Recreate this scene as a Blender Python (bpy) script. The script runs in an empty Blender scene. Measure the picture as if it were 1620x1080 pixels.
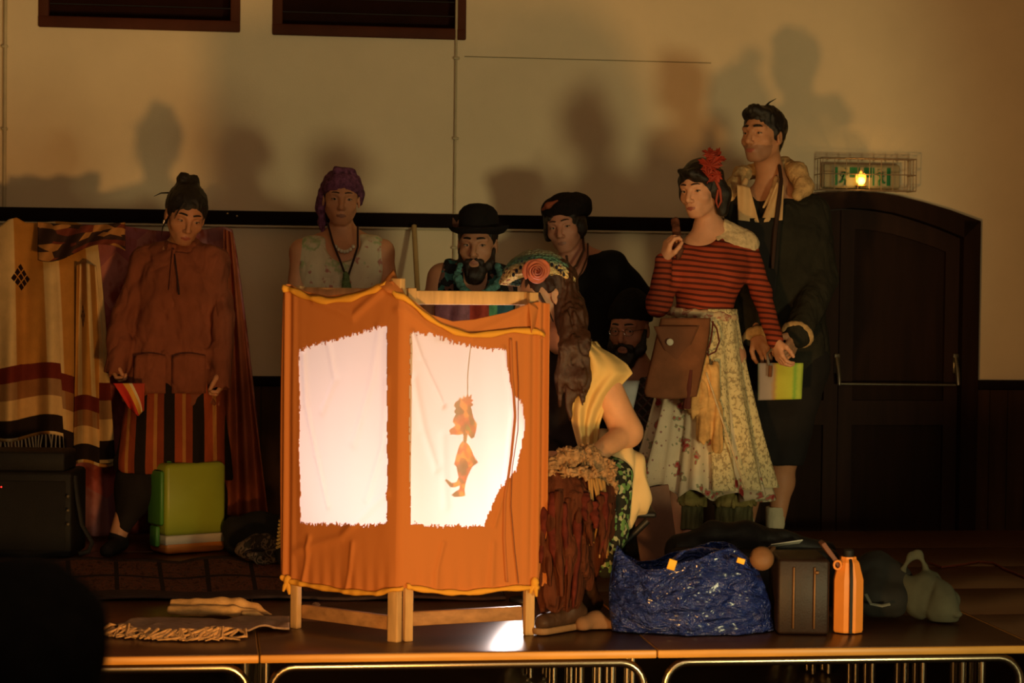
import bpy, math, random
import numpy as np
from mathutils import Vector, Matrix

SC = bpy.context.scene
COL = SC.collection
# ------------------------------------------------------------------ camera
CAMH = 1.158                 # eye height above the stage top (stage top is z = 0)
FPX = 3400.0
FLOOR_Z = -0.55
cam_d = bpy.data.cameras.new('camera')
cam_d.sensor_width = 36.0
cam_d.lens = 36.0 * FPX / 1620.0
cam = bpy.data.objects.new('camera', cam_d)
COL.objects.link(cam)
TILT = math.atan(100.0 / FPX)
ROLL = 0.012
CR = (Matrix.Rotation(math.pi / 2 - TILT, 3, 'X') @ Matrix.Rotation(ROLL, 3, 'Z'))
cam.matrix_world = Matrix.Translation((0, 0, CAMH)) @ CR.to_4x4()
cam_d.dof.use_dof = True
cam_d.dof.focus_distance = 8.2
cam_d.dof.aperture_fstop = 4.0
cam_d.clip_end = 100
SC.camera = cam
SC.view_settings.view_transform = 'Standard'
SC.view_settings.look = 'None'
SC.view_settings.exposure = 0.0
SC.view_settings.gamma = 1.0
SC.cycles.use_denoising = True
SC.cycles.max_bounces = 8
SC.cycles.caustics_reflective = False
SC.cycles.caustics_refractive = False
SC.cycles.sample_clamp_indirect = 4.0
# ------------------------------------------------------------------ world and lights
world = bpy.data.worlds.new('hall_darkness')
SC.world = world
world.use_nodes = True
world.node_tree.nodes['Background'].inputs[0].default_value = (0.95, 0.62, 0.30, 1)
world.node_tree.nodes['Background'].inputs[1].default_value = 0.012


def spot(name, loc, aim, power, color, size, cone, blend=0.4):
    l = bpy.data.lights.new(name, 'SPOT')
    l.energy = power
    l.color = color
    l.shadow_soft_size = size
    l.spot_size = math.radians(cone)
    l.spot_blend = blend
    o = bpy.data.objects.new(name, l)
    COL.objects.link(o)
    o.location = loc
    o.rotation_euler = (Vector(aim) - Vector(loc)).to_track_quat('-Z', 'Y').to_euler()
    return o


# two floods on the hall floor in front of the stage, the warm one in the middle, the pale green one to the right
spot('amber_floodlight', (-0.12, 4.25, 0.0), (-0.5, 9.0, 1.2), 265, (1.0, 0.48, 0.12), 0.11, 84, 0.7)
spot('pale_floodlight', (2.55, 3.2, 0.12), (-0.55, 10.2, 1.5), 330, (1.0, 0.87, 0.42), 0.34, 43, 0.22)
# added fill, no lamp of the hall: dim, from high up, softens wall shadows
al = bpy.data.lights.new('fill_light', 'AREA')
al.energy = 42
al.color = (1.0, 0.74, 0.42)
al.shape = 'RECTANGLE'
al.size, al.size_y = 3.2, 1.2
alo = bpy.data.objects.new('fill_light', al)
COL.objects.link(alo)
alo.location = (0.6, 1.6, 2.75)
alo.rotation_euler = (Vector((-0.2, 10.2, 1.9)) - Vector(alo.location)).to_track_quat('-Z', 'Y').to_euler()
# the clip lamp behind the shadow screen
LAMP_POS = Vector((0.03, 7.62, 0.13))
spot('screen_lamp_light', LAMP_POS, (-0.16, 6.95, 0.58), 76, (1.0, 0.79, 0.72), 0.03, 114, 1.0)


# ------------------------------------------------------------------ pixel -> place
def ray(px, py):
    d = CR @ Vector(((px - 810.0) / FPX, -(py - 540.0) / FPX, -1.0))
    return d


def P(px, py, Y):
    d = ray(px, py)
    t = Y / d.y
    return Vector((d.x * t, Y, CAMH + d.z * t))


def PG(px, py, z=0.0):
    d = ray(px, py)
    t = (z - CAMH) / d.z
    return Vector((d.x * t, d.y * t, z))


YAW = math.radians(8)
UD = Vector((math.cos(YAW), math.sin(YAW), 0))
VD = Vector((-math.sin(YAW), math.cos(YAW), 0))
ORG = Vector((0, 6.64, 0))
WV = 3.63                    # the back wall, measured from the stage front


def S(u, v, z):
    return ORG + UD * u + VD * v + Vector((0, 0, z))


def PV(px, py, v):           # point on the plane parallel to the wall at distance v from the stage front
    d = ray(px, py)
    o = Vector((0, 0, CAMH))
    t = ((ORG + VD * v) - o).dot(VD) / d.dot(VD)
    return o + d * t


def uz(px, py, v):
    p = PV(px, py, v)
    return (p - ORG).dot(UD), p.z


def PN(px, py, a, n):        # point on the plane through a with normal n
    d = ray(px, py)
    o = Vector((0, 0, CAMH))
    return o + d * ((a - o).dot(n) / d.dot(n))


CRT = CR.transposed()


def proj(p):
    q = CRT @ (Vector(p) - Vector((0, 0, CAMH)))
    return 810 + FPX * q.x / -q.z, 540 - FPX * q.y / -q.z


# ------------------------------------------------------------------ materials
class NT:
    def __init__(s, mat):
        s.t = mat.node_tree
        s.n = s.t.nodes
        s.l = s.t.links

    def node(s, kind, **kw):
        n = s.n.new(kind)
        for k, v in kw.items():
            setattr(n, k, v)
        return n

    def put(s, sock, v):
        if isinstance(v, bpy.types.NodeSocket):
            s.l.new(v, sock)
        elif isinstance(v, (tuple, list)) and len(v) == 3 and sock.type == 'RGBA':
            sock.default_value = (*v, 1)
        else:
            sock.default_value = v

    def m(s, op, a, b=0.0, c=None):
        n = s.node('ShaderNodeMath', operation=op)
        s.put(n.inputs[0], a)
        s.put(n.inputs[1], b)
        if c is not None:
            s.put(n.inputs[2], c)
        return n.outputs[0]

    def mix(s, f, a, b, mode='MIX'):
        n = s.node('ShaderNodeMix', data_type='RGBA', blend_type=mode)
        s.put(n.inputs[0], f)
        s.put(n.inputs[6], a)
        s.put(n.inputs[7], b)
        return n.outputs[2]

    def obj(s):
        return s.node('ShaderNodeTexCoord').outputs['Object']

    def uv(s):
        return s.node('ShaderNodeTexCoord').outputs['UV']

    def sep(s, v):
        n = s.node('ShaderNodeSeparateXYZ')
        s.put(n.inputs[0], v)
        return n.outputs

    def scale(s, v, sc):
        n = s.node('ShaderNodeMapping')
        s.put(n.inputs[0], v)
        n.inputs['Scale'].default_value = sc
        return n.outputs[0]

    def noise(s, v, sc, det=3, rough=0.6, dist=0.0):
        n = s.node('ShaderNodeTexNoise')
        s.put(n.inputs['Vector'], v)
        n.inputs['Scale'].default_value = sc
        n.inputs['Detail'].default_value = det
        n.inputs['Roughness'].default_value = rough
        n.inputs['Distortion'].default_value = dist
        return n.outputs[0]

    def vor(s, v, sc, feat='F1', out='Distance', rnd=1.0):
        n = s.node('ShaderNodeTexVoronoi', feature=feat)
        s.put(n.inputs['Vector'], v)
        n.inputs['Scale'].default_value = sc
        n.inputs['Randomness'].default_value = rnd
        return n.outputs[out]

    def ramp(s, f, stops, interp='LINEAR'):
        n = s.node('ShaderNodeValToRGB')
        n.color_ramp.interpolation = interp
        e = n.color_ramp.elements
        while len(e) < len(stops):
            e.new(0.5)
        for i, (p, c) in enumerate(stops):
            e[i].position = p
            e[i].color = (*c, 1)
        s.put(n.inputs[0], f)
        return n.outputs[0]

    def bump(s, h, strength, dist=0.01):
        n = s.node('ShaderNodeBump')
        n.inputs['Strength'].default_value = strength
        n.inputs['Distance'].default_value = dist
        s.put(n.inputs['Height'], h)
        return n.outputs[0]

    def bsdf(s):
        return s.n['Principled BSDF']


MATS = {}


def mat(name, col, rough=0.8, spec=0.3, var=0.12, vs=9, bump=0.15, bs=90, metal=0.0, sheen=0.0, sss=0.0, fn=None, stretch=None, crease=0.0, cs=11):
    if name in MATS:
        return MATS[name]
    m = bpy.data.materials.new(name)
    m.use_nodes = True
    t = NT(m)
    b = t.bsdf()
    o = t.obj()
    if stretch:
        o = t.scale(o, stretch)
    c = col
    if fn:
        c = fn(t)
    if var:
        n = t.noise(o, vs, 4)
        c = t.mix(1.0, c, t.ramp(n, [(0.3, (1 - var,) * 3), (0.7, (1 + var,) * 3)]), 'MULTIPLY')
    t.put(b.inputs['Base Color'], c)
    b.inputs['Roughness'].default_value = rough
    b.inputs['Specular IOR Level'].default_value = spec
    b.inputs['Metallic'].default_value = metal
    if sheen:
        b.inputs['Sheen Weight'].default_value = sheen
    if sss:
        b.inputs['Subsurface Weight'].default_value = sss
        b.inputs['Subsurface Radius'].default_value = (0.02, 0.008, 0.004)
        b.inputs['Subsurface Scale'].default_value = 0.5
    if bump:
        nb = t.bump(t.noise(o, bs, 4), bump, 0.004)
        t.put(b.inputs['Normal'], nb)
    if crease:
        r1 = t.m('ABSOLUTE', t.m('SUBTRACT', t.noise(t.scale(o, (1.3, 1.3, .7)), cs * .7, 2, .45, .35), .5))
        n2 = t.node('ShaderNodeBump')
        n2.inputs['Strength'].default_value = crease
        n2.inputs['Distance'].default_value = .03
        t.put(n2.inputs['Height'], t.m('MINIMUM', t.m('MULTIPLY', r1, 3.0), .5))
        if bump:
            t.put(n2.inputs['Normal'], nb)
        t.put(b.inputs['Normal'], n2.outputs[0])
    MATS[name] = m
    return m


def emat(name, col, strength):
    m = bpy.data.materials.new(name)
    m.use_nodes = True
    t = NT(m)
    b = t.bsdf()
    b.inputs['Base Color'].default_value = (*col, 1)
    b.inputs['Emission Color'].default_value = (*col, 1)
    b.inputs['Emission Strength'].default_value = strength
    MATS[name] = m
    return m


def thin_cloth(name, col, trans, rough_bump=0.3, fn=None, see=0.0, weave=900):
    """woven cloth that lets light through"""
    m = bpy.data.materials.new(name)
    m.use_nodes = True
    t = NT(m)
    t.n.remove(t.bsdf())
    out = [n for n in t.n if n.type == 'OUTPUT_MATERIAL'][0]
    o = t.obj()
    c = fn(t) if fn else col
    d = t.node('ShaderNodeBsdfDiffuse')
    tr = t.node('ShaderNodeBsdfTranslucent')
    t.put(d.inputs[0], c)
    t.put(tr.inputs[0], c)
    w = t.noise(t.scale(o, (1, 1, 4)), weave, 2)
    w2 = t.noise(t.scale(o, (4, 4, 1)), weave, 2)
    nb = t.bump(t.m('ADD', w, w2), rough_bump, 0.001)
    t.put(d.inputs['Normal'], nb)
    mx = t.node('ShaderNodeMixShader')
    mx.inputs[0].default_value = trans
    t.l.new(d.outputs[0], mx.inputs[1])
    t.l.new(tr.outputs[0], mx.inputs[2])
    res = mx.outputs[0]
    if see:
        tp = t.node('ShaderNodeBsdfTransparent')
        m2 = t.node('ShaderNodeMixShader')
        t.put(m2.inputs[0], see)
        t.l.new(res, m2.inputs[1])
        t.l.new(tp.outputs[0], m2.inputs[2])
        res = m2.outputs[0]
    t.l.new(res, out.inputs[0])
    MATS[name] = m
    return m


# ------------------------------------------------------------------ objects
def tag(o, label=None, cat=None, group=None, kind=None):
    if label:
        o['label'] = label
    if cat:
        o['category'] = cat
    if group:
        o['group'] = group
    if kind:
        o['kind'] = kind
    return o


def thing(name, loc, label, cat, group=None, rz=0.0):
    o = bpy.data.objects.new(name, None)
    o.empty_display_size = 0.1
    COL.objects.link(o)
    o.location = loc
    o.rotation_euler = (0, 0, rz)
    return tag(o, label, cat, group)


def wloc(o):
    v = Vector((0, 0, 0))
    while o is not None:
        v = v + o.location
        o = o.parent
    return v


class MB:
    """collects shapes in world coordinates, then links them as one mesh"""

    def __init__(s):
        s.v = []
        s.f = []
        s.mi = []
        s.uv = None

    def add(s, vs, fs, mi=0):
        b = len(s.v)
        s.v += [tuple(p) for p in vs]
        s.f += [tuple(i + b for i in f) for f in fs]
        s.mi += [mi] * len(fs)

    def box(s, c, size, ax=None, bev=0.0, mi=0):
        """bevelled box, ax = three unit vectors"""
        ax = ax or (Vector((1, 0, 0)), Vector((0, 1, 0)), Vector((0, 0, 1)))
        h = [x / 2 for x in size]
        b = min(bev, min(h) * 0.9)
        c = Vector(c)
        if b <= 0:
            vs = [c + ax[0] * (h[0] * i) + ax[1] * (h[1] * j) + ax[2] * (h[2] * k)
                  for i in (-1, 1) for j in (-1, 1) for k in (-1, 1)]
            s.add(vs, [(0, 1, 3, 2), (4, 6, 7, 5), (0, 4, 5, 1), (2, 3, 7, 6), (0, 2, 6, 4), (1, 5, 7, 3)], mi)
            return
        rings = []
        lv = [(-h[2], b), (-h[2] + b * 0.35, b * 0.35), (-h[2] + b, 0), (h[2] - b, 0), (h[2] - b * 0.35, b * 0.35), (h[2], b)]
        n = 3
        vs = []
        for z, ins in lv:
            x, y = h[0] - ins, h[1] - ins
            rr = max(b - ins * 0.3, 0.0002)
            for q, (sx, sy) in enumerate(((1, 1), (-1, 1), (-1, -1), (1, -1))):
                for i in range(n + 1):
                    a = math.radians(90 * q + 90 * i / n)
                    vs.append(c + ax[0] * (sx * (x - rr) + rr * math.cos(a)) + ax[1] * (sy * (y - rr) + rr * math.sin(a)) + ax[2] * z)
        m = 4 * (n + 1)
        fs = []
        for r in range(len(lv) - 1):
            for i in range(m):
                j = (i + 1) % m
                fs.append((r * m + i, r * m + j, (r + 1) * m + j, (r + 1) * m + i))
        fs.append(tuple(reversed(range(m))))
        fs.append(tuple((len(lv) - 1) * m + i for i in range(m)))
        s.add(vs, fs, mi)

    def tube(s, pts, r, n=10, cap=True, mi=0, flat=None):
        pts = [Vector(p) for p in pts]
        k = len(pts)
        rs = r if isinstance(r, (list, tuple)) else [r] * k
        up = None
        vs, fs = [], []
        for i, p in enumerate(pts):
            d = (pts[min(i + 1, k - 1)] - pts[max(i - 1, 0)])
            if d.length < 1e-9:
                d = Vector((0, 0, 1))
            d.normalize()
            if up is None:
                up = d.orthogonal().normalized() if flat is None else Vector(flat[0])
            x = (up - d * up.dot(d))
            if x.length < 1e-6:
                x = d.orthogonal()
            x.normalize()
            up = x
            y = d.cross(x)
            fl = 1.0 if flat is None else flat[1]
            for j in range(n):
                a = 2 * math.pi * j / n
                vs.append(p + x * (math.cos(a) * rs[i] * fl) + y * (math.sin(a) * rs[i]))
        for i in range(k - 1):
            for j in range(n):
                j2 = (j + 1) % n
                fs.append((i * n + j, i * n + j2, (i + 1) * n + j2, (i + 1) * n + j))
        if cap:
            fs.append(tuple(reversed(range(n))))
            fs.append(tuple((k - 1) * n + j for j in range(n)))
        s.add(vs, fs, mi)

    def lathe(s, c, prof, ax=None, n=24, mi=0, closed=True):
        """profile (r, h) turned about ax[2] through c"""
        ax = ax or (Vector((1, 0, 0)), Vector((0, 1, 0)), Vector((0, 0, 1)))
        c = Vector(c)
        vs, fs = [], []
        for r, h in prof:
            for j in range(n):
                a = 2 * math.pi * j / n
                vs.append(c + ax[0] * (math.cos(a) * r) + ax[1] * (math.sin(a) * r) + ax[2] * h)
        for i in range(len(prof) - 1):
            for j in range(n):
                j2 = (j + 1) % n
                fs.append((i * n + j, i * n + j2, (i + 1) * n + j2, (i + 1) * n + j))
        if closed:
            fs.append(tuple(reversed(range(n))))
            fs.append(tuple((len(prof) - 1) * n + j for j in range(n)))
        s.add(vs, fs, mi)

    def prism(s, poly, a, b, mi=0):
        """poly: list of world points, extruded by vector a->b"""
        k = len(poly)
        off = Vector(b) - Vector(a)
        vs = [Vector(p) for p in poly] + [Vector(p) + off for p in poly]
        fs = [tuple(reversed(range(k))), tuple(range(k, 2 * k))]
        for i in range(k):
            j = (i + 1) % k
            fs.append((i, j, k + j, k + i))
        s.add(vs, fs, mi)

    def ball(s, c, r, n=12, mi=0, ax=None):
        r = r if isinstance(r, (tuple, list)) else (r, r, r)
        ax = ax or (Vector((1, 0, 0)), Vector((0, 1, 0)), Vector((0, 0, 1)))
        c = Vector(c)
        vs, fs = [], []
        m = max(4, n // 2)
        for i in range(m + 1):
            t = math.pi * i / m
            for j in range(n):
                a = 2 * math.pi * j / n
                st = max(math.sin(t), 0.01)
                vs.append(c + ax[0] * (r[0] * st * math.cos(a)) + ax[1] * (r[1] * st * math.sin(a)) + ax[2] * (-r[2] * math.cos(t)))
        for i in range(m):
            for j in range(n):
                j2 = (j + 1) % n
                fs.append((i * n + j, i * n + j2, (i + 1) * n + j2, (i + 1) * n + j))
        s.add(vs, fs, mi)

    def build(s, name, mats, parent=None, smooth=40, loc=None):
        me = bpy.data.meshes.new(name)
        o = bpy.data.objects.new(name, me)
        COL.objects.link(o)
        if parent is not None:
            o.parent = parent
            off = wloc(parent)
            if loc is not None:
                o.location = Vector(loc) - off
                off = Vector(loc)
        else:
            off = Vector(loc) if loc is not None else Vector((0, 0, 0))
            o.location = off
        me.from_pydata([(p[0] - off.x, p[1] - off.y, p[2] - off.z) for p in s.v], [], s.f)
        ms = mats if isinstance(mats, (list, tuple)) else [mats]
        for m_ in ms:
            me.materials.append(m_)
        if len(ms) > 1:
            me.polygons.foreach_set('material_index', s.mi)
        if s.uv is not None:
            lay = me.uv_layers.new(name='UVMap')
            idx = np.empty(len(me.loops), np.int32)
            me.loops.foreach_get('vertex_index', idx)
            lay.data.foreach_set('uv', np.asarray(s.uv, np.float32)[idx].ravel())
        me.update()
        if smooth:
            me.polygons.foreach_set('use_smooth', [True] * len(me.polygons))
            if smooth < 180:
                try:
                    me.set_sharp_from_angle(angle=math.radians(smooth))
                except Exception:
                    pass
        return o


def sheet(name, fn, nu, nv, mats, parent=None, thick=0.003, keep=None, loc=None, paint=None):
    """cloth: fn(u, v) -> point, for u, v in 0..1"""
    b = MB()
    pts, uvs = [], []
    for j in range(nv + 1):
        for i in range(nu + 1):
            u, v = i / nu, j / nv
            pts.append(fn(u, v))
            uvs.append((u, v))
    fs = []
    mi = []
    for j in range(nv):
        for i in range(nu):
            if keep is not None and not keep((i + .5) / nu, (j + .5) / nv, pts[j * (nu + 1) + i]):
                continue
            a = j * (nu + 1) + i
            fs.append((a, a + 1, a + nu + 2, a + nu + 1))
            mi.append(paint((i + .5) / nu, (j + .5) / nv) if paint else 0)
    b.v = [tuple(p) for p in pts]
    b.f = fs
    b.mi = mi
    b.uv = uvs
    o = b.build(name, mats, parent, smooth=180, loc=loc)
    if keep is not None:
        import bmesh
        bm = bmesh.new()
        bm.from_mesh(o.data)
        bmesh.ops.delete(bm, geom=[v for v in bm.verts if not v.link_faces], context='VERTS')
        bm.to_mesh(o.data)
        bm.free()
    if thick:
        md = o.modifiers.new('thickness', 'SOLIDIFY')
        md.thickness = thick
        md.offset = 0
    return o


def lerp(a, b, t):
    return a + (b - a) * t


def pl(xs, ys, x):           # piecewise linear, smoothed ends
    return float(np.interp(x, xs, ys))


# ------------------------------------------------------------------ noise
_rng = np.random.RandomState(7)
_TAB = _rng.rand(32, 32, 32).astype(np.float32)


def vnoise(Q):
    Q = np.asarray(Q, np.float32)
    i = np.floor(Q).astype(np.int32)
    f = Q - i
    f = f * f * (3 - 2 * f)
    r = 0
    for a in (0, 1):
        wa = f[:, 0] if a else 1 - f[:, 0]
        for b in (0, 1):
            wb = f[:, 1] if b else 1 - f[:, 1]
            for c in (0, 1):
                wc = f[:, 2] if c else 1 - f[:, 2]
                r = r + wa * wb * wc * _TAB[(i[:, 0] + a) & 31, (i[:, 1] + b) & 31, (i[:, 2] + c) & 31]
    return r


def vn(x, y=0.0, z=0.0):
    return float(vnoise(np.array([[x, y, z]]))[0])


def wrinkle(amp, freq, stretch=(1, 1, 0.35), seed=0.0):
    st = np.array(stretch, np.float32) * freq

    def f(Q):
        w = vnoise(Q * (freq * 0.5) + seed)
        q = Q * st + seed + (w[:, None] - .5) * 1.6
        n = vnoise(q)
        n2 = vnoise(q * 2.1 + 9)
        return amp * ((1 - np.abs(2 * n - 1)) - 0.5) + amp * 0.45 * (n2 - .5)
    return f


# ------------------------------------------------------------------ implicit surfaces -> one smooth mesh
class SDF:
    def __init__(s):
        s.ops = []

    def cap(s, a, b, ra, rb=None, k=0.02, sq=None, sub=False):
        rb = ra if rb is None else rb
        a = np.array(a, np.float32)
        b = np.array(b, np.float32)
        s.ops.append(('cap', a, b, ra, rb, k, sq, sub))
        return s

    def chain(s, pts, rs, k=0.02, sq=None, sub=False):
        for i in range(len(pts) - 1):
            s.cap(pts[i], pts[i + 1], rs[i], rs[i + 1], k, sq, sub)
        return s

    def ell(s, c, r, R=None, k=0.02, sub=False):
        s.ops.append(('ell', np.array(c, np.float32), np.array(r, np.float32),
                      None if R is None else np.array(R, np.float32), k, sub))
        return s

    def cut(s, p, n):        # removes what lies on the side n points to
        s.ops.append(('cut', np.array(p, np.float32), np.array(Vector(n).normalized(), np.float32)))
        return s

    def disp(s, f):
        s.ops.append(('disp', f))
        return s

    def bounds(s):
        lo = np.full(3, 1e9)
        hi = -lo
        for o in s.ops:
            if o[0] == 'cap' and not o[7]:
                r = max(o[3], o[4]) * (1.0 if o[6] is None else max(1.0, o[6][1])) + 0.03
                for q in (o[1], o[2]):
                    lo = np.minimum(lo, q - r)
                    hi = np.maximum(hi, q + r)
            elif o[0] == 'ell' and not o[5]:
                r = float(max(o[2])) + 0.03
                lo = np.minimum(lo, o[1] - r)
                hi = np.maximum(hi, o[1] + r)
        last = max(i for i, o in enumerate(s.ops) if (o[0] == 'cap' and not o[7]) or (o[0] == 'ell' and not o[5]))
        for o in s.ops[last:]:
            if o[0] == 'cut':
                for ax in range(3):
                    if o[2][ax] < -0.999:
                        lo[ax] = max(lo[ax], o[1][ax] - .03)
                    if o[2][ax] > 0.999:
                        hi[ax] = min(hi[ax], o[1][ax] + .03)
        return lo, hi

    def ev(s, Q):
        D = np.full(len(Q), 0.5, np.float32)
        for o in s.ops:
            if o[0] == 'cap':
                _, a, b, ra, rb, k, sq, sub = o
                rr = max(ra, rb) + 0.13
                lo = np.minimum(a, b) - rr
                hi = np.maximum(a, b) + rr
                ix = np.nonzero(((Q > lo) & (Q < hi)).all(1))[0]
                if not len(ix):
                    continue
                q = Q[ix]
                aa, bb = a, b
                fac = 1.0
                if sq is not None:
                    f = np.array(sq[0], np.float32)
                    g = 1.0 / sq[1] - 1.0
                    q = q + np.outer(q @ f, f * g)
                    aa = a + f * (float(a @ f) * g)
                    bb = b + f * (float(b @ f) * g)
                    fac = (1 + sq[1]) / 2
                ab = bb - aa
                t = np.clip((q - aa) @ ab / max(float(ab @ ab), 1e-9), 0, 1)
                d = (np.linalg.norm(q - aa - t[:, None] * ab, axis=1) - (ra + (rb - ra) * t)) * fac
            elif o[0] == 'ell':
                _, c, r, R, k, sub = o
                rr = float(max(r)) + 0.13
                ix = np.nonzero(((Q > c - rr) & (Q < c + rr)).all(1))[0]
                if not len(ix):
                    continue
                q = Q[ix] - c
                if R is not None:
                    q = q @ R
                k0 = np.linalg.norm(q / r, axis=1)
                k1 = np.linalg.norm(q / (r * r), axis=1) + 1e-6
                d = k0 * (k0 - 1) / k1
            elif o[0] == 'cut':
                D = np.maximum(D, (Q - o[1]) @ o[2])
                continue
            else:
                D = D + o[1](Q)
                continue
            cur = D[ix]
            if sub:
                h = np.clip(0.5 - 0.5 * (d + cur) / k, 0, 1)
                D[ix] = cur + (-d - cur) * h + k * h * (1 - h)
            else:
                h = np.clip(0.5 + 0.5 * (cur - d) / k, 0, 1)
                D[ix] = cur + (d - cur) * h - k * h * (1 - h)
        return D

    def mesh(s, vox):
        lo, hi = s.bounds()
        C = 4
        n = np.ceil((hi - lo) / (vox * C)).astype(int) + 1
        cc = np.stack(np.meshgrid(*[np.arange(k) for k in n], indexing='ij'), -1).reshape(-1, 3)
        cd = s.ev((lo + (cc + .5) * C * vox).astype(np.float32))
        act = np.abs(cd) < C * vox * 1.35 + 0.006
        big = cd.reshape(n)
        G = big.repeat(C, 0).repeat(C, 1).repeat(C, 2)
        ca = cc[act] * C
        off = np.stack(np.meshgrid(*[np.arange(C)] * 3, indexing='ij'), -1).reshape(-1, 3)
        fi = (ca[:, None, :] + off[None]).reshape(-1, 3)
        vals = np.empty(len(fi), np.float32)
        for a in range(0, len(fi), 400000):
            vals[a:a + 400000] = s.ev((lo + (fi[a:a + 400000] + .5) * vox).astype(np.float32))
        G[fi[:, 0], fi[:, 1], fi[:, 2]] = vals
        ins = G < 0
        ins[0], ins[-1] = False, False
        ins[:, 0], ins[:, -1] = False, False
        ins[:, :, 0], ins[:, :, -1] = False, False
        cnt = np.zeros(tuple(k - 1 for k in G.shape), np.uint8)
        for dx in (0, 1):
            for dy in (0, 1):
                for dz in (0, 1):
                    cnt += ins[dx:ins.shape[0] - 1 + dx, dy:ins.shape[1] - 1 + dy, dz:ins.shape[2] - 1 + dz]
        cells = np.stack(np.nonzero((cnt > 0) & (cnt < 8)), 1)
        idm = np.full(cnt.shape, -1, np.int32)
        idm[cells[:, 0], cells[:, 1], cells[:, 2]] = np.arange(len(cells))
        corner = [(x, y, z) for x in (0, 1) for y in (0, 1) for z in (0, 1)]
        cv = {c: G[cells[:, 0] + c[0], cells[:, 1] + c[1], cells[:, 2] + c[2]] for c in corner}
        acc = np.zeros((len(cells), 3), np.float32)
        num = np.zeros(len(cells), np.float32)
        for c in corner:
            for ax in range(3):
                if c[ax]:
                    continue
                e = list(c)
                e[ax] = 1
                e = tuple(e)
                va, vb = cv[c], cv[e]
                x = (va < 0) != (vb < 0)
                t = np.where(x, va / np.where(x, va - vb, 1), 0)
                for q in range(3):
                    acc[:, q] += np.where(x, c[q] + (t if q == ax else 0), 0)
                num += x
        V = lo + (cells + .5 + acc / np.maximum(num, 1)[:, None]) * vox
        quads = []
        for ax in range(3):
            o1, o2 = [(1, 2), (2, 0), (0, 1)][ax]
            sl_a = [slice(None)] * 3
            sl_b = [slice(None)] * 3
            sl_a[ax] = slice(0, -1)
            sl_b[ax] = slice(1, None)
            A, B = ins[tuple(sl_a)], ins[tuple(sl_b)]
            e = np.stack(np.nonzero(A != B), 1)
            if not len(e):
                continue
            ok = (e[:, o1] > 0) & (e[:, o2] > 0)
            for q in range(3):
                ok &= e[:, q] < cnt.shape[q]
            e = e[ok]
            fl = A[e[:, 0], e[:, 1], e[:, 2]]

            def at(d1, d2):
                w = e.copy()
                w[:, o1] -= d1
                w[:, o2] -= d2
                return idm[w[:, 0], w[:, 1], w[:, 2]]
            q4 = np.stack([at(1, 1), at(0, 1), at(0, 0), at(1, 0)], 1)
            q4[~fl] = q4[~fl][:, ::-1]
            quads.append(q4[(q4 >= 0).all(1)])
        return V.astype(np.float32), np.concatenate(quads)

    def build(s, name, mats, parent=None, vox=0.006, paint=None, relax=1):
        V, Qd = s.mesh(vox)
        if relax:
            for _ in range(relax):
                acc = np.zeros_like(V)
                num = np.zeros(len(V), np.float32)
                for i in range(4):
                    j = (i + 1) % 4
                    for p, q in ((i, j), (j, i)):
                        for d in range(3):
                            acc[:, d] += np.bincount(Qd[:, p], V[Qd[:, q], d], len(V))
                        num += np.bincount(Qd[:, p], minlength=len(V))
                V = V * 0.5 + 0.5 * acc / np.maximum(num, 1)[:, None]
        me = bpy.data.meshes.new(name)
        off = wloc(parent) if parent is not None else Vector((0, 0, 0))
        Vl = (V - np.array(off, np.float32)).astype(np.float32)
        me.vertices.add(len(Vl))
        me.vertices.foreach_set('co', Vl.ravel())
        me.loops.add(Qd.size)
        me.loops.foreach_set('vertex_index', Qd.astype(np.int32).ravel())
        me.polygons.add(len(Qd))
        me.polygons.foreach_set('loop_start', np.arange(0, Qd.size, 4, dtype=np.int32))
        ms = mats if isinstance(mats, (list, tuple)) else [mats]
        for m_ in ms:
            me.materials.append(m_)
        if paint is not None:
            cen = V[Qd].mean(1)
            me.polygons.foreach_set('material_index', paint(cen).astype(np.int32))
        me.polygons.foreach_set('use_smooth', np.ones(len(Qd), bool))
        me.update(calc_edges=True)
        me.validate()
        o = bpy.data.objects.new(name, me)
        COL.objects.link(o)
        if parent is not None:
            o.parent = parent
        return o
# ------------------------------------------------------------------ figures
def frame(yaw=0.0, pitch=0.0, roll=0.0):
    """columns: right-ish x, facing y, up z; yaw turns the face towards the right of the photo, pitch looks down"""
    y, p = math.radians(yaw), math.radians(pitch)
    R = Matrix.Rotation(y, 3, 'Z') @ Matrix.Rotation(math.pi, 3, 'Z') @ Matrix.Rotation(-p, 3, 'X') @ Matrix.Rotation(math.radians(roll), 3, 'Y')
    return R


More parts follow.
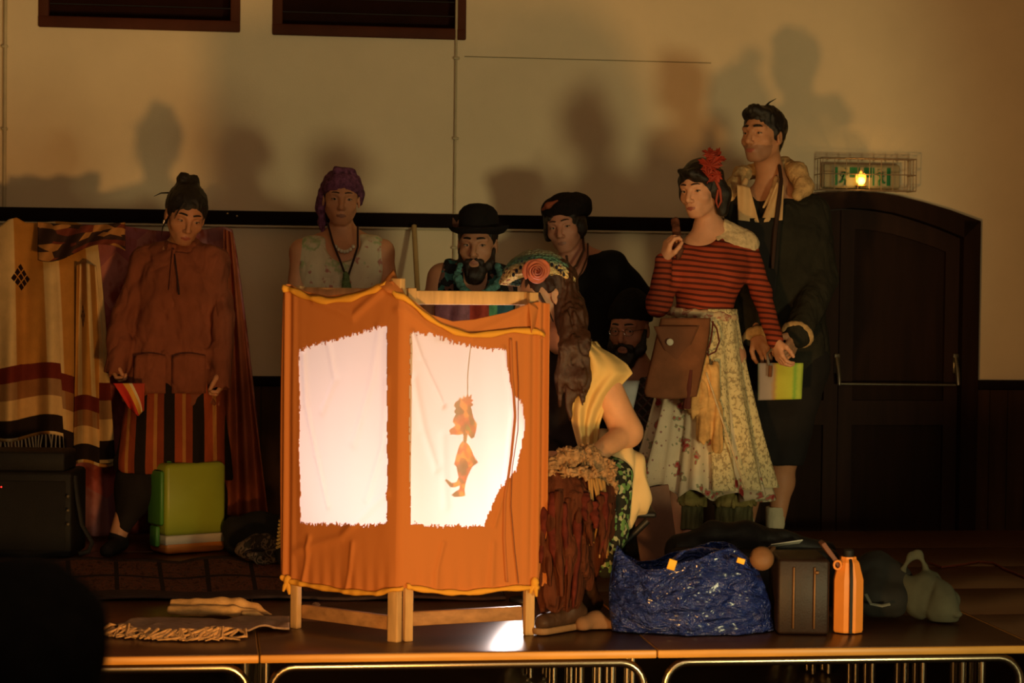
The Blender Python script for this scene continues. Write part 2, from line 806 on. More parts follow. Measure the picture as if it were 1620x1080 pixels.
class Head:
    def __init__(s, c, yaw=0, pitch=0, roll=0, sc=1.0):
        s.c = Vector(c)
        s.R = frame(yaw, pitch, roll)
        s.Rn = np.array([[s.R[i][j] for j in range(3)] for i in range(3)], np.float32)
        s.s = sc

    def w(s, x, y, z):
        return s.c + s.R @ Vector((x * s.s, y * s.s, z * s.s))

    def loc(s, Q):
        return ((Q - np.array(s.c, np.float32)) @ s.Rn) / s.s

    def ell(s, S_, c, r, k=0.01, sub=False):
        S_.ell(s.w(*c), [q * s.s for q in r], s.Rn, k * s.s, sub)

    def cap(s, S_, a, b, ra, rb=None, k=0.01, sub=False):
        S_.cap(s.w(*a), s.w(*b), ra * s.s, None if rb is None else rb * s.s, k * s.s, None, sub)

    def sculpt(s, B, neck_to, neck_r=0.055, male=False, nose=1.0, jaw=1.0, ears=True, smile=0.0):
        e, c = s.ell, s.cap
        e(B, (0, -.020, .030), (.074, .092, .084), .02)
        e(B, (0, .022, -.004), (.064, .068, .086), .02)
        e(B, (0, .022, -.062), (.050 * jaw, .050, .046), .025)
        e(B, (0, .060, -.097), (.018 * jaw + .002, .016, .015), .022)
        for q in (-1, 1):
            c(B, (q * .052 * jaw, -.008, -.050), (q * .020, .050, -.097), .015, .012, .02)
            e(B, (q * .042, .050, -.030), (.021, .019, .017), .02)
            c(B, (q * .046, .066, .022), (q * .014, .083, .019), .008 if not male else .0095, None, .012)
        for q in (-1, 1):
            e(B, (q * .031, .086, -.001), (.016, .011, .0105), .012, True)
            e(B, (q * .031, .070, -.001), (.0145, .0125, .0115), .004)
        c(B, (0, .082, .014), (0, .104 * (1 + .02 * nose), -.033), .0075, .0105 * nose, .010)
        e(B, (0, .101 * (1 + .03 * (nose - 1)), -.037), (.0105 * nose, .012 * nose, .0095), .006)
        for q in (-1, 1):
            e(B, (q * .0115, .092, -.040), (.0075, .009, .0065), .006)
        e(B, (0, .066, -.070), (.031, .024, .024), .02)
        e(B, (0, .0845, -.0665 + smile * .0), (.0200 + .003 * male, .0092, .0042), .004)
        e(B, (0, .0835, -.0750), (.0165 + .003 * male, .0092, .0052), .004)
        if ears:
            for q in (-1, 1):
                e(B, (q * .077, -.010, -.010), (.007, .018, .030), .008)
                e(B, (q * .083, -.006, -.006), (.004, .008, .014), .005, True)
        B.cap(s.w(0, -.022, -.045), neck_to, neck_r * .93, neck_r, .03)

    def paint_lips(s, idx=1, brow=None):
        def f(cen):
            q = s.loc(cen)
            m = (np.abs(q[:, 0]) < .0205) & (q[:, 1] > .074) & (q[:, 2] > -.0805 + np.abs(q[:, 0]) * .35) & (q[:, 2] < -.0620 + np.abs(q[:, 0]) * -.22)
            return np.where(m, idx, 0)
        return f

    def eyes(s, parent, iris, look=(0, 0), open_=1.0, brow=None, brow_h=.027, thick=.0035):
        for q in (-1, 1):
            b = MB()
            ax = (s.R @ Vector((1, 0, 0)), s.R @ Vector((0, 1, 0)), s.R @ Vector((0, 0, 1)))
            k = s.s
            b.ball(s.w(q * .031, .0755, -.001), (.0122 * k, .0085 * k, .0046 * k * open_), 16, 0, ax)
            b.ball(s.w(q * .031 + look[0] * .006, .0808, -.001 + look[1] * .002), (.0052 * k, .0038 * k, .0050 * k * open_), 12, 1, ax)
            b.tube([s.w(q * .031 + t * .0135, .0800 - abs(t) ** 2 * .006, .0038 * open_ - abs(t) ** 2 * .0035) for t in (-1, -.6, -.2, .2, .6, 1)], .0017 * k, 6, True, 2)
            b.build('eye', [mat('eye_white', (.34, .28, .22), .3, .5, 0, bump=0), iris, mat('lash', (.015, .01, .008), .7, bump=0)], parent)
            if brow is not None:
                b = MB()
                b.tube([s.w(q * x, y, z) for x, y, z in ((.012, .0900, brow_h - .001), (.024, .0870, brow_h + .002), (.038, .0800, brow_h + .002), (.050, .0690, brow_h - .004))],
                       [thick * k, thick * k * 1.1, thick * k * .9, thick * .4 * k], 8)
                b.build('eyebrow', brow, parent)

    def hair(s, H, over=.011, front=.050, side=-.03, back=-.06, k=.012):
        """cap of hair: a shell around the skull, opened over the face"""
        s.ell(H, (0, -.024, .034), (.075 + over, .092 + over, .084 + over), k)
        s.ell(H, (0, .125, -.045 + (.05 - front)), (.071, .088, .098), .008, True)
        # below the nape
        H.cut(s.w(0, 0, back), s.R @ Vector((0, 0.25, -1)))


def hand(B, w, d, n, t, curl=(.5, .5, .5, .5), thumb=.5, L=1.0, spread=0.12, rad=1.0):
    """palm and five fingers: w wrist, d direction of the fingers, n where the palm faces, t thumb side"""
    w, d = Vector(w), Vector(d).normalized()
    n = Vector(n)
    n = (n - d * n.dot(d)).normalized()
    t = Vector(t)
    t = (t - d * t.dot(d) - n * t.dot(n)).normalized()
    offs = (.029, .010, -.010, -.028)
    lens = (.068, .076, .070, .054)
    B.cap(w - d * .02, w + d * .03 * L, .026 * L * rad, .026 * L * rad, .015, (n, .72))
    for i in range(4):
        kn = w + d * (.086 - abs(i - 1.2) * .004) * L + t * offs[i] * L
        B.cap(w + d * .012 * L + t * offs[i] * .6 * L, kn, .0135 * L * rad, .0115 * L * rad, .010)
        r0 = (.0092, .0095, .0090, .0080)[i] * L * rad
        p = kn
        ang = curl[i] * .55
        sp = (offs[i] / .03) * spread
        for sgm, fr, rr in ((0, .46, 1.0), (1, .30, .92), (2, .24, .84)):
            dd = (d * math.cos(ang) + n * math.sin(ang) + t * sp * math.cos(ang)).normalized()
            q = p + dd * lens[i] * fr * L
            B.cap(p, q, r0 * rr, r0 * (rr - .07), .0035)
            p = q
            ang += curl[i] * 1.15
    p = w + d * .022 * L + t * .022 * L + n * .004
    a = thumb
    d1 = (d * .70 + t * (.75 - .4 * a) + n * (.15 + .5 * a)).normalized()
    q = p + d1 * .044 * L
    B.cap(p, q, .0145 * L * rad, .0115 * L * rad, .012)
    d2 = (d * .85 + t * (.35 - .5 * a) + n * (.10 + .6 * a)).normalized()
    r = q + d2 * .030 * L
    B.cap(q, r, .0108 * L * rad, .0100 * L * rad, .004)
    d3 = (d * .9 + t * (.12 - .7 * a) + n * (.1 + .7 * a)).normalized()
    B.cap(r, r + d3 * .024 * L, .0098 * L * rad, .0080 * L * rad, .004)


def trunk(B, j, fwd, w=1.0, depth=.72, bust=0.0, k=.05):
    """torso from the joints: shl shr neck chest waist hipl hipr"""
    f = Vector(fwd).normalized()
    B.cap(j['shl'], j['shr'], .052 * w, .052 * w, k, (f, .95))
    B.cap(j['chest'] + (j['shl'] - j['chest']) * .28, j['chest'] + (j['shr'] - j['chest']) * .28, .115 * w, .115 * w, k, (f, depth))
    B.cap(j['chest'], j['waist'], .128 * w, .112 * w, k, (f, depth + .05))
    mid = (j['hipl'] + j['hipr']) / 2
    B.cap(j['waist'], mid, .112 * w, .125 * w, k, (f, depth + .08))
    B.cap(j['hipl'], j['hipr'], .098 * w, .098 * w, k, (f, .95))
    B.cap(j['neck'], j['shl'] * .55 + j['neck'] * .45, .05, .045 * w, .04)
    B.cap(j['neck'], j['shr'] * .55 + j['neck'] * .45, .05, .045 * w, .04)
    if bust:
        sd = (j['shr'] - j['shl']).normalized()
        for q in (-1, 1):
            B.ell(j['chest'] + sd * (.075 * q) + f * (.075 * bust + .02) + Vector((0, 0, -.035)), (.062 * bust, .062 * bust, .062 * bust), None, .05)


SKIN_D = 0


def skin(name, col, **kw):
    return mat(name, col, .55, .35, .10, 14, .10, 260, sss=.12, **kw)


def tubeobj(name, pts, r, m, parent=None, n=8, flat=None):
    b = MB()
    b.tube(pts, r, n, flat=flat)
    return b.build(name, m, parent)


def foot(B, ankle, toe, r=.038, flat=.6, k=.02):
    a, t = Vector(ankle), Vector(toe)
    heel = a + (a - t).normalized() * .03
    heel.z = t.z + .012
    B.cap(a, heel, r, r * .95, k)
    B.cap(heel, t, r * .95, r * .8, k)
# ------------------------------------------------------------------ setting
def stage_frame():
    return (UD, VD, Vector((0, 0, 1)))


plaster = mat('cream_plaster', (.78, .63, .43), .75, .25, .05, 2.2, .25, 160)
wood_dark = mat('dark_door_wood', (.018, .007, .004), .7, .12, .25, 3, .12, 40, stretch=(6, 6, .6))
rail_dark = mat('dark_rail_paint', (.010, .005, .004), .8, .08, .1, bump=.1)


def planks(t):
    x = t.sep(t.obj())
    f = t.m('FRACT', t.m('MULTIPLY', x[0], 11.0))
    g = t.m('LESS_THAN', f, 0.05)
    return t.mix(g, (.050, .022, .010), (.010, .004, .003))


panelling = mat('stained_tongue_and_groove', (.085, .035, .016), .7, .15, .3, 3, .1, 30, fn=planks, stretch=(5, 5, .5))
hall_floor = mat('hall_floor', (.05, .028, .016), .4, .4, .2, 3, .05)

ax = stage_frame()
U0, U1 = -6.0, 6.0
WT = 3.6                     # top of the wall above the stage top
# the back wall with two window openings at the top
win = []
for (xa, xb, ya, yb) in ((65, 376, 37, 45), (435, 733, 49, 58)):
    ua, za = uz(xa, ya, WV)
    ub, zb = uz(xb, yb, WV)
    win.append((ua, ub, (za + zb) / 2))
b = MB()
th = 0.22


def wbox(u0, u1, z0, z1, v0=WV, v1=WV + th, m=b, bev=0, mi=0):
    m.box(S((u0 + u1) / 2, (v0 + v1) / 2, (z0 + z1) / 2), (u1 - u0, v1 - v0, z1 - z0), ax, bev, mi)


wz = min(w[2] for w in win)
wz0 = wz
# door opening from the arch outline
dpts_px = [(1160, 345), (1200, 327), (1245, 313), (1290, 306), (1340, 303), (1380, 305), (1420, 311), (1460, 321), (1500, 333), (1547, 350)]
dpts = [uz(x, y, WV) for x, y in dpts_px]
d0, d1 = dpts[0][0], dpts[-1][0]
dtop = max(q[1] for q in dpts)
wbox(U0, win[0][0], FLOOR_Z, WT)
wbox(win[0][0], win[0][1], FLOOR_Z, win[0][2])
wbox(win[0][1], win[1][0], FLOOR_Z, WT)
wbox(win[1][0], win[1][1], FLOOR_Z, win[1][2])
wbox(win[1][1], d0 + .03, FLOOR_Z, WT)
wbox(d0 + .03, d1 - .03, dtop - .03, WT)
wbox(d1 - .03, U1, FLOOR_Z, WT)
for i in range(len(dpts) - 1):   # wall above the arch
    (ua, za), (ub, zb) = dpts[i], dpts[i + 1]
    ua, ub = max(ua, d0 + .03), min(ub, d1 - .03)
    q = [S(ua, WV, za - .05), S(ub, WV, zb - .05), S(ub, WV, dtop - .03), S(ua, WV, dtop - .03)]
    b.prism(q, (0, 0, 0), VD * th)
wb = b.build('wall_back', plaster, smooth=0)
tag(wb, kind='structure')
for nm, u, rot in (('wall_left', U0, 1), ('wall_right', U1, 1)):
    b = MB()
    b.box(S(u + (-.1 if u < 0 else .1), WV / 2 - 5.2, (FLOOR_Z + WT) / 2), (.2, WV + 10.8, WT - FLOOR_Z), ax)
    tag(b.build(nm, plaster, smooth=0), kind='structure')
b = MB()
b.box(S(0, WV / 2 - 5.2, FLOOR_Z - .05), (U1 - U0 + .4, WV + 11.2, .1), ax)
tag(b.build('floor', hall_floor, smooth=0), kind='structure')
b = MB()
b.box(S(0, WV / 2 - 5.2, WT + .05), (U1 - U0 + .4, WV + 11.2, .1), ax)
tag(b.build('ceiling', plaster, smooth=0), kind='structure')
b = MB()
b.box(S(0, -10.7, (FLOOR_Z + WT) / 2), (U1 - U0 + .4, .2, WT - FLOOR_Z), ax)
tag(b.build('wall_front', mat('dark_rear_plaster', (.12, .08, .05), .8), smooth=0), kind='structure')

# windows: dark frame, louvred shutter behind
for i, (ua, ub, z) in enumerate(win):
    r = bpy.data.objects.new('window_%d' % (i + 1), None)
    COL.objects.link(r)
    r.location = S((ua + ub) / 2, WV + .05, z)
    tag(r, kind='structure')
    b = MB()
    fw = .035
    wbox(ua - .012, ua + fw, z - .015, WT, WV - .012, WV + .10, b, .006)
    wbox(ub - fw, ub + .012, z - .015, WT, WV - .012, WV + .10, b, .006)
    wbox(ua - .012, ub + .012, z - .018, z + fw, WV - .016, WV + .10, b, .006)
    b.build('window_frame', mat('window_wood', (.075, .020, .009), .7, .15, .2, 4), r)
    b = MB()
    zz = z + fw + .004
    while zz < WT - .05:
        b.box(S((ua + ub) / 2, WV + .085, zz + .03), (ub - ua - 2 * fw, .012, .064), (UD, (VD + Vector((0, 0, .35))).normalized(), (Vector((0, 0, 1)) - VD * .35).normalized()), .003)
        zz += .068
    b.build('shutter', mat('shutter_wood', (.022, .007, .004), .85, .05, .2, 4), r)

# dark rail across the wall, between persons and windows
b = MB()
zr = uz(500, 332 + 1, WV)[1]
zr_l, zr_r = uz(10, 325.5, WV - .02)[1], uz(1060, 345.7, WV - .02)[1]
zt = (zr_l + zr_r) / 2
zb_ = zt - 22.0 / FPX * 10.2
u_end = uz(1150, 350, WV)[0]
b.box(S((U0 + u_end) / 2, WV - .012, (zt + zb_) / 2), (u_end - U0, .024, zt - zb_), ax, .004)
tag(b.build('trim_1', rail_dark), kind='structure')
b = MB()
b.box(S((U0 + u_end) / 2, WV - .016, zb_ - .006), (u_end - U0, .032, .010), ax, .003)
tag(b.build('trim_2', mat('white_paint', (.55, .48, .34), .5), smooth=0), kind='structure')
# screw heads on the rail
b = MB()
for (x, y) in ((360, 338), (375, 342)):
    b.ball(PV(x, y, WV - .026), .006, 8)
tag(b.build('trim_3', mat('bright_screw', (.9, .9, .85), .15, metal=1.0, bump=0)), kind='structure')

# dado panelling with its top rail
zd = uz(1580, 602, WV - .03)[1]
for k, (a_, c_) in enumerate(((U0, d0 - .002), (d1 + .002, U1))):
    b = MB()
    b.box(S((a_ + c_) / 2, WV - .012, (FLOOR_Z + zd - .045) / 2), (c_ - a_, .024, zd - .045 - FLOOR_Z), ax)
    tag(b.build('trim_%d' % (4 + 2 * k), panelling, smooth=0), kind='structure')
    b = MB()
    b.box(S((a_ + c_) / 2, WV - .018, zd - .022), (c_ - a_, .036, .048), ax, .008)
    tag(b.build('trim_%d' % (5 + 2 * k), rail_dark), kind='structure')

# arched double door
r = bpy.data.objects.new('door_1', None)
COL.objects.link(r)
r.location = S((d0 + d1) / 2, WV, FLOOR_Z)
tag(r, kind='structure')
b = MB()
fwid = .085
inner = []
for i, (u, z) in enumerate(dpts):
    uc = (d0 + d1) / 2
    inner.append((uc + (u - uc) * (1 - 2 * fwid / (d1 - d0)), z - fwid * .95))
for i in range(len(dpts) - 1):
    o1, o2, i1, i2 = dpts[i], dpts[i + 1], inner[i], inner[i + 1]
    b.prism([S(i1[0], WV - .045, i1[1]), S(i2[0], WV - .045, i2[1]), S(o2[0], WV - .045, o2[1]), S(o1[0], WV - .045, o1[1])], (0, 0, 0), VD * .16)
wbox(d0, inner[0][0], FLOOR_Z, dpts[0][1], WV - .045, WV + .11, b, 0)
wbox(inner[-1][0], d1, FLOOR_Z, dpts[-1][1], WV - .045, WV + .11, b, 0)
b.build('door_frame', wood_dark, r, smooth=30)


def arch_z(u):
    return float(np.interp(u, [q[0] for q in inner], [q[1] for q in inner]))


uc = uz(1328, 500, WV)[0]
stile = mat('door_stile_wood', (.026, .010, .006), .65, .15, .25, 3, .12, 40, stretch=(6, 6, .6))


def leaf(ua, ub, name):
    b = MB()
    n = 10
    for (x0, x1, thk, bottom, drop) in ((ua, ub, .02, FLOOR_Z + .01, 0.0),):
        for i in range(n):
            a_, c_ = lerp(x0, x1, i / n), lerp(x0, x1, (i + 1) / n)
            b.prism([S(a_, WV + .03, bottom), S(c_, WV + .03, bottom), S(c_, WV + .03, arch_z(c_) - .006), S(a_, WV + .03, arch_z(a_) - .006)], (0, 0, 0), VD * .03)
    o = b.build(name, wood_dark, r, smooth=30)
    b = MB()
    sw = .07
    for x0, x1 in ((ua, ua + sw), (ub - sw, ub)):
        b.prism([S(x0, WV + .004, FLOOR_Z + .01), S(x1, WV + .004, FLOOR_Z + .01), S(x1, WV + .004, arch_z(x1) - .006), S(x0, WV + .004, arch_z(x0) - .006)], (0, 0, 0), VD * .03)
    for i in range(n):
        a_, c_ = lerp(ua + sw, ub - sw, i / n), lerp(ua + sw, ub - sw, (i + 1) / n)
        b.prism([S(a_, WV + .006, arch_z(a_) - .10), S(c_, WV + .006, arch_z(c_) - .10), S(c_, WV + .006, arch_z(c_) - .006), S(a_, WV + .006, arch_z(a_) - .006)], (0, 0, 0), VD * .03)
    zz = uz(1420, 640, WV)[1]
    for z0, z1 in ((zz - .10, zz + .02), (FLOOR_Z + .01, FLOOR_Z + .16)):
        b.box(S((ua + ub) / 2, WV + .02, (z0 + z1) / 2), (ub - ua - 2 * sw, .03, z1 - z0), ax)
    b.build('door_stile', stile, o, smooth=30)
    return o


la = leaf(inner[0][0] + .004, uc - .002, 'door_leaf')
lb = leaf(uc + .002, inner[-1][0] - .004, 'door_leaf')
# panic bar across the right leaf
steel = mat('dull_steel', (.30, .27, .20), .35, .5, .1, metal=.9, bump=0)
b = MB()
b.tube([PV(1330, 607, WV - .06), PV(1512, 609, WV - .06)], .006, 10)
b.build('panic_bar', steel, r)
for px_ in (1327, 1515):
    b = MB()
    b.tube([PV(px_ - 3, 566, WV - .01), PV(px_, 590, WV - .05), PV(px_ + 1, 609, WV - .06)], [.012, .011, .009], 10)
    b.box(PV(px_ - 3, 575, WV - .005), (.03, .014, .10), ax, .005)
    b.build('panic_bar_bracket', steel, r)

# surface-mounted cable conduits on the wall
for nm, pts in (('wall_pipe', [(722, 0), (721, 60), (719, 200), (718, 420), (716, 640)]), ('wall_pipe', [(9, 0), (8, 200), (6, 420)])):
    b = MB()
    top = PV(*pts[0], WV - .012)
    bot = PV(*pts[-1], WV - .012)
    b.tube([Vector((top.x, top.y, WT)), bot + Vector((0, 0, -.2 if len(pts) == 5 else -.5))], .006 if len(pts) == 5 else .009, 8)
    for z in (1.3, 1.82, 2.2):
        b.box((bot.x, bot.y, z), (.03, .016, .012), ax, .003)
    o = b.build('trim_8' if len(pts) == 5 else 'trim_9', mat('pipe_paint', (.50, .41, .26), .5, .4))
    tag(o, kind='structure')
# board joint in the plaster to the right of the pipe
b = MB()
a_, c_ = PV(735, 91, WV - .001), PV(1125, 98, WV - .001)
b.box((a_ + c_) / 2, ((c_ - a_).length, .003, .004), ax)
tag(b.build('trim_10', mat('plaster_joint', (.30, .24, .14), .9)), kind='structure')

# ------------------------------------------------------------------ stage of school tables
laminate = mat('brown_laminate', (.085, .034, .015), .30, .3, .18, 5, .03, 30, stretch=(.6, 4, 4))
edge_wood = mat('beech_table_edge', (.56, .27, .05), .4, .4, .12, 12, .04, 60, stretch=(.5, 3, 3))
chrome = mat('chrome_tube', (.42, .34, .24), .24, .5, 0, metal=1.0, bump=0)
TW, TD, TT = 1.24, .62, .027
SEAM = -.767


def make_table(label):
    t = thing('school_table', S(SEAM + TW / 2, TD / 2, FLOOR_Z), label, 'table', 'school tables pushed together as a stage', YAW)
    b = MB()
    g = .0022
    b.box((0, 0, -FLOOR_Z - TT / 2), (TW - 2 * g, TD - 2 * g, TT), None, .002)
    # edge band sits proud of the laminate top by a hair
    me = b
    lo = MB()
    lo.v, lo.f, lo.mi = [], [], []
    top = MB()
    top.box((0, 0, -FLOOR_Z - .0012), (TW - 2 * g - .006, TD - 2 * g - .006, .0024), None, .0008)

    def local(mb, name, m_, smooth=40):
        o = mb.build(name, m_, None, smooth)
        o.parent = t
        return o
    e = MB()
    e.box((0, 0, -FLOOR_Z - .0013 - TT / 2), (TW - 2 * g, TD - 2 * g, TT - .0022), None, .003)
    local(e, 'table_edge', edge_wood)
    local(top, 'table_top', laminate)
    r_ = .014
    for y in (-TD / 2 + .045, TD / 2 - .045):
        b = MB()
        x1 = TW / 2 - .035
        z1 = -FLOOR_Z - TT - .020
        pts = [(-x1, y, .01)]
        R = .075
        for q in range(7):
            a = math.pi * q / 12
            pts.append((-x1 + R - R * math.cos(a), y, z1 - R + R * math.sin(a)))
        for q in range(7):
            a = math.pi * q / 12
            pts.append((x1 - R + R * math.sin(a), y, z1 - R + R * math.cos(a)))
        pts.append((x1, y, .01))
        b.tube(pts, r_, 14)
        local(b, 'leg_frame', chrome)
    for x in (-TW / 2 + .12, TW / 2 - .12):
        b = MB()
        b.box((x, 0, -FLOOR_Z - TT - .012), (.03, TD - .10, .02), None, .003)
        local(b, 'cross_bar', mat('dark_steel', (.05, .04, .035), .4, metal=.6))
    return t


cols_words = ['far left', 'left', 'middle', 'right', 'far right']
rows_words = ['front row', 'second row', 'third row', 'fourth row', 'back row']
t0 = make_table('x')
first = True
for c_ in range(5):
    for r_i in range(5):
        if first:
            t = t0
            first = False
        else:
            t = t0.copy()
            COL.objects.link(t)
            for ch in list(t0.children):
                d = ch.copy()
                COL.objects.link(d)
                d.parent = t
        p = S(SEAM + TW * (c_ - 2) + TW / 2, TD * r_i + TD / 2, FLOOR_Z)
        t.location = p
        side = ['behind the dark audience head', 'under the fringed cloth' if r_i == 0 else 'left of the shadow screen', 'under the shadow screen' if r_i < 2 else 'behind the shadow screen',
                'under the blue bag' if r_i == 0 else 'behind the blue bag', 'at the right end of the stage'][c_]
        t['label'] = 'brown-topped school table, %s, %s, %s' % (rows_words[r_i], cols_words[c_], side)
# ------------------------------------------------------------------ shadow screen
Vz = Vector((0, 0, 1))
A_ = PG(466, 993)
A_.y += .0
C_ = PG(631, 1016)
D_ = PG(836, 1004)
lath = mat('raw_pine_lath', (.50, .30, .13), .65, .3, .25, 6, .15, 60, stretch=(5, 5, .7))
lath2 = mat('brown_lath', (.30, .15, .06), .65, .3, .3, 6, .15, 60, stretch=(1, 5, 5))
scr = thing('shadow_screen', C_, 'two-panel wooden shadow screen hung with orange cloth, lit white from behind', 'puppet screen')


def post(a, h, d, w, dep, m_=lath, z0=0.0, name='post'):
    b = MB()
    n = Vector((-d.y, d.x, 0))
    b.box(a + Vz * ((h + z0) / 2), (w, dep, h - z0), (d, n, Vz), .003)
    return b.build(name, m_, scr)


dl = (C_ - A_).normalized()
dr = (D_ - C_).normalized()
nl = Vector((dl.y, -dl.x, 0))      # towards the camera
nr = Vector((dr.y, -dr.x, 0))
HL = P(466, 452, A_.y).z
HC = P(631, 440, C_.y).z
HD = P(836, 462, D_.y).z
post(A_ + dl * .005, HL, dl, .030, .024)
cpost = C_
post(C_ - dl * .018, HC, dl, .040, .026)
post(C_ + dr * .034 - nr * .012, HC - .03, dr, .028, .024)
post(D_, HD, dr, .032, .026)


def rail(a, b_, z, h, dep, m_, name='rail'):
    d = (b_ - a).normalized()
    b = MB()
    n = Vector((-d.y, d.x, 0))
    b.box((a + b_) / 2 + Vz * z, ((b_ - a).length, dep, h), (d, n, Vz), .003)
    return b.build(name, m_, scr)


rail(A_ + dl * .02 - nl * .02, C_ - dl * .04 - nl * .02, .055, .045, .02, lath2)
rail(C_ + dr * .05 - nr * .02, D_ - dr * .017 - nr * .02, .070, .045, .02, lath2)
rail(A_ - dl * .01 - nl * .022, C_ - nl * .022, HL - .024, .040, .02, lath)
rail(C_ + dr * .02 - nr * .03, D_ + dr * .012 - nr * .03, P(740, 471, 6.9).z, .044, .02, lath)

# cloth: s runs 0..1 over the left panel, 1..2 over the right
OFF = .020


def panel_pt(s, z, o=OFF):
    if s <= 1:
        p = A_.lerp(C_, s)
        n = nl
    else:
        p = C_.lerp(D_, s - 1)
        n = nr
    k = max(0.0, 1 - abs(s - 1) / .04)
    n = (n * (1 - .5 * k) + (nl + nr) * .25 * k).normalized()
    return p + n * o + Vz * z


def s_of_px(px, py):
    """pixel -> (s, z) on the cloth"""
    if px <= 631:
        q = PN(px, py, A_ + nl * OFF, nl)
        return (q - A_).dot(dl) / (C_ - A_).length, q.z
    q = PN(px, py, C_ + nr * OFF, nr)
    return 1 + (q - C_).dot(dr) / (D_ - C_).length, q.z


def curve_sz(pts):
    q = [s_of_px(*p) for p in pts]
    return [a[0] for a in q], [a[1] for a in q]


top_s, top_z = curve_sz([(447, 452), (458, 449), (485, 461), (520, 468), (560, 463), (600, 450), (622, 444), (634, 458), (650, 472), (680, 497), (715, 508), (750, 505), (800, 494), (835, 480), (852, 477), (868, 480)])
bot_s, bot_z = curve_sz([(447, 912), (460, 918), (500, 926), (550, 934), (600, 938), (630, 930), (650, 929), (700, 936), (740, 936), (800, 929), (848, 928), (868, 926)])


def in_poly(x, y, poly):
    c = False
    j = len(poly) - 1
    for i in range(len(poly)):
        xi, yi = poly[i]
        xj, yj = poly[j]
        if (yi > y) != (yj > y) and x < (xj - xi) * (y - yi) / (yj - yi) + xi:
            c = not c
        j = i
    return c


wl = [(474, 553), (500, 545), (540, 535), (580, 524), (614, 515), (614, 829), (540, 829), (477, 826), (475, 700)]
wr = [(648, 523), (690, 532), (735, 545), (770, 551), (797, 553), (804, 590), (812, 622), (826, 640), (829, 665), (826, 705), (815, 742), (790, 772), (776, 805), (764, 832), (700, 831), (648, 828)]
wls = [s_of_px(*p) for p in wl]
wrs = [s_of_px(*p) for p in wr]

s0, s1 = top_s[0], top_s[-1]


_fs = np.linspace(-.1, 2.15, 420)
_fz = np.linspace(-.1, 1.3, 260)
_S, _Z = [q.ravel() for q in np.meshgrid(_fs, _fz, indexing='ij')]


def _fold_grid():
    n0 = vnoise(np.stack([_S * 3, _Z * 1.3, _S * 0], 1))
    n1 = vnoise(np.stack([_S * 9 + _Z * 2, _Z * 2.2, _S * 0 + 5], 1))
    o = .007 * (n0 - .5) + .003 * (n1 - .5)
    # long pulled creases
    for pts, w_, a_ in ((((652, 525), (668, 570), (700, 640)), .020, .007), (((655, 600), (670, 680), (690, 740)), .030, .005), (((480, 560), (484, 640), (500, 720), (518, 800)), .022, .006),
                        (((600, 520), (588, 600), (560, 700)), .035, .004), (((612, 600), (606, 700), (580, 790)), .030, .004), (((795, 550), (812, 640), (800, 760), (782, 830)), .018, .006),
                        (((470, 870), (540, 850), (612, 780)), .030, .006), (((700, 690), (705, 800)), .030, .003), (((520, 545), (530, 600), (510, 650)), .030, .004),
                        (((500, 475), (560, 500), (610, 455)), .03, .006), (((745, 530), (800, 505), (838, 485)), .03, .006), (((640, 490), (690, 530), (745, 535)), .03, .005),
                        (((700, 860), (690, 900), (688, 930)), .02, .006), (((560, 860), (556, 900), (550, 935)), .02, .005), (((490, 850), (486, 890), (480, 922)), .02, .006), (((780, 860), (776, 925)), .02, .005)):
        q = [s_of_px(*p) for p in pts]
        d = np.full(_S.shape, 9.0)
        for (xa, ya), (xb, yb) in zip(q, q[1:]):
            ux, uy = (xb - xa), (yb - ya)
            t_ = np.clip(((_S - xa) * ux + (_Z - ya) * uy) / (ux * ux + uy * uy), 0, 1)
            d = np.minimum(d, np.hypot((_S - xa - t_ * ux) * .44, _Z - ya - t_ * uy))
        o = o + a_ * np.exp(-(d / (w_ * .5)) ** 2)
    edge = np.exp(-((_S - s0) / .10) ** 2) + np.exp(-((_S - s1) / .14) ** 2)
    o = o + edge * .008 * np.sin(_S * 75) + .002 * np.sin(_S * 60 + _Z * 3) * np.exp(-((_Z - .12) / .10) ** 2)
    return o.reshape(len(_fs), len(_fz))


_FG = _fold_grid()


def fold_off(s, z):
    """how far the cloth stands off the frame"""
    a = min(max((s + .1) / 2.25 * 419, 0), 418.99)
    b_ = min(max((z + .1) / 1.4 * 259, 0), 258.99)
    i, j = int(a), int(b_)
    a -= i
    b_ -= j
    g = _FG
    return float((g[i, j] * (1 - a) + g[i + 1, j] * a) * (1 - b_) + (g[i, j + 1] * (1 - a) + g[i + 1, j + 1] * a) * b_)


def cloth_fn(u, v):
    s = lerp(s0, s1, u)
    zt_ = pl(top_s, top_z, s)
    zb2 = pl(bot_s, bot_z, s)
    z = lerp(zb2, zt_, v)
    # left edge bellies out
    if u < .08:
        s -= (.08 - u) / .08 * .02 * math.sin(v * math.pi)
    return panel_pt(s, z, OFF + .004 + fold_off(s, z))


_RT = _rng.rand(512, 512)
for _ in range(2):
    _RT = (_RT + np.roll(_RT, 1, 0) + np.roll(_RT, 1, 1) + np.roll(_RT, -1, 0) + np.roll(_RT, -1, 1)) / 5
_RT = np.clip((_RT - .5) * 3 + .5, 0, 1)


def cloth_keep(u, v, p):
    s = lerp(s0, s1, u)
    z = lerp(pl(bot_s, bot_z, s), pl(top_s, top_z, s), v)
    n = [_RT[int(s * 260) % 512, int(z * 130) % 512], _RT[int(s * 90) % 512, int(z * 60) % 512], _RT[int(s * 330 + 77) % 512, int(z * 200) % 512]]
    js = (n[1] - .5) * .014 + (n[2] - .5) * .008
    jz = (n[0] - .5) * .014 + (n[2] - .5) * .008
    if in_poly(s + js, z + jz, wls) or in_poly(s + js, z + jz, wrs):
        return False
    return True


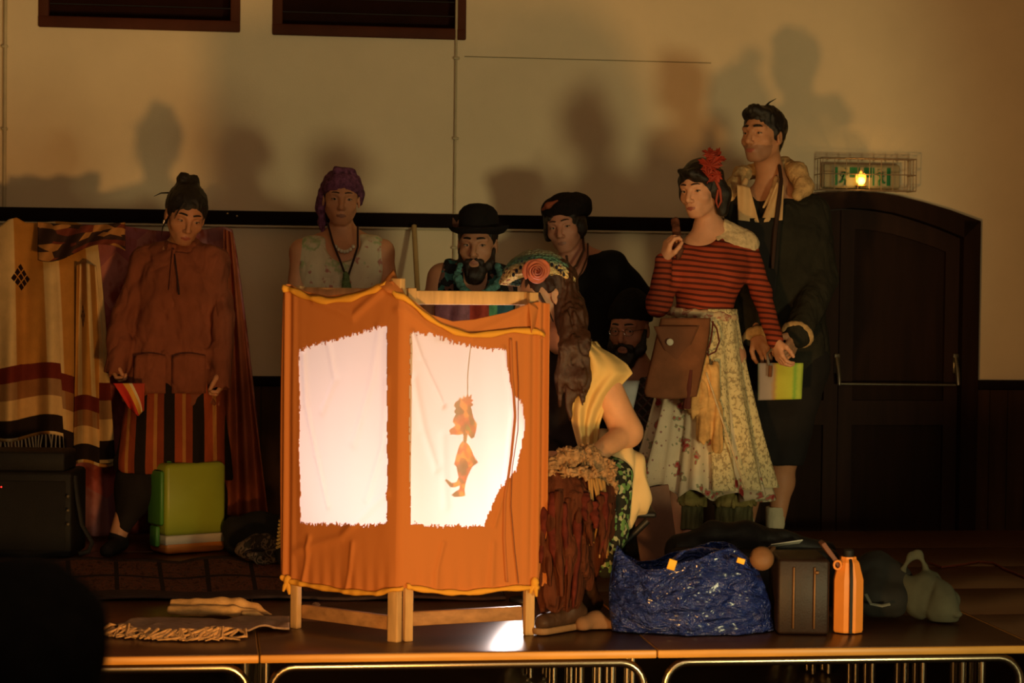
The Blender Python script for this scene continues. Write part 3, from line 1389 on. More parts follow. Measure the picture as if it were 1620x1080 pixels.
orange = thin_cloth('orange_cotton', (.49, .17, .050), .08, .35)
white_c = thin_cloth('white_muslin', (.93, .81, .79), .62, .3)
hem_y = thin_cloth('yellow_hem', (.74, .36, .05), .12, .4)
sheet('orange_cloth', cloth_fn, 330, 300, orange, scr, .0012, cloth_keep)


def white_fn(u, v):
    s = lerp(.05, 1.975, u)
    z = lerp(wls[6][1] - .02, min(wls[4][1] + .03, pl(top_s, top_z, s) - .02), v)
    return panel_pt(s, z, OFF - .002 + fold_off(s, z) * .9)


sheet('white_cloth', white_fn, 300, 150, white_c, scr, 0.0)
# sewn hems
tops = [(s_, z_) for s_, z_ in zip(top_s, top_z) if s_ < 1.02]


def hem(pts, w, name, off=.010, n=60, m_=hem_y):
    ss = [p[0] for p in pts]
    zz = [p[1] for p in pts]

    def fn(u, v):
        i = u * (len(ss) - 1)
        s = float(np.interp(i, range(len(ss)), ss))
        z = float(np.interp(i, range(len(ss)), zz))
        return panel_pt(s, z + (v - .5) * w * (1 + .25 * math.sin(u * 31)), OFF + off + .006 * math.sin(v * math.pi) + fold_off(s, z))
    return sheet(name, fn, n, 6, m_, scr, .002)


hem([s_of_px(*p) for p in ((449, 455), (462, 458), (490, 470), (520, 476), (560, 471), (595, 458), (614, 449))], .020, 'hem')
hem([s_of_px(*p) for p in ((633, 462), (650, 480), (668, 497), (690, 512), (715, 524), (740, 530), (775, 528), (810, 522), (846, 524), (860, 530))], .017, 'hem', .014)
hem([s_of_px(*p) for p in ((449, 912), (462, 919), (500, 927), (550, 935), (600, 938), (628, 930))], .016, 'hem')
hem([s_of_px(*p) for p in ((642, 926), (652, 929), (700, 936), (740, 937), (800, 930), (850, 928))], .016, 'hem')


# corner of the cloth folded over the middle post
def peak(u, v):
    a = PN(600, 452, C_ + nl * .04, nl)
    tip = PN(622, 426, C_ - nl * .02, nl)
    r_ = PN(643, 470, C_ + nr * .035, nr)
    l2 = PN(612, 462, C_ + nl * .045, nl)
    p = a.lerp(tip, u).lerp(l2.lerp(r_, u), v)
    return p + nl * (.014 * math.sin(u * 3.1) * math.sin(v * 3.1))


sheet('cloth_corner', peak, 14, 14, orange, scr, .002)


def corner_r(u, v):
    a, b2 = PN(835, 478, D_ + nr * .03, nr), PN(868, 500, D_ + nr * .0, nr)
    c, d = PN(838, 525, D_ + nr * .035, nr), PN(856, 536, D_ + nr * .03, nr)
    return a.lerp(b2, u).lerp(c.lerp(d, u), v) + nr * .012 * math.sin(u * 5 + v * 2)


sheet('cloth_corner', corner_r, 14, 14, orange, scr, .002)
# tied knots at the lower corners
for (kx, ky, pn, pa) in ((455, 918, nl, A_), (405, 0, nl, None), (846, 921, nr, D_)):
    if pa is None:
        continue
    b = MB()
    c = PN(kx, ky, pa + pn * .03, pn)
    b.ball(c, (.014, .012, .018), 12)
    for dx, dz in ((-.014, -.035), (.006, -.045)):
        b.tube([c, c + Vector((dx * .6, -.004, dz * .5)), c + Vector((dx, 0, dz))], [.007, .008, .004], 8)
    b.build('knot', hem_y, scr)
# narrow seam strip on the right-hand side of the cloth (doubled fabric)
seam = [s_of_px(*p) for p in ((806, 535), (808, 600), (812, 660), (806, 720), (797, 780), (796, 850), (800, 920))]
hem_b = thin_cloth('doubled_cloth', (.42, .14, .05), .06, .3)


def seam_fn(u, v):
    i = v * (len(seam) - 1)
    s = float(np.interp(i, range(len(seam)), [p[0] for p in seam]))
    z = float(np.interp(i, range(len(seam)), [p[1] for p in seam]))
    return panel_pt(s + (u - .5) * .020, z, OFF + .010 + fold_off(s, z))


sheet('seam_strip', seam_fn, 3, 60, hem_b, scr, .001)
tubeobj('seam_cord', [panel_pt(s_of_px(x, y)[0], s_of_px(x, y)[1], OFF + .012) for x, y in ((815, 540), (818, 610), (817, 680), (808, 740), (806, 800), (812, 870), (818, 922))], .0016, mat('brown_cord', (.18, .06, .03)), scr)

# ------------------------------------------------------------------ shadow puppet
_fm = min(fold_off(*s_of_px(x, y)) for x in range(700, 765, 8) for y in range(540, 795, 12))
pz = (C_ + nr * (OFF - .002 + _fm * .9 - .0045))


def pp(x, y, o=0.0):
    return PN(x, y, pz - nr * o, nr)


pup = thing('shadow_puppet', pp(737, 720), 'flat coloured shadow puppet with crest and pointed shoes hanging behind white cloth', 'puppet')


def puppet_mat(name, c1, c2, c3, sc):
    def fn(t):
        v = t.vor(t.obj(), sc, out='Color')
        x = t.sep(v)[0]
        return t.ramp(x, [(0.0, c1), (.45, c1), (.47, c2), (.74, c2), (.76, c3), (1, c3)], 'CONSTANT')
    m_ = bpy.data.materials.new(name)
    m_.use_nodes = True
    t = NT(m_)
    t.n.remove(t.bsdf())
    out = [n for n in t.n if n.type == 'OUTPUT_MATERIAL'][0]
    c = fn(t)
    tp = t.node('ShaderNodeBsdfTransparent')
    t.put(tp.inputs[0], c)
    d = t.node('ShaderNodeBsdfTranslucent')
    t.put(d.inputs[0], c)
    mx = t.node('ShaderNodeMixShader')
    mx.inputs[0].default_value = .8
    t.l.new(d.outputs[0], mx.inputs[1])
    t.l.new(tp.outputs[0], mx.inputs[2])
    t.l.new(mx.outputs[0], out.inputs[0])
    return m_


pm_red = puppet_mat('puppet_leather_red', (.70, .13, .02), (1.0, .52, .12), (.28, .05, .02), 48)
pm_grn = puppet_mat('puppet_leather_green', (.30, 1.0, .12), (1.0, .60, .10), (.80, .20, .25), 60)
body_out = [(722, 641), (727, 637), (729, 632), (733, 635), (735, 629), (738, 633), (741, 626), (743, 631), (747, 627), (746, 634), (750, 636), (746, 639), (750, 643), (746, 646), (748, 656), (750, 664), (755, 672), (754, 683), (751, 694), (746, 696), (742, 690), (736, 688), (727, 691), (720, 690), (714, 690), (713, 683), (718, 680), (722, 676), (718, 671), (720, 664), (723, 659), (720, 655), (723, 650), (720, 646)]
legs_out = [(729, 706), (733, 701), (738, 702), (743, 706), (747, 714), (751, 724), (757, 733), (748, 740), (744, 748), (740, 757), (737, 768), (736, 776), (737, 785), (730, 787), (719, 787), (716, 784), (722, 779), (728, 776), (729, 769), (722, 772), (714, 772), (706, 762), (708, 760), (717, 766), (724, 764), (727, 757), (725, 748), (724, 740), (720, 737), (724, 722)]
sash = [(738, 716), (746, 722), (756, 734), (748, 735), (740, 728), (736, 722)]
chest = [(736, 672), (746, 668), (753, 674), (751, 688), (744, 690), (738, 684)]
for nm, poly, m_, o in (('upper_body', body_out, pm_red, 0), ('lower_body', legs_out, pm_red, 0), ('sash', sash, pm_grn, .003), ('sleeve', chest, pm_grn, .003)):
    b = MB()
    b.prism([pp(x, y, o) for x, y in poly], (0, 0, 0), -nr * .0012)
    b.build(nm, m_, pup, smooth=0)
b = MB()
b.prism([pp(x, y, .001) for x, y in ((734, 688), (741, 688), (739, 704), (735, 704))], (0, 0, 0), -nr * .001)
b.build('waist_joint', thin_cloth('puppet_gold', (.9, .6, .2), .9, 0), pup, smooth=0)
hook = [pp(x, y, .002) for x, y in ((741, 628), (741, 600), (743, 575), (745, 558), (746, 549), (744, 543), (741, 543), (740, 547), (743, 549))]
tubeobj('rod', hook, .0014, mat('wire', (.05, .03, .02), .4), pup)

# ------------------------------------------------------------------ clip lamp behind the screen
lamp = thing('clip_lamp', (LAMP_POS.x, LAMP_POS.y, .0), 'small clip lamp with glowing reflector bulb on the stage behind the screen', 'lamp')
aim = (Vector((-.16, 6.95, .56)) - LAMP_POS).normalized()
lx = aim.orthogonal().normalized()
ly = aim.cross(lx)
b = MB()
lc = LAMP_POS - aim * .035
b.lathe(lc, [(.012, -.05), (.018, -.048), (.022, -.02), (.040, .005), (.050, .022), (.052, .024), (.048, .020), (.036, .002), (.02, -.018)], (lx, ly, aim), 24, closed=False)
b.build('lamp_shade', mat('white_enamel', (.8, .76, .7), .3), lamp)
b = MB()
b.ball(lc + aim * .006, .022, 16)
b.build('bulb', emat('bulb_glow', (1.0, .82, .62), 14), lamp)
tubeobj('gooseneck', [lc - aim * .05, lc - aim * .07 + Vector((0, 0, -.02)), Vector((LAMP_POS.x + .02, LAMP_POS.y + .08, .02)), Vector((LAMP_POS.x + .02, LAMP_POS.y + .07, .006))], .006, mat('black_plastic', (.01, .01, .01), .4), lamp)
b = MB()
b.lathe((LAMP_POS.x + .02, LAMP_POS.y + .07, 0), [(.05, 0), (.05, .008), (.045, .014), (.01, .018)], n=24)
b.build('lamp_base', mat('black_plastic', (.01, .01, .01), .4), lamp)
# ------------------------------------------------------------------ the people
iris_d = mat('dark_iris', (.02, .012, .008), .2, .5, 0, bump=0)
lipsm = mat('lips', (.30, .085, .06), .4, .4, .05, bump=0, sss=.1)
lips_d = mat('lips_pale', (.27, .11, .075), .45, .4, .05, bump=0, sss=.1)


def hairmat(name, col):
    return mat(name, col, .42, .4, .5, 60, .5, 120, stretch=(6, 6, 1.2))


h_black = hairmat('black_hair', (.010, .007, .005))
h_brown = hairmat('brown_hair', (.035, .014, .007))
h_dark = hairmat('dark_brown_hair', (.016, .009, .006))
Z = Vector((0, 0, 1))


# ============ A: woman in the rust tunic
def J0(Y):
    return lambda x, y, d=0.0: P(x, y, Y + d)


def woman_tunic():
    J = J0(9.0)
    base = PG(285, 893)
    t = thing('person', base, 'person in rust-brown hooded tunic and striped baggy trousers standing behind green cool box, head bowed', 'person')
    H = Head(J(294, 340, -.09), yaw=18, pitch=20, roll=-8, sc=1.02)
    j = dict(shl=J(228, 414, .02), shr=J(338, 416, .02), neck=J(287, 396, .05), chest=J(284, 445, .02), waist=J(280, 540, .02),
             hipl=J(250, 610, .02), hipr=J(308, 610, .02))
    sk = skin('olive_skin', (.46, .22, .12))
    B = SDF()
    H.sculpt(B, j['neck'] + Vector((0, .0, 0)), .052, jaw=.95)
    trunk(B, j, (0, -1, 0), .92)
    arms = [[j['shl'], J(198, 495, -.02), J(183, 560, -.06)], [j['shr'], J(352, 500, -.02), J(350, 582, -.06)]]
    for a in arms:
        B.chain(a, [.046, .036, .025], .03)
    hand(B, arms[0][2], J(184, 620, -.10) - arms[0][2], Vector((1, -.2, 0)), Vector((.3, -1, 0)), (.9, 1, 1.1, 1.1), .5)
    hand(B, arms[1][2], J(348, 640, -.10) - arms[1][2], Vector((-1, -.2, 0)), Vector((-.3, -1, 0)), (.9, 1, 1.1, 1.1), .5)
    legs = [[j['hipl'], J(222, 745, -.05), J(186, 848, -.10)], [j['hipr'], J(325, 750, .12), Vector((J(335, 858).x, 9.18, .085))]]
    for a in legs:
        B.chain(a, [.085, .055, .036], .03)
    B.build('body', [sk, lipsm], t, .004, H.paint_lips())
    H.eyes(t, iris_d, look=(-.2, -.3), open_=.8, brow=h_black)
    # hair with a bun, loose strands
    h = SDF()
    H.hair(h, .012, .046)
    h.ell(H.w(0, -.075, .098), (.048, .045, .045), None, .02)
    h.ell(H.w(.025, -.07, .130), (.030, .028, .028), None, .012)
    h.ell(H.w(-.020, -.085, .125), (.026, .026, .026), None, .012)
    h.disp(wrinkle(.006, 60, (1, 1, .5), 3))
    h.build('hair', h_black, t, .0045)
    for a_, b_, c_ in (((.035, .078, .075), (.052, .088, .040), (.058, .074, .000)), ((-.05, .065, .07), (-.068, .06, .03), (-.071, .045, -.02)),
                       ((.074, .0, -.03), (.080, -.01, -.07), (.076, -.02, -.11)), ((.06, -.08, .06), (.10, -.085, .05), (.125, -.09, .03))):
        tubeobj('hair_strand', [H.w(*a_), H.w(*b_), H.w(*c_)], [.004, .003, .001], h_black, t, 6)
    tubeobj('earring', [H.w(.080, -.01, -.038), H.w(.081, -.008, -.052)], .004, mat('silver', (.7, .68, .6), .25, metal=1, bump=0), t)
    # tunic
    lin = mat('rust_linen', (.215, .068, .036), .9, .15, .22, 7, .4, 420, crease=.5)
    G = SDF()
    F = (0, -1, 0)
    G.cap(j['shl'], j['shr'], .068, .068, .05)
    for s_ in ('shl', 'shr'):
        G.cap(j['neck'] + Vector((0, -.01, 0)), j[s_] * .55 + j['neck'] * .45, .070, .068, .03)
    G.cap(J(258, 440), J(308, 440), .105, .105, .04, (F, .8))
    G.cap(J(260, 455), J(244, 590, 0), .108, .128, .05, (F, .82))
    G.cap(J(304, 455), J(300, 590, 0), .100, .120, .05, (F, .82))
    G.cap(J(244, 590), J(226, 680), .128, .122, .06, (F, .85))
    G.cap(J(300, 590), J(306, 680), .128, .130, .06, (F, .85))
    G.cap(j['neck'] + Vector((0, 0, .02)), J(287, 410, .0), .055, .075, .03)
    G.cut(J(265, 641), (-.02, 0, -1))
    for a, wst in ((arms[0], (180, 600, -.11)), (arms[1], (349, 625, -.10))):
        G.chain([a[0], a[1], J(*wst)], [.056, .056, .054], .018)
    G.disp(wrinkle(.020, 9, (1, 1, .45), 1.7))
    G.disp(wrinkle(.009, 26, (1, 1, .6), 4.7))
    G.cap(J(288, 386, -.03), J(290, 350, -.06), .046, .064, .01, None, True)
    for wst, e2 in (((180, 600, -.11), arms[0][1]), ((349, 625, -.10), arms[1][1])):
        pw = J(*wst)
        dd = (pw - e2).normalized()
        G.cap(pw - dd * .0, pw + dd * .08, .046, .050, .008, None, True)
        G.ell(pw + dd * .062, (.075, .075, .055), None, .004, True)
    G.build('tunic', lin, t, .006)
    # rolled collar, cord, pockets
    C = SDF()
    for r_, z_, k_ in ((.062, 392, .017), (.068, 400, .018), (.058, 384, .014)):
        c = J(287, z_, .015)
        n_ = 16
        pts = [c + Vector((math.cos(2 * math.pi * i / n_) * r_, math.sin(2 * math.pi * i / n_) * r_ * .85 - .01, math.sin(2 * math.pi * i / n_ * 1.0) * .014)) for i in range(n_ + 1)]
        for i in range(n_):
            C.cap(pts[i], pts[i + 1], k_ * .62, None, .012)
    C.disp(wrinkle(.005, 40, (1, 1, 1), 2))
    C.build('collar', lin, t, .005)
    fy = -.135
    tubeobj('neck_cord', [J(276, 402, -.10), J(279, 425, fy), J(282, 450, fy), J(283, 466, fy)], [.003, .003, .0035, .005], mat('dark_cord', (.03, .012, .01)), t)
    tubeobj('neck_placket', [J(275, 396, -.085), J(271, 430, -.118), J(268, 460, -.127)], [.006, .004, .003], lin, t)
    for (x0, x1) in ((212, 262), (272, 326)):
        def pk(u, v, x0=x0, x1=x1):
            return J(lerp(x0, x1, u), lerp(622, 563 - 4 * math.sin(u * math.pi), v), -.127 + .012 * abs(u - .5) * 2 - .006 * math.sin(v * 3.1))
        sheet('pocket', pk, 10, 10, lin, t, .004)

    # baggy striped trousers
    def stripes(tt):
        x = tt.sep(tt.obj())[0]
        f = tt.m('FRACT', tt.m('MULTIPLY', x, 8.6))
        c = tt.ramp(f, [(0, (.012, .008, .006)), (.30, (.012, .008, .006)), (.32, (.27, .055, .018)), (.56, (.27, .055, .018)), (.58, (.36, .16, .045)), (.68, (.36, .16, .045)), (.70, (.20, .04, .015)), (.92, (.20, .04, .015)), (.94, (.012, .008, .006))], 'CONSTANT')
        return c
    st = mat('striped_trouser_cloth', (.2, .05, .02), .85, .15, .15, 8, .3, 300, fn=stripes, crease=.3)
    G = SDF()
    G.cap(j['hipl'], j['hipr'], .11, .11, .06)
    G.cap(j['hipl'], J(224, 730, -.04), .11, .118, .05)
    G.cap(j['hipr'], J(325, 760, .13), .11, .12, .05)
    G.cap(J(260, 640), J(270, 720), .10, .09, .08)
    G.cap(J(290, 640), J(300, 740), .10, .09, .08)
    G.cut(J(224, 747), (-.1, 0, -1))
    G.cut(J(280, 600), (0, 0, 1))
    G.disp(wrinkle(.016, 9, (1.4, 1.4, .16), 8))
    G.build('striped_trousers', st, t, .007)
    G = SDF()
    blk = mat('black_jersey', (.012, .009, .008), .85, .15, .2, 8, .3, 200)
    G.chain([J(226, 700, -.03), J(216, 775, -.06), J(194, 832, -.10)], [.105, .088, .036], .04)
    G.chain([J(322, 740, .12), J(330, 790, .15), Vector((J(336, 850).x, 9.18, .10))], [.09, .075, .036], .04)
    G.cut(J(224, 742), (0, 0, 1))
    G.disp(wrinkle(.010, 14, (1, 1, .5), 8))
    G.build('leggings', blk, t, .006)
    for an, to in ((J(186, 850, -.10), PG(160, 880, .022)), (J(335, 860, .18), PG(325, 880, .022))):
        G = SDF()
        a0 = Vector(an)
        a0.z = .07
        to = a0 + Vector((to.x - a0.x, -.10, 0)).normalized() * .15
        to.z = .026
        foot(G, a0, to, .036)
        G.cut((0, 0, .004), (0, 0, -1))
        G.build('shoe', blk, t, .005)
    return t


woman_tunic()
# red and yellow cloth tucked behind her hand


def rag(u, v):
    w = 1 - .55 * v
    return P(lerp(204, 204, 0) + (u - .5) * 50 * w + 12 * v, lerp(606, 658 - 22 * abs(u - .6), v), 8.78 + .02 * math.sin(u * 9) * v)


def ragpat(t):
    u = t.sep(t.uv())
    f = t.m('ADD', u[0], t.m('MULTIPLY', u[1], -.35))
    return t.ramp(f, [(0, (.50, .03, .02)), (.28, (.50, .03, .02)), (.30, (.65, .33, .05)), (.48, (.65, .33, .05)), (.5, (.6, .5, .3)), (.6, (.35, .04, .02))], 'CONSTANT')


tag(sheet('bandana', rag, 16, 16, mat('red_yellow_print', (.5, .03, .02), .8, fn=ragpat, bump=.1), None, .004, loc=P(205, 630, 8.85)),
    'red and yellow cloth hanging below hem of rust tunic', 'cloth')


# ============ B: woman in the purple kerchief
def woman_kerchief():
    J = J0(9.15)
    t = thing('person', Vector((J(545, 400).x, 9.15, 0)), 'person in purple head scarf and sleeveless white blouse standing behind shadow screen', 'person')
    H = Head(J(540, 314, .02), yaw=6, pitch=4, roll=-2, sc=.99)
    j = dict(shl=J(478, 398, .02), shr=J(604, 398, .02), neck=J(541, 372, .06), chest=J(541, 430, .04), waist=J(541, 540, .04),
             hipl=J(515, 610, .04), hipr=J(567, 610, .04))
    sk = skin('weathered_skin', (.54, .25, .13))
    B = SDF()
    H.sculpt(B, j['neck'], .048, jaw=1.0, nose=1.1)
    trunk(B, j, (0, -1, 0), .95)
    for a in ([j['shl'], J(466, 485, .0), J(470, 560, -.05)], [j['shr'], J(620, 485, .0), J(615, 565, -.05)]):
        B.chain(a, [.047, .040, .027], .03)
        hand(B, a[2], Vector((0, -.1, -1)), Vector((0, 1, 0)), Vector((1 if a[2].x > j['neck'].x else -1, 0, 0)) * -1, (.4, .5, .5, .6), .5)
    for q, hx in ((-1, j['hipl']), (1, j['hipr'])):
        B.chain([hx, hx + Vector((q * .02, 0, -.30)), Vector((hx.x + q * .03, 9.2, .08))], [.085, .055, .038], .03)
    B.build('body', [sk, lips_d], t, .004, H.paint_lips())
    H.eyes(t, iris_d, look=(-.1, 0), open_=.85, brow=h_dark, thick=.0024)
    h = SDF()
    H.hair(h, .008, .040, back=-.075)
    h.disp(wrinkle(.005, 60, (1, 1, .5), 3))
    h.build('hair', h_dark, t, .0045)
    sc = mat('purple_scarf_cotton', (.13, .045, .095), .9, .2, .7, 50, .5, 120)
    G = SDF()
    H.ell(G, (0, -.024, .040), (.091, .108, .092), .02)
    H.ell(G, (0, .150, -.045), (.085, .100, .098), .012, True)
    G.cut(H.w(0, .0, .010), H.R @ Vector((0, .30, -1)))
    G.ell(H.w(-.080, -.04, .015), (.022, .03, .05), None, .02)
    G.ell(H.w(.080, -.03, -.01), (.020, .03, .06), None, .02)
    G.cap(H.w(.03, .02, .125), H.w(-.04, .0, .115), .016, .014, .02)
    G.chain([H.w(.075, -.03, .02), H.w(.086, -.03, -.04), H.w(.080, -.02, -.11), H.w(.060, .01, -.19)], [.018, .018, .016, .012], .02)
    G.disp(wrinkle(.008, 26, (1, 1, 1.2), 6))
    G.disp(wrinkle(.003, 90, (1, 1, 1), 2))
    G.build('head_scarf', sc, t, .0045)

    def blouse(tt):
        o = tt.obj()
        n = tt.noise(o, 9, 3)
        c = tt.ramp(n, [(.0, (.62, .55, .38)), (.52, (.62, .55, .38)), (.58, (.33, .42, .20)), (.66, (.60, .53, .36))])
        v = tt.noise(tt.scale(o, (1, 1, 1)), 22, 2)
        return tt.mix(tt.ramp(v, [(.60, (0, 0, 0)), (.66, (1, 1, 1))]), c, (.45, .20, .16))
    bm_ = mat('white_printed_cotton', (.6, .55, .4), .85, .2, .08, 8, .3, 260, fn=blouse, crease=.4)
    G = SDF()
    F = (0, -1, 0)
    G.cap(J(490, 394, .02), J(592, 394, .02), .060, .060, .05)
    G.cap(J(510, 425, .03), J(573, 425, .03), .120, .120, .05, (F, .8))
    G.cap(J(541, 440, .03), J(541, 560, .03), .150, .150, .06, (F, .78))
    G.cap(J(541, 560, .03), J(541, 640, .03), .150, .165, .06, (F, .78))
    G.cut(J(541, 640), (0, 0, -1))
    G.cut(J(470, 400), (-1, 0, .25))
    G.cut(J(612, 400), (1, 0, .25))
    G.disp(wrinkle(.009, 9, (1.3, 1.3, .3), 11))
    G.ell(J(541, 372, -.09), (.092, .12, .115), None, .012, True)
    G.ell(J(541, 368, .05), (.085, .11, .07), None, .012, True)
    G.build('blouse', bm_, t, .0055)
    nk = mat('shell_necklace', (.62, .55, .42), .4)
    for i in range(7):
        a = lerp(-1, 1, i / 6)
        b = MB()
        b.ball(J(545 + a * 14, 398 - abs(a) ** 2 * 8, -.075 + abs(a) * .012), .0085, 10)
        b.build('necklace_shell', nk, t)
    dk = mat('dark_cord', (.03, .012, .01))
    tubeobj('neck_cord', [J(518, 352, -.02), J(527, 385, -.07), J(538, 412, -.12), J(549, 442, -.14)], .0045, dk, t)
    tubeobj('neck_cord', [J(566, 358, -.02), J(566, 390, -.07), J(558, 415, -.12), J(549, 442, -.14)], .0045, dk, t)
    G = SDF()
    G.cap(J(547, 432, -.14), J(548, 456, -.14), .012, .022, .01)
    G.disp(wrinkle(.008, 90, (1, 1, 1), 6))
    G.build('leaf_pendant', mat('green_leaf_bundle', (.10, .16, .06), .8, var=.4, vs=60), t, .005)
    sk2 = mat('dark_skirt', (.03, .02, .018), .9)
    G = SDF()
    G.cap(J(541, 600, .04), Vector((J(541, 0).x, 9.19, .25)), .15, .20, .03, (F, .8))
    G.cut((0, 0, .22), (0, 0, -1))
    G.disp(wrinkle(.012, 12, (1.4, 1.4, .1), 6))
    G.build('skirt', sk2, t, .009)
    for q in (-1, 1):
        G = SDF()
        a0 = Vector((t.location.x + q * .10, 9.2, .07))
        foot(G, a0, a0 + Vector((q * .03, -.15, -.045)), .037)
        G.cut((0, 0, .004), (0, 0, -1))
        G.build('shoe', sk2, t, .006)


woman_kerchief()


# ============ C: bearded man in the bowler hat
def man_bowler():
    J = J0(8.75)
    t = thing('person', Vector((J(745, 400).x, 8.85, 0)), 'bearded person in black bowler hat and sleeveless patterned vest crouching behind shadow screen', 'person')
    H = Head(J(755, 385, .0), yaw=-8, pitch=6, roll=0, sc=1.0)
    j = dict(shl=J(700, 440, .02), shr=J(812, 452, .02), neck=J(752, 430, .06), chest=J(754, 485, .05), waist=J(750, 585, .10),
             hipl=J(722, 650, .12), hipr=J(780, 650, .12))
    sk = skin('tanned_skin', (.40, .19, .105))
    B = SDF()
    H.sculpt(B, j['neck'], .058, male=True, jaw=1.08, nose=1.1)
    trunk(B, j, (0, -1, 0), 1.05)
    arms = ([j['shl'], J(672, 520, -.03), J(700, 590, -.12)], [j['shr'], J(835, 530, -.02), J(800, 590, -.12)])
    for a in arms:
        B.chain(a, [.056, .043, .029], .03)
        hand(B, a[2], Vector((.5 if a[2].x < j['neck'].x else -.5, -.4, -.6)), Vector((0, 1, -.3)), Vector((0, -.3, 1)), (.6, .7, .8, .8), .5)
    for q, hx in ((-1, j['hipl']), (1, j['hipr'])):
        kn = Vector((hx.x + q * .09, 8.62, .42))
        B.chain([hx, kn, Vector((kn.x, 8.95, .08))], [.09, .06, .04], .03)
    B.build('body', [sk, lips_d], t, .004, H.paint_lips())
    H.eyes(t, iris_d, look=(-.5, .1), open_=.95, brow=h_black, thick=.004)
    h = SDF()
    H.hair(h, .008, .045, back=-.05)
    h.disp(wrinkle(.004, 60, (1, 1, .5), 3))
    h.build('hair', h_black, t, .0045)
    bd = SDF()
    for q in (-1, 1):
        H.cap(bd, (q * .068, .01, -.025), (q * .052, .030, -.080), .012, .022, .02)
        H.cap(bd, (q * .052, .030, -.080), (0, .068, -.118), .024, .028, .02)
        H.cap(bd, (q * .006, .094, -.055), (q * .030, .076, -.070), .0065, .010, .010)
        H.cap(bd, (q * .030, .076, -.070), (q * .028, .066, -.095), .012, .016, .012)
    H.ell(bd, (0, .062, -.128), (.042, .034, .036), .02)
    bd.disp(wrinkle(.006, 70, (1, 1, .4), 5))
    H.ell(bd, (0, .104, -.070), (.022, .022, .011), .004, True)
    bd.build('beard', h_dark, t, .004)
    felt = mat('black_felt', (.010, .008, .007), .95, .15, .2, 20, .2, 300)
    top = H.w(0, -.018, .030)
    ax_ = (H.R @ Vector((1, 0, 0)), (H.R @ Vector((0, 1, .12))).normalized(), None)
    uz_ = ax_[0].cross(ax_[1]).normalized()
    ax_ = (ax_[0], ax_[1], uz_)
    prof = [(.078, .004), (.110, .010), (.128, .022), (.130, .027), (.126, .027), (.108, .016), (.092, .010), (.088, .03), (.086, .07), (.079, .098), (.062, .118), (.038, .129), (.012, .132)]
    b = MB()
    vs, fs = [], []
    n_ = 40
    for r_, hh in prof:
        for i in range(n_):
            a = 2 * math.pi * i / n_
            rr = r_
            yy = math.sin(a)
            curl_ = .014 * abs(math.cos(a)) ** 2 * max(0, (r_ - .095) / .03)
            vs.append(top + ax_[0] * (rr * math.cos(a) * .98) + ax_[1] * (rr * yy * 1.14) + ax_[2] * (hh + curl_ - .004 * (r_ > .1) * abs(yy)))
    for i in range(len(prof) - 1):
        for q in range(n_):
            q2 = (q + 1) % n_
            fs.append((i * n_ + q, i * n_ + q2, (i + 1) * n_ + q2, (i + 1) * n_ + q))
    fs.append(tuple(reversed(range(n_))))
    fs.append(tuple((len(prof) - 1) * n_ + q for q in range(n_)))
    b.add(vs, fs)
    hat = b.build('bowler_hat', felt, t, 60)
    b = MB()
    ring = [top + ax_[0] * (.0935 * math.cos(a) * .98) + ax_[1] * (.0935 * 1.14 * math.sin(a)) + ax_[2] * .022 for a in [2 * math.pi * i / 32 for i in range(33)]]
    b.tube(ring, .011, 6, False, flat=((0, 0, 1), 1))
    b.build('hat_band', mat('black_ribbon', (.006, .005, .005), .5), hat)
    for k, (dx, dz, ln) in enumerate(((.080, .020, .05), (.084, .018, .045))):
        s_ = top + ax_[0] * dx * 1.0 + ax_[1] * .055 + ax_[2] * dz
        e_ = s_ + ax_[2] * ln + ax_[0] * (.015 * (1 - 2 * k))
        b = MB()
        b.tube([s_, s_.lerp(e_, .5), e_], [.004, .010, .002], 8, flat=((0, -1, 0), .25))
        b.build('feather', mat('brown_feather', (.10, .035, .018), .8), hat)

    def vp(tt):
        o = tt.obj()
        n = tt.vor(o, 45, out='Color')
        return tt.ramp(tt.sep(n)[0], [(0, (.010, .010, .012)), (.60, (.010, .010, .012)), (.62, (.03, .10, .10)), (.80, (.03, .10, .10)), (.82, (.12, .06, .05))], 'CONSTANT')
    vm = mat('dark_print_vest', (.02, .02, .02), .9, .15, .15, 9, .3, 200, fn=vp)
    G = SDF()
    F = (0, -1, 0)
    G.cap(J(712, 437, .02), J(802, 448, .02), .066, .066, .05)
    G.cap(J(722, 470, .04), J(786, 474, .04), .130, .130, .05, (F, .82))
    G.cap(J(754, 480, .04), J(750, 650, .10), .155, .150, .06, (F, .8))
    G.cut(J(750, 655), (0, 0, -1))
    G.cut(J(694, 440), (-1, 0, .35))
    G.cut(J(820, 440), (1, 0, .35))
    G.disp(wrinkle(.008, 12, (1.3, 1.3, .4), 13))
    G.ell(J(752, 428, -.10), (.060, .11, .110), None, .012, True)
    G.build('vest', vm, t, .0055)
    # scarf pieces around the neck and over the chest
    G = SDF()
    G.chain([J(727, 420, -.06), J(723, 440, -.10), J(735, 462, -.15), J(750, 470, -.16)], [.014, .016, .018, .02], .02)
    G.chain([J(786, 420, -.06), J(794, 440, -.10), J(776, 460, -.15), J(752, 470, -.16)], [.014, .016, .018, .02], .02)
    G.disp(wrinkle(.010, 60, (1, 1, 1), 6))
    G.build('teal_scarf', mat('teal_fringe_scarf', (.06, .17, .16), .9, var=.5, vs=60), t, .005)
    def chest_cloth(tt):
        x = tt.sep(tt.uv())[0]
        return tt.ramp(x, [(0, (.34, .16, .22)), (.42, (.30, .13, .20)), (.44, (.42, .06, .04)), (.66, (.40, .07, .05)), (.68, (.10, .30, .16)), (.80, (.04, .14, .20))], 'CONSTANT')
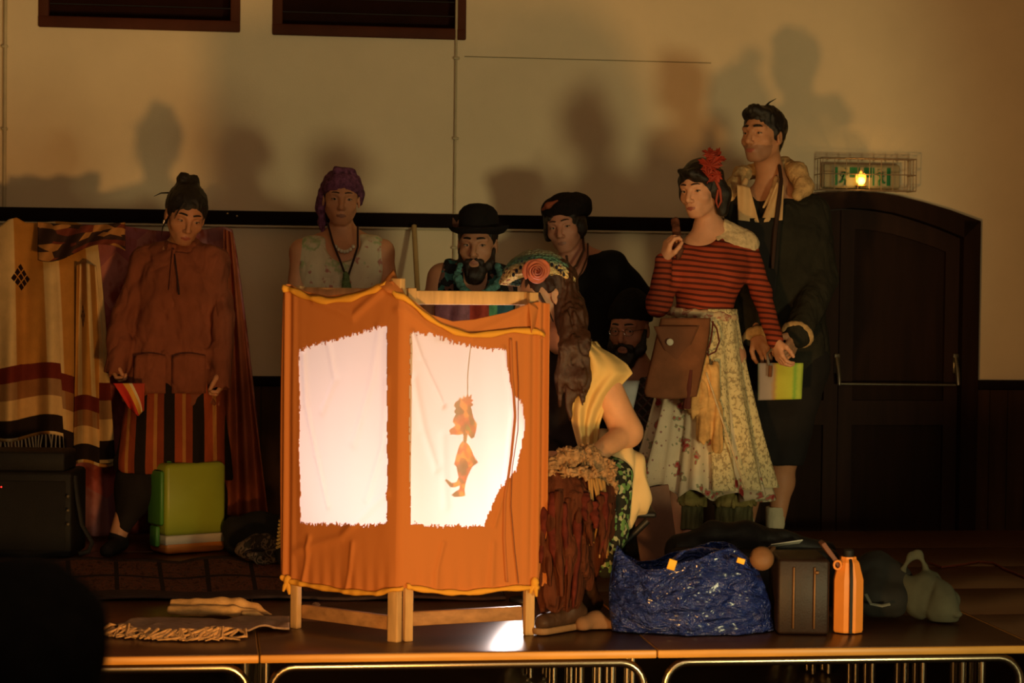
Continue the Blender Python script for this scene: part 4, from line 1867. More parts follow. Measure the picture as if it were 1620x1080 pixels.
    def cf(u, v):
        return J(lerp(688, 812, u), lerp(468 if u < .3 or u > .7 else 462, 560, v), -.15 - .016 * math.sin(u * 22 + v * 2) - .03 * math.sin(u * math.pi))
    sheet('chest_scarf', cf, 60, 20, mat('mixed_scarves', (.3, .1, .1), .9, fn=chest_cloth, var=.3, vs=30), t, .006)
    tr = mat('dark_trousers', (.015, .012, .012), .9)
    G = SDF()
    for q, hx in ((-1, j['hipl']), (1, j['hipr'])):
        kn = Vector((hx.x + q * .09, 8.62, .42))
        G.chain([hx, kn, Vector((kn.x, 8.95, .12))], [.12, .085, .06], .04)
    G.cap(j['hipl'], j['hipr'], .12, .12, .04)
    G.disp(wrinkle(.008, 12, (1, 1, 1), 6))
    G.build('trousers', tr, t, .009)
    for q, hx in ((-1, j['hipl']), (1, j['hipr'])):
        G = SDF()
        a0 = Vector((hx.x + q * .09, 8.95, .07))
        foot(G, a0, a0 + Vector((q * .02, -.17, -.04)), .040)
        G.cut((0, 0, .004), (0, 0, -1))
        G.build('shoe', tr, t, .006)


man_bowler()


# ============ D: woman in the dark beret
def woman_beret():
    J = J0(9.66)
    t = thing('person', Vector((J(940, 400).x, 9.66, 0)), 'person in black beret and black scoop-neck dress, hand on hip, between bowler and beanie', 'person')
    H = Head(J(892, 357, -.02), yaw=-14, pitch=6, roll=9, sc=1.03)
    j = dict(shl=J(880, 432, .0), shr=J(972, 420, .02), neck=J(910, 402, .04), chest=J(924, 455, .03), waist=J(940, 560, .05),
             hipl=J(915, 625, .06), hipr=J(965, 625, .06))
    sk = skin('rosy_skin', (.50, .22, .14))
    B = SDF()
    H.sculpt(B, j['neck'], .052, jaw=1.0, nose=1.1)
    trunk(B, j, (0, -1, 0), .95)
    arms = ([j['shl'], J(862, 505, -.02), J(880, 570, -.08)], [j['shr'], J(1022, 476, .08), J(985, 530, .06)])
    for a in arms:
        B.chain(a, [.048, .038, .027], .03)
    hand(B, arms[0][2], Vector((.2, -.3, -1)), Vector((1, 0, 0)), Vector((0, -1, 0)), (.5, .6, .6, .7), .5)
    hand(B, arms[1][2], Vector((-1, -.3, -.4)), Vector((-.3, 1, 0)), Vector((0, 0, 1)), (.5, .6, .6, .7), .5)
    for q, hx in ((-1, j['hipl']), (1, j['hipr'])):
        B.chain([hx, hx + Vector((q * .02, 0, -.30)), Vector((hx.x + q * .03, 9.63, .08))], [.085, .055, .038], .03)
    B.build('body', [sk, lips_d], t, .004, H.paint_lips())
    H.eyes(t, iris_d, look=(-.4, -.1), open_=.75, brow=h_dark, thick=.0026)
    h = SDF()
    H.hair(h, .016, .036, back=-.055)
    h.ell(H.w(-.07, -.02, -.02), (.03, .045, .05), None, .02)
    h.ell(H.w(.07, .0, -.01), (.024, .04, .05), None, .02)
    h.disp(wrinkle(.009, 40, (1, 1, .6), 3))
    h.build('hair', h_dark, t, .0045)
    G = SDF()
    H.ell(G, (-.015, -.030, .082), (.108, .118, .060), .03)
    H.ell(G, (0, -.022, .050), (.090, .104, .050), .02)
    H.ell(G, (-.06, -.05, .060), (.065, .075, .055), .03)
    H.ell(G, (0, .11, -.02), (.075, .06, .085), .01, True)
    G.cut(H.w(0, 0, .030), H.R @ Vector((0, .15, -1)))
    G.disp(wrinkle(.008, 20, (1, 1, 1), 5))
    G.build('beret', mat('black_wool', (.012, .008, .007), .95, .1, .3, 60, .5, 260), t, .005)
    G = SDF()
    G.chain([H.w(.070, .055, .085), H.w(.035, .082, .100), H.w(-.010, .086, .115)], [.006, .011, .005], .02)
    G.build('beret_trim', mat('rust_ribbon', (.26, .06, .025), .8), t, .004)
    blk = mat('black_knit', (.010, .009, .009), .92, .15, .2, 8, .35, 180)
    G = SDF()
    F = (0, -1, 0)
    G.cap(J(892, 426, .02), J(966, 417, .02), .060, .060, .05)
    G.cap(J(902, 452, .03), J(950, 448, .03), .115, .115, .05, (F, .85))
    G.cap(J(924, 455, .03), J(940, 575, .05), .136, .128, .06, (F, .82))
    G.cap(J(940, 575, .05), Vector((J(945, 0).x, 9.64, .35)), .15, .19, .06, (F, .82))
    G.cut((0, 0, .32), (0, 0, -1))
    G.chain([arms[1][0], arms[1][1], arms[1][2]], [.064, .055, .042], .022)
    G.chain([arms[0][0], arms[0][1], arms[0][2]], [.062, .055, .042], .022)
    G.disp(wrinkle(.008, 14, (1, 1, .6), 3))
    G.ell(J(905, 400, -.10), (.082, .13, .118), None, .012, True)
    G.build('black_dress', blk, t, .0055)
    bd = mat('brown_beads', (.06, .025, .015), .5)
    tubeobj('necklace', [J(922, 372, .0), J(924, 395, -.07), J(912, 420, -.11), J(900, 428, -.12), J(896, 404, -.10)], .006, bd, t)
    tubeobj('necklace', [J(930, 385, .0), J(930, 405, -.07), J(920, 430, -.12), J(910, 446, -.13)], .004, bd, t)
    for q in (-1, 1):
        G = SDF()
        a0 = Vector((t.location.x + q * .09, 9.63, .07))
        foot(G, a0, a0 + Vector((q * .03, -.15, -.045)), .037)
        G.cut((0, 0, .004), (0, 0, -1))
        G.build('shoe', blk, t, .006)


woman_beret()
# ============ E: seated puppeteer
def puppeteer():
    t = thing('person', Vector((P(945, 745, 7.5).x, 7.5, 0)), 'seated person in crocheted hat with coral rose, cream shawl and ragged brown skirt', 'person')
    H = Head(P(864, 466, 7.42), yaw=-74, pitch=16, roll=0, sc=1.0)
    j = dict(shl=P(888, 572, 7.62), shr=P(945, 585, 7.36), neck=P(893, 536, 7.50), chest=P(905, 612, 7.50), waist=P(925, 690, 7.52),
             hipl=P(938, 742, 7.62), hipr=P(950, 752, 7.42))
    sk = skin('fair_skin', (.56, .28, .15))
    B = SDF()
    H.sculpt(B, j['neck'], .050, jaw=.95)
    trunk(B, j, (-1, 0, 0), .86)
    near = [j['shr'], P(992, 683, 7.34), P(938, 722, 7.14)]
    far = [j['shl'], P(868, 650, 7.62), P(875, 715, 7.40)]
    B.chain(near, [.047, .044, .029], .03)
    B.cap(near[0], near[1], .052, .047, .03)
    B.chain(far, [.045, .036, .026], .03)
    hand(B, near[2], P(880, 752, 7.03) - near[2], Vector((-.2, .2, -1)), Vector((0, 1, .1)), (.35, .4, .45, .5), .3)
    hand(B, far[2], P(860, 745, 7.2) - far[2], Vector((0, 0, -1)), Vector((0, -1, 0)), (.5, .5, .5, .6), .5)
    kn_n, kn_f = P(885, 782, 7.06), P(866, 778, 7.30)
    an_n, an_f = P(900, 965, 7.06), P(925, 945, 7.30)
    an_n.z, an_f.z = .085, .085
    B.chain([j['hipr'], kn_n, an_n], [.085, .058, .036], .03)
    B.chain([j['hipl'], kn_f, an_f], [.085, .058, .036], .03)
    B.build('body', [sk, lipsm], t, .004, H.paint_lips())
    H.eyes(t, iris_d, open_=.8, brow=h_brown, thick=.0028)
    # long hair down the back and over the shoulder
    h = SDF()
    H.hair(h, .010, .040, back=-.09)
    H.ell(h, (-.085, .035, -.050), (.045, .060, .062), .008, True)
    h.chain([H.w(.02, -.06, .02), P(906, 500, 7.36), P(913, 545, 7.30), P(918, 600, 7.27), P(922, 640, 7.26)], [.062, .054, .048, .034, .010], .03)
    h.chain([H.w(-.060, -.050, .0), P(902, 505, 7.32), P(900, 550, 7.27), P(888, 595, 7.27), P(884, 640, 7.28)], [.026, .028, .034, .026, .008], .02)
    h.chain([H.w(.03, -.06, .0), P(905, 540, 7.32), P(905, 600, 7.27), P(900, 665, 7.28)], [.05, .036, .034, .010], .02)
    h.disp(wrinkle(.016, 30, (1.3, 1.3, .10), 3))
    h.disp(wrinkle(.009, 75, (1, 1, .12), 3))
    h.build('long_hair', hairmat('auburn_brown_hair', (.040, .014, .006)), t, .005)
    tubeobj('hair_strand', [H.w(-.07, .045, .02), H.w(-.078, .03, -.04), H.w(-.07, .02, -.09)], [.006, .005, .002], h_brown, t, 6)

    hm = bpy.data.materials.new('crocheted_wool')
    hm.use_nodes = True
    tt = NT(hm)
    o = tt.obj()
    hA = P(850, 429, 7.33)
    hn = Vector((0, .57, .82))
    lA = hA - t.location
    hc = P(851, 462, 7.43)
    s_ = tt.sep(o)
    dist = tt.m('ADD', tt.m('MULTIPLY', tt.m('SUBTRACT', s_[1], lA.y), hn.y), tt.m('MULTIPLY', tt.m('SUBTRACT', s_[2], lA.z), hn.z))
    rr = tt.m('ADD', tt.m('MULTIPLY', dist, 12.0), tt.m('MULTIPLY', tt.m('SUBTRACT', tt.noise(o, 24, 2), .5), .5))
    base = tt.ramp(rr, [(0, (.72, .50, .20)), (.34, (.72, .50, .20)), (.46, (.42, .38, .20)), (.60, (.08, .20, .13)), (.85, (.10, .17, .10)), (1, (.30, .28, .16))])
    dots = tt.m('MULTIPLY', tt.m('LESS_THAN', tt.vor(o, 80, rnd=.4), .36), tt.m('GREATER_THAN', tt.noise(o, 18, 1), .54))
    base = tt.mix(dots, base, (.04, .05, .09))
    chk = tt.node('ShaderNodeTexChecker')
    tt.put(chk.inputs['Vector'], o)
    chk.inputs['Scale'].default_value = 90
    chk.inputs[1].default_value = (.68, .45, .18, 1)
    chk.inputs[2].default_value = (.03, .04, .12, 1)
    low = tt.m('LESS_THAN', tt.m('ADD', s_[2], tt.m('MULTIPLY', tt.noise(o, 25, 1), .03)), P(850, 446, 7.42).z - t.location.z)
    c = tt.mix(low, base, chk.outputs[0])
    red = tt.m('MULTIPLY', tt.m('GREATER_THAN', tt.noise(o, 60, 1), .64), tt.m('LESS_THAN', rr, .5))
    c = tt.mix(red, c, (.30, .07, .03))
    tt.put(tt.bsdf().inputs['Base Color'], c)
    tt.bsdf().inputs['Roughness'].default_value = .95
    tt.put(tt.bsdf().inputs['Normal'], tt.bump(tt.vor(o, 85, rnd=.5), 1.0, .01))
    G = SDF()
    G.ell(hc, (.138, .115, .150))
    G.disp(wrinkle(.006, 40, (1, 1, 1), 5))
    G.ell(hc + Vector((0, 0, -.03)), (.118, .098, .130), None, .006, True)
    G.cut(hA, -hn)
    G.cut(P(790, 450, 7.42), Vector((-.12, 0, -1)))
    hat = G.build('crocheted_hat', hm, t, .0045)
    # rim studs
    dk = mat('dark_blue_yarn', (.012, .012, .022), .9)
    for i in range(12):
        a = math.radians(lerp(150, 30, i / 11))
        c_ = P(852 + math.cos(a) * 46, 455 - math.sin(a) * 41, 7.335)
        b = MB()
        b.ball(c_, (.0055, .005, .0075), 8)
        b.build('yarn_stud', dk, hat)
    # rose
    rm = mat('coral_silk', (.62, .13, .045), .45, .5, .15, 40, .1, sheen=.3)
    rc = P(850, 429, 7.26)
    b = MB()
    rnd = random.Random(5)
    fx, fy, fz = Vector((1, 0, 0)), Vector((0, 0, 1)), Vector((0, -1, 0))
    NT_, NV = 300, 7
    vs = []
    for i in range(NT_ + 1):
        th_ = i / NT_ * math.pi * 9.2
        q = i / NT_
        R_ = .004 + .031 * q ** .85
        sc_ = 1 + .22 * abs(math.sin(th_ * 1.25 + q)) * q
        front = .036 - .030 * q
        for v_ in range(NV + 1):
            vv = v_ / NV
            rr_ = R_ * (.72 + .20 * vv + (.22 * max(0, vv - .6) / .4) * (.4 + q)) * (1 + (sc_ - 1) * vv)
            dz = front * math.sin(vv * 1.9) - .004 * q
            vs.append(rc + fx * (math.cos(th_) * rr_) + fy * (math.sin(th_) * rr_) + fz * dz)
    b.add(vs, [(i * (NV + 1) + k_, i * (NV + 1) + k_ + 1, (i + 1) * (NV + 1) + k_ + 1, (i + 1) * (NV + 1) + k_) for i in range(NT_) for k_ in range(NV)])
    ro = b.build('rose', rm, hat, 180)
    md = ro.modifiers.new('thickness', 'SOLIDIFY')
    md.thickness = .0016
    b = MB()
    b.ball(rc + fz * -.004, (.034, .016, .034), 14)
    b.build('rose_heart', rm, ro)
    # black top
    blk = mat('black_velvet', (.012, .008, .007), .95, .1, .2, 8, .3, 180)
    G = SDF()
    F = (-1, 0, 0)
    G.cap(P(892, 562, 7.60), P(935, 578, 7.38), .060, .060, .05)
    G.cap(P(897, 590, 7.50), P(922, 700, 7.52), .120, .118, .06, (F, .86))
    G.cap(P(922, 700, 7.52), P(944, 748, 7.52), .13, .14, .06)
    G.cap(P(882, 590, 7.44), P(884, 660, 7.44), .07, .06, .05)
    G.chain(far, [.060, .056, .045], .02)
    G.disp(wrinkle(.008, 14, (1, 1, .5), 3))
    G.ell(P(885, 535, 7.44), (.07, .085, .060), None, .012, True)
    G.build('black_top', blk, t, .0055)
    # cream shawl over the near shoulder
    sh = thin_cloth('cream_voile', (.80, .56, .22), .25, .4)
    rows = [(536, 920, 927), (548, 916, 946), (562, 911, 972), (576, 906, 992), (590, 903, 1001), (606, 900, 986), (625, 899, 970), (648, 901, 956), (672, 905, 948), (700, 913, 946), (728, 923, 942)]
    ys = [r_[0] for r_ in rows]

    def shf(u, v):
        y = lerp(536, 728, v)
        xa, xb = pl(ys, [r_[1] for r_ in rows], y), pl(ys, [r_[2] for r_ in rows], y)
        x = lerp(xa, xb, u)
        Y = 7.275 + .05 * (u - .45) ** 2 * 4 * (1 if u > .45 else .7) - .012 * math.sin(u * 17 + v * 5) * (.4 + v) - .010 * math.sin(u * 7 - v * 9)
        Y += .05 * max(0, .25 - v) * 4 * .5
        return P(x, y, Y)
    sheet('cream_shawl', shf, 46, 60, sh, t, .003)

    def shb(u, v):
        y = lerp(540, 690, v)
        x = lerp(930, 944 + 42 * math.sin(min(1, v * 2.0) * 1.57) - 24 * v, u)
        return P(x, y, 7.42 + .05 * u - .02 * math.sin(u * 9))
    sheet('shawl_back', shb, 20, 20, sh, t, .003)
    # skirt
    brn = mat('ragged_brown_wool', (.075, .021, .010), .95, .1, .45, 22, .5, 120, crease=.4, cs=14, stretch=(1.8, 1.8, .3))
    G = SDF()
    G.cap(j['hipr'], kn_n + Vector((0, 0, .01)), .125, .095, .05)
    G.cap(j['hipl'], kn_f + Vector((0, 0, .01)), .120, .095, .05)
    G.cap(kn_n + Vector((0, 0, -.0)), P(882, 905, 7.05), .088, .074, .05)
    G.cap(kn_f, P(872, 900, 7.25), .085, .07, .05)
    G.cap(P(915, 800, 7.20), P(920, 900, 7.15), .10, .06, .06)
    G.cap(P(945, 790, 7.26), P(950, 870, 7.22), .09, .05, .06)
    G.cap(P(880, 800, 7.04), P(885, 930, 7.03), .095, .085, .05)
    for (x, y, Y, r_) in ((858, 988, 7.02, .020), (872, 960, 6.98, .026), (905, 940, 7.02, .030), (928, 925, 7.1, .028), (950, 905, 7.2, .026), (890, 925, 6.98, .03)):
        q = P(x, y, Y)
        G.cap(P(lerp(x, 885, .35), 870, Y), q, r_ * 2.0, r_ * .35, .03)
    G.disp(wrinkle(.028, 15, (1.5, 1.5, .16), 9))
    G.disp(wrinkle(.006, 60, (1, 1, .5), 3))
    G.build('ragged_skirt', brn, t, .0055)
    rs = random.Random(12)
    for i in range(15):
        x0 = lerp(856, 962, i / 14) + rs.uniform(-3, 3)
        Yb = 6.945 + .10 * max(0, (x0 - 885) / 77) ** 1.3 + .03 * max(0, (885 - x0) / 30)
        ln = rs.uniform(60, 190) if x0 < 920 else rs.uniform(40, 120)
        y0 = rs.uniform(775, 800)
        wd = rs.uniform(9, 17)

        def strip(u, v, x0=x0, Yb=Yb, ln=ln, y0=y0, wd=wd, i=i):
            w_ = wd * (1 - .75 * v ** 3) * (1 + .18 * math.sin(v * 23 + i))
            return P(x0 + (u - .5) * w_ + 5 * math.sin(v * 4 + i) * v, y0 + ln * v, Yb - .02 * math.sin(v * 2.2) - .010 * math.sin(u * 3.14) + .008 * math.sin(v * 11 + i))
        sheet('skirt_strip', strip, 6, 26, (brn, mat('dark_red_wool', (.085, .015, .010), .95, .1, .4, 30, .5, 120))[i % 2], t, .004)
    # fur trim across the lap
    fur = mat('beige_wool_fur', (.30, .17, .085), .95, .1, .5, 45, .8, 150)
    G = SDF()
    G.chain([P(856, 762, 7.00), P(868, 738, 7.0), P(900, 722, 7.02), P(932, 722, 7.08), P(958, 742, 7.14), P(972, 775, 7.18)], [.022, .028, .032, .034, .032, .020], .03)
    G.chain([P(895, 745, 6.97), P(940, 750, 7.02)], [.020, .024], .03)
    G.disp(wrinkle(.020, 70, (1, 1, 1), 3))
    G.disp(wrinkle(.010, 150, (1, 1, 1), 5))
    G.build('fur_trim', fur, t, .004)
    fr = mat('yellow_wool_fringe', (.34, .18, .055), .9)
    rnd = random.Random(3)
    for i in range(9):
        x = lerp(938, 962, i / 8) + rnd.uniform(-2, 2)
        y0, y1 = 750 + i * 1.4, rnd.uniform(830, 890)
        Y = 7.02 + i * .008
        tubeobj('fringe', [P(x - 6, y0, Y), P(x + rnd.uniform(-5, 5), lerp(y0, y1, .5), Y - .01), P(x - 5 + rnd.uniform(-6, 6), y1, Y)], [.004, .0055, .0025], fr, t, 6)

    def gp(tt):
        n = tt.vor(tt.obj(), 70, out='Color')
        return tt.ramp(tt.sep(n)[0], [(0, (.012, .012, .008)), (.5, (.012, .012, .008)), (.52, (.10, .20, .06)), (.8, (.10, .20, .06)), (.82, (.30, .30, .18))], 'CONSTANT')
    G = SDF()
    G.cap(P(965, 755, 7.28), P(972, 850, 7.26), .075, .05, .05)
    G.cap(P(950, 760, 7.24), P(958, 900, 7.2), .05, .03, .05)
    G.disp(wrinkle(.012, 22, (1, 1, .3), 3))
    G.build('petticoat', mat('green_flecked_cloth', (.1, .2, .06), .9, fn=gp), t, .006)
    G = SDF()
    G.chain([P(955, 700, 7.40), P(985, 735, 7.36), P(1000, 785, 7.34), P(992, 828, 7.33)], [.055, .060, .052, .022], .05)
    G.chain([P(965, 745, 7.30), P(972, 790, 7.28), P(978, 815, 7.28)], [.035, .035, .015], .04)
    G.cap(P(1000, 800, 7.34), P(1014, 812, 7.36), .03, .012, .03)
    G.disp(wrinkle(.018, 13, (1, 1, .5), 5))
    G.build('cream_bustle', thin_cloth('cream_cotton', (.72, .52, .27), .12, .4), t, .005)
    lb = mat('brown_leather_boot', (.045, .020, .010), .6, .3, .3, 20)
    sole = mat('tan_sole', (.22, .12, .055), .7)
    for an, d in ((an_n, Vector((-.62, -.70, 0))), (an_f, Vector((-.6, -.6, 0)))):
        d = d.normalized()
        G = SDF()
        G.cap(an + Vector((0, 0, .10)), an + Vector((0, 0, -.02)), .042, .038, .03)
        foot(G, an - d * .01, Vector((an.x, an.y, .040)) + d * .13, .036)
        G.cut((0, 0, .022), (0, 0, -1))
        G.disp(wrinkle(.004, 40, (1, 1, 1), 5))
        bt = G.build('boot', lb, t, .0055)
        G = SDF()
        G.cap(Vector((an.x, an.y, .02)) - d * .03, Vector((an.x, an.y, .02)) + d * .135, .036, .034, .02)
        G.cut((0, 0, .026), (0, 0, 1))
        G.cut((0, 0, .003), (0, 0, -1))
        G.build('sole', sole, bt, .005)
    return j


puppeteer()


# ============ F: bearded man with the beanie
def man_beanie():
    J = J0(9.24)
    t = thing('person', Vector((J(1005, 600).x, 9.34, 0)), 'bearded person in black beanie and spectacles crouching between seated person and striped sweater', 'person')
    H = Head(J(995, 520), yaw=-22, pitch=6, roll=0, sc=1.06)
    j = dict(shl=J(950, 612, .03), shr=J(1052, 604, .06), neck=J(1004, 582, .05), chest=J(1003, 650, .06), waist=J(1003, 740, .12),
             hipl=J(975, 815, .12), hipr=J(1035, 815, .12))
    sk = skin('ruddy_skin', (.40, .17, .10))
    B = SDF()
    H.sculpt(B, j['neck'], .058, male=True, jaw=1.05, nose=1.1)
    trunk(B, j, (0, -1, 0), 1.0)
    arms = ([j['shl'], J(930, 700, .0), J(960, 735, -.12)], [j['shr'], J(1070, 700, .04), J(1040, 740, -.10)])
    for a in arms:
        B.chain(a, [.054, .042, .029], .03)
        hand(B, a[2], Vector((.4 if a[2].x < j['neck'].x else -.4, -.6, -.2)), Vector((0, 0, -1)), Vector((1 if a[2].x < j['neck'].x else -1, 0, .2)), (.5, .6, .7, .7), .5)
    kn = [J(945, 740, -.22), J(1000, 745, -.22)]
    an = []
    for q, (hx, k_) in enumerate(((j['hipl'], kn[0]), (j['hipr'], kn[1]))):
        a0 = Vector((k_.x, k_.y + .04, .08))
        an.append(a0)
        B.chain([hx, k_, a0], [.09, .06, .04], .03)
    B.build('body', [sk, lips_d], t, .004, H.paint_lips())
    H.eyes(t, iris_d, look=(-.3, 0), open_=.7, brow=h_black, thick=.004)
    bd = SDF()
    for q in (-1, 1):
        H.cap(bd, (q * .070, .008, -.010), (q * .054, .030, -.075), .013, .024, .02)
        H.cap(bd, (q * .054, .030, -.075), (0, .068, -.118), .026, .030, .02)
        H.cap(bd, (q * .006, .095, -.053), (q * .032, .076, -.068), .0075, .012, .010)
        H.cap(bd, (q * .032, .076, -.070), (q * .028, .066, -.095), .013, .018, .012)
    H.ell(bd, (0, .062, -.128), (.044, .034, .034), .02)
    bd.disp(wrinkle(.006, 70, (1, 1, .4), 5))
    H.ell(bd, (0, .104, -.071), (.022, .022, .010), .004, True)
    bd.build('beard', h_black, t, .004)
    G = SDF()
    H.ell(G, (0, -.026, .048), (.090, .106, .098), .02)
    H.ell(G, (0, -.05, .10), (.060, .070, .062), .03)
    G.cut(H.w(0, 0, .034), H.R @ Vector((0, .18, -1)))
    G.disp(wrinkle(.004, 50, (1.5, 1.5, .2), 5))
    bn = G.build('beanie', mat('black_rib_knit', (.010, .009, .009), .95, .1, .2, 50, .5, 260), t, .0045)
    gl = mat('steel_spectacles', (.4, .38, .34), .2, metal=1, bump=0)
    for q in (-1, 1):
        ring = [H.w(q * .031 + .020 * math.cos(a), .096, -.002 + .015 * math.sin(a)) for a in [2 * math.pi * i / 18 for i in range(19)]]
        tubeobj('spectacle_rim', ring, .0012, gl, t, 6)
        tubeobj('spectacle_arm', [H.w(q * .051, .094, .004), H.w(q * .074, .04, .004), H.w(q * .08, -.01, .0)], .0012, gl, t, 6)
    tubeobj('spectacle_bridge', [H.w(-.011, .096, 0), H.w(0, .101, .004), H.w(.011, .096, 0)], .0012, gl, t, 6)
    F = (0, -1, 0)

    def plaid(tt):
        s_ = tt.sep(tt.obj())
        a = tt.m('LESS_THAN', tt.m('FRACT', tt.m('MULTIPLY', tt.m('ADD', s_[0], s_[2]), 22.0)), .22)
        b_ = tt.m('LESS_THAN', tt.m('FRACT', tt.m('MULTIPLY', tt.m('SUBTRACT', s_[0], s_[2]), 22.0)), .22)
        c = tt.mix(a, (.035, .03, .028), (.13, .11, .10))
        return tt.mix(b_, c, (.10, .05, .05))
    G = SDF()
    G.cap(J(960, 610, .04), J(1045, 603, .06), .066, .066, .05)
    G.cap(J(975, 645, .05), J(1030, 642, .06), .125, .125, .05, (F, .85))
    G.cap(J(1003, 650, .06), J(1004, 790, .16), .150, .145, .06, (F, .85))
    G.chain(arms[0], [.068, .060, .045], .02)
    G.chain(arms[1], [.068, .060, .045], .02)
    G.disp(wrinkle(.009, 12, (1, 1, .6), 7))
    G.ell(J(1002, 590, -.11), (.055, .12, .12), None, .012, True)
    G.build('plaid_shirt', mat('dark_plaid', (.05, .04, .04), .9, fn=plaid), t, .006)

    def und(u, v):
        return J(lerp(985 - 4 * v, 1012 - 12 * v, u), lerp(602, 655, v), -.085 - .03 * v - .01 * math.sin(u * 3))
    sheet('undershirt', und, 10, 12, mat('pale_blue_undershirt', (.42, .44, .46), .9, var=.2), t, .004)
    tr = mat('dark_green_trousers', (.025, .025, .018), .9)
    G = SDF()
    for hx, k_, a0 in ((j['hipl'], kn[0], an[0]), (j['hipr'], kn[1], an[1])):
        G.chain([hx, k_, a0 + Vector((0, 0, .05))], [.12, .085, .06], .04)
    G.cap(j['hipl'], j['hipr'], .12, .12, .04)
    G.cut((0, 0, .03), (0, 0, -1))
    G.disp(wrinkle(.008, 12, (1, 1, 1), 6))
    G.build('trousers', tr, t, .009)
    for a0 in an:
        G = SDF()
        foot(G, a0 + Vector((0, 0, -.01)), a0 + Vector((0, -.17, -.04)), .040)
        G.cut((0, 0, .004), (0, 0, -1))
        G.build('shoe', tr, t, .006)


man_beanie()


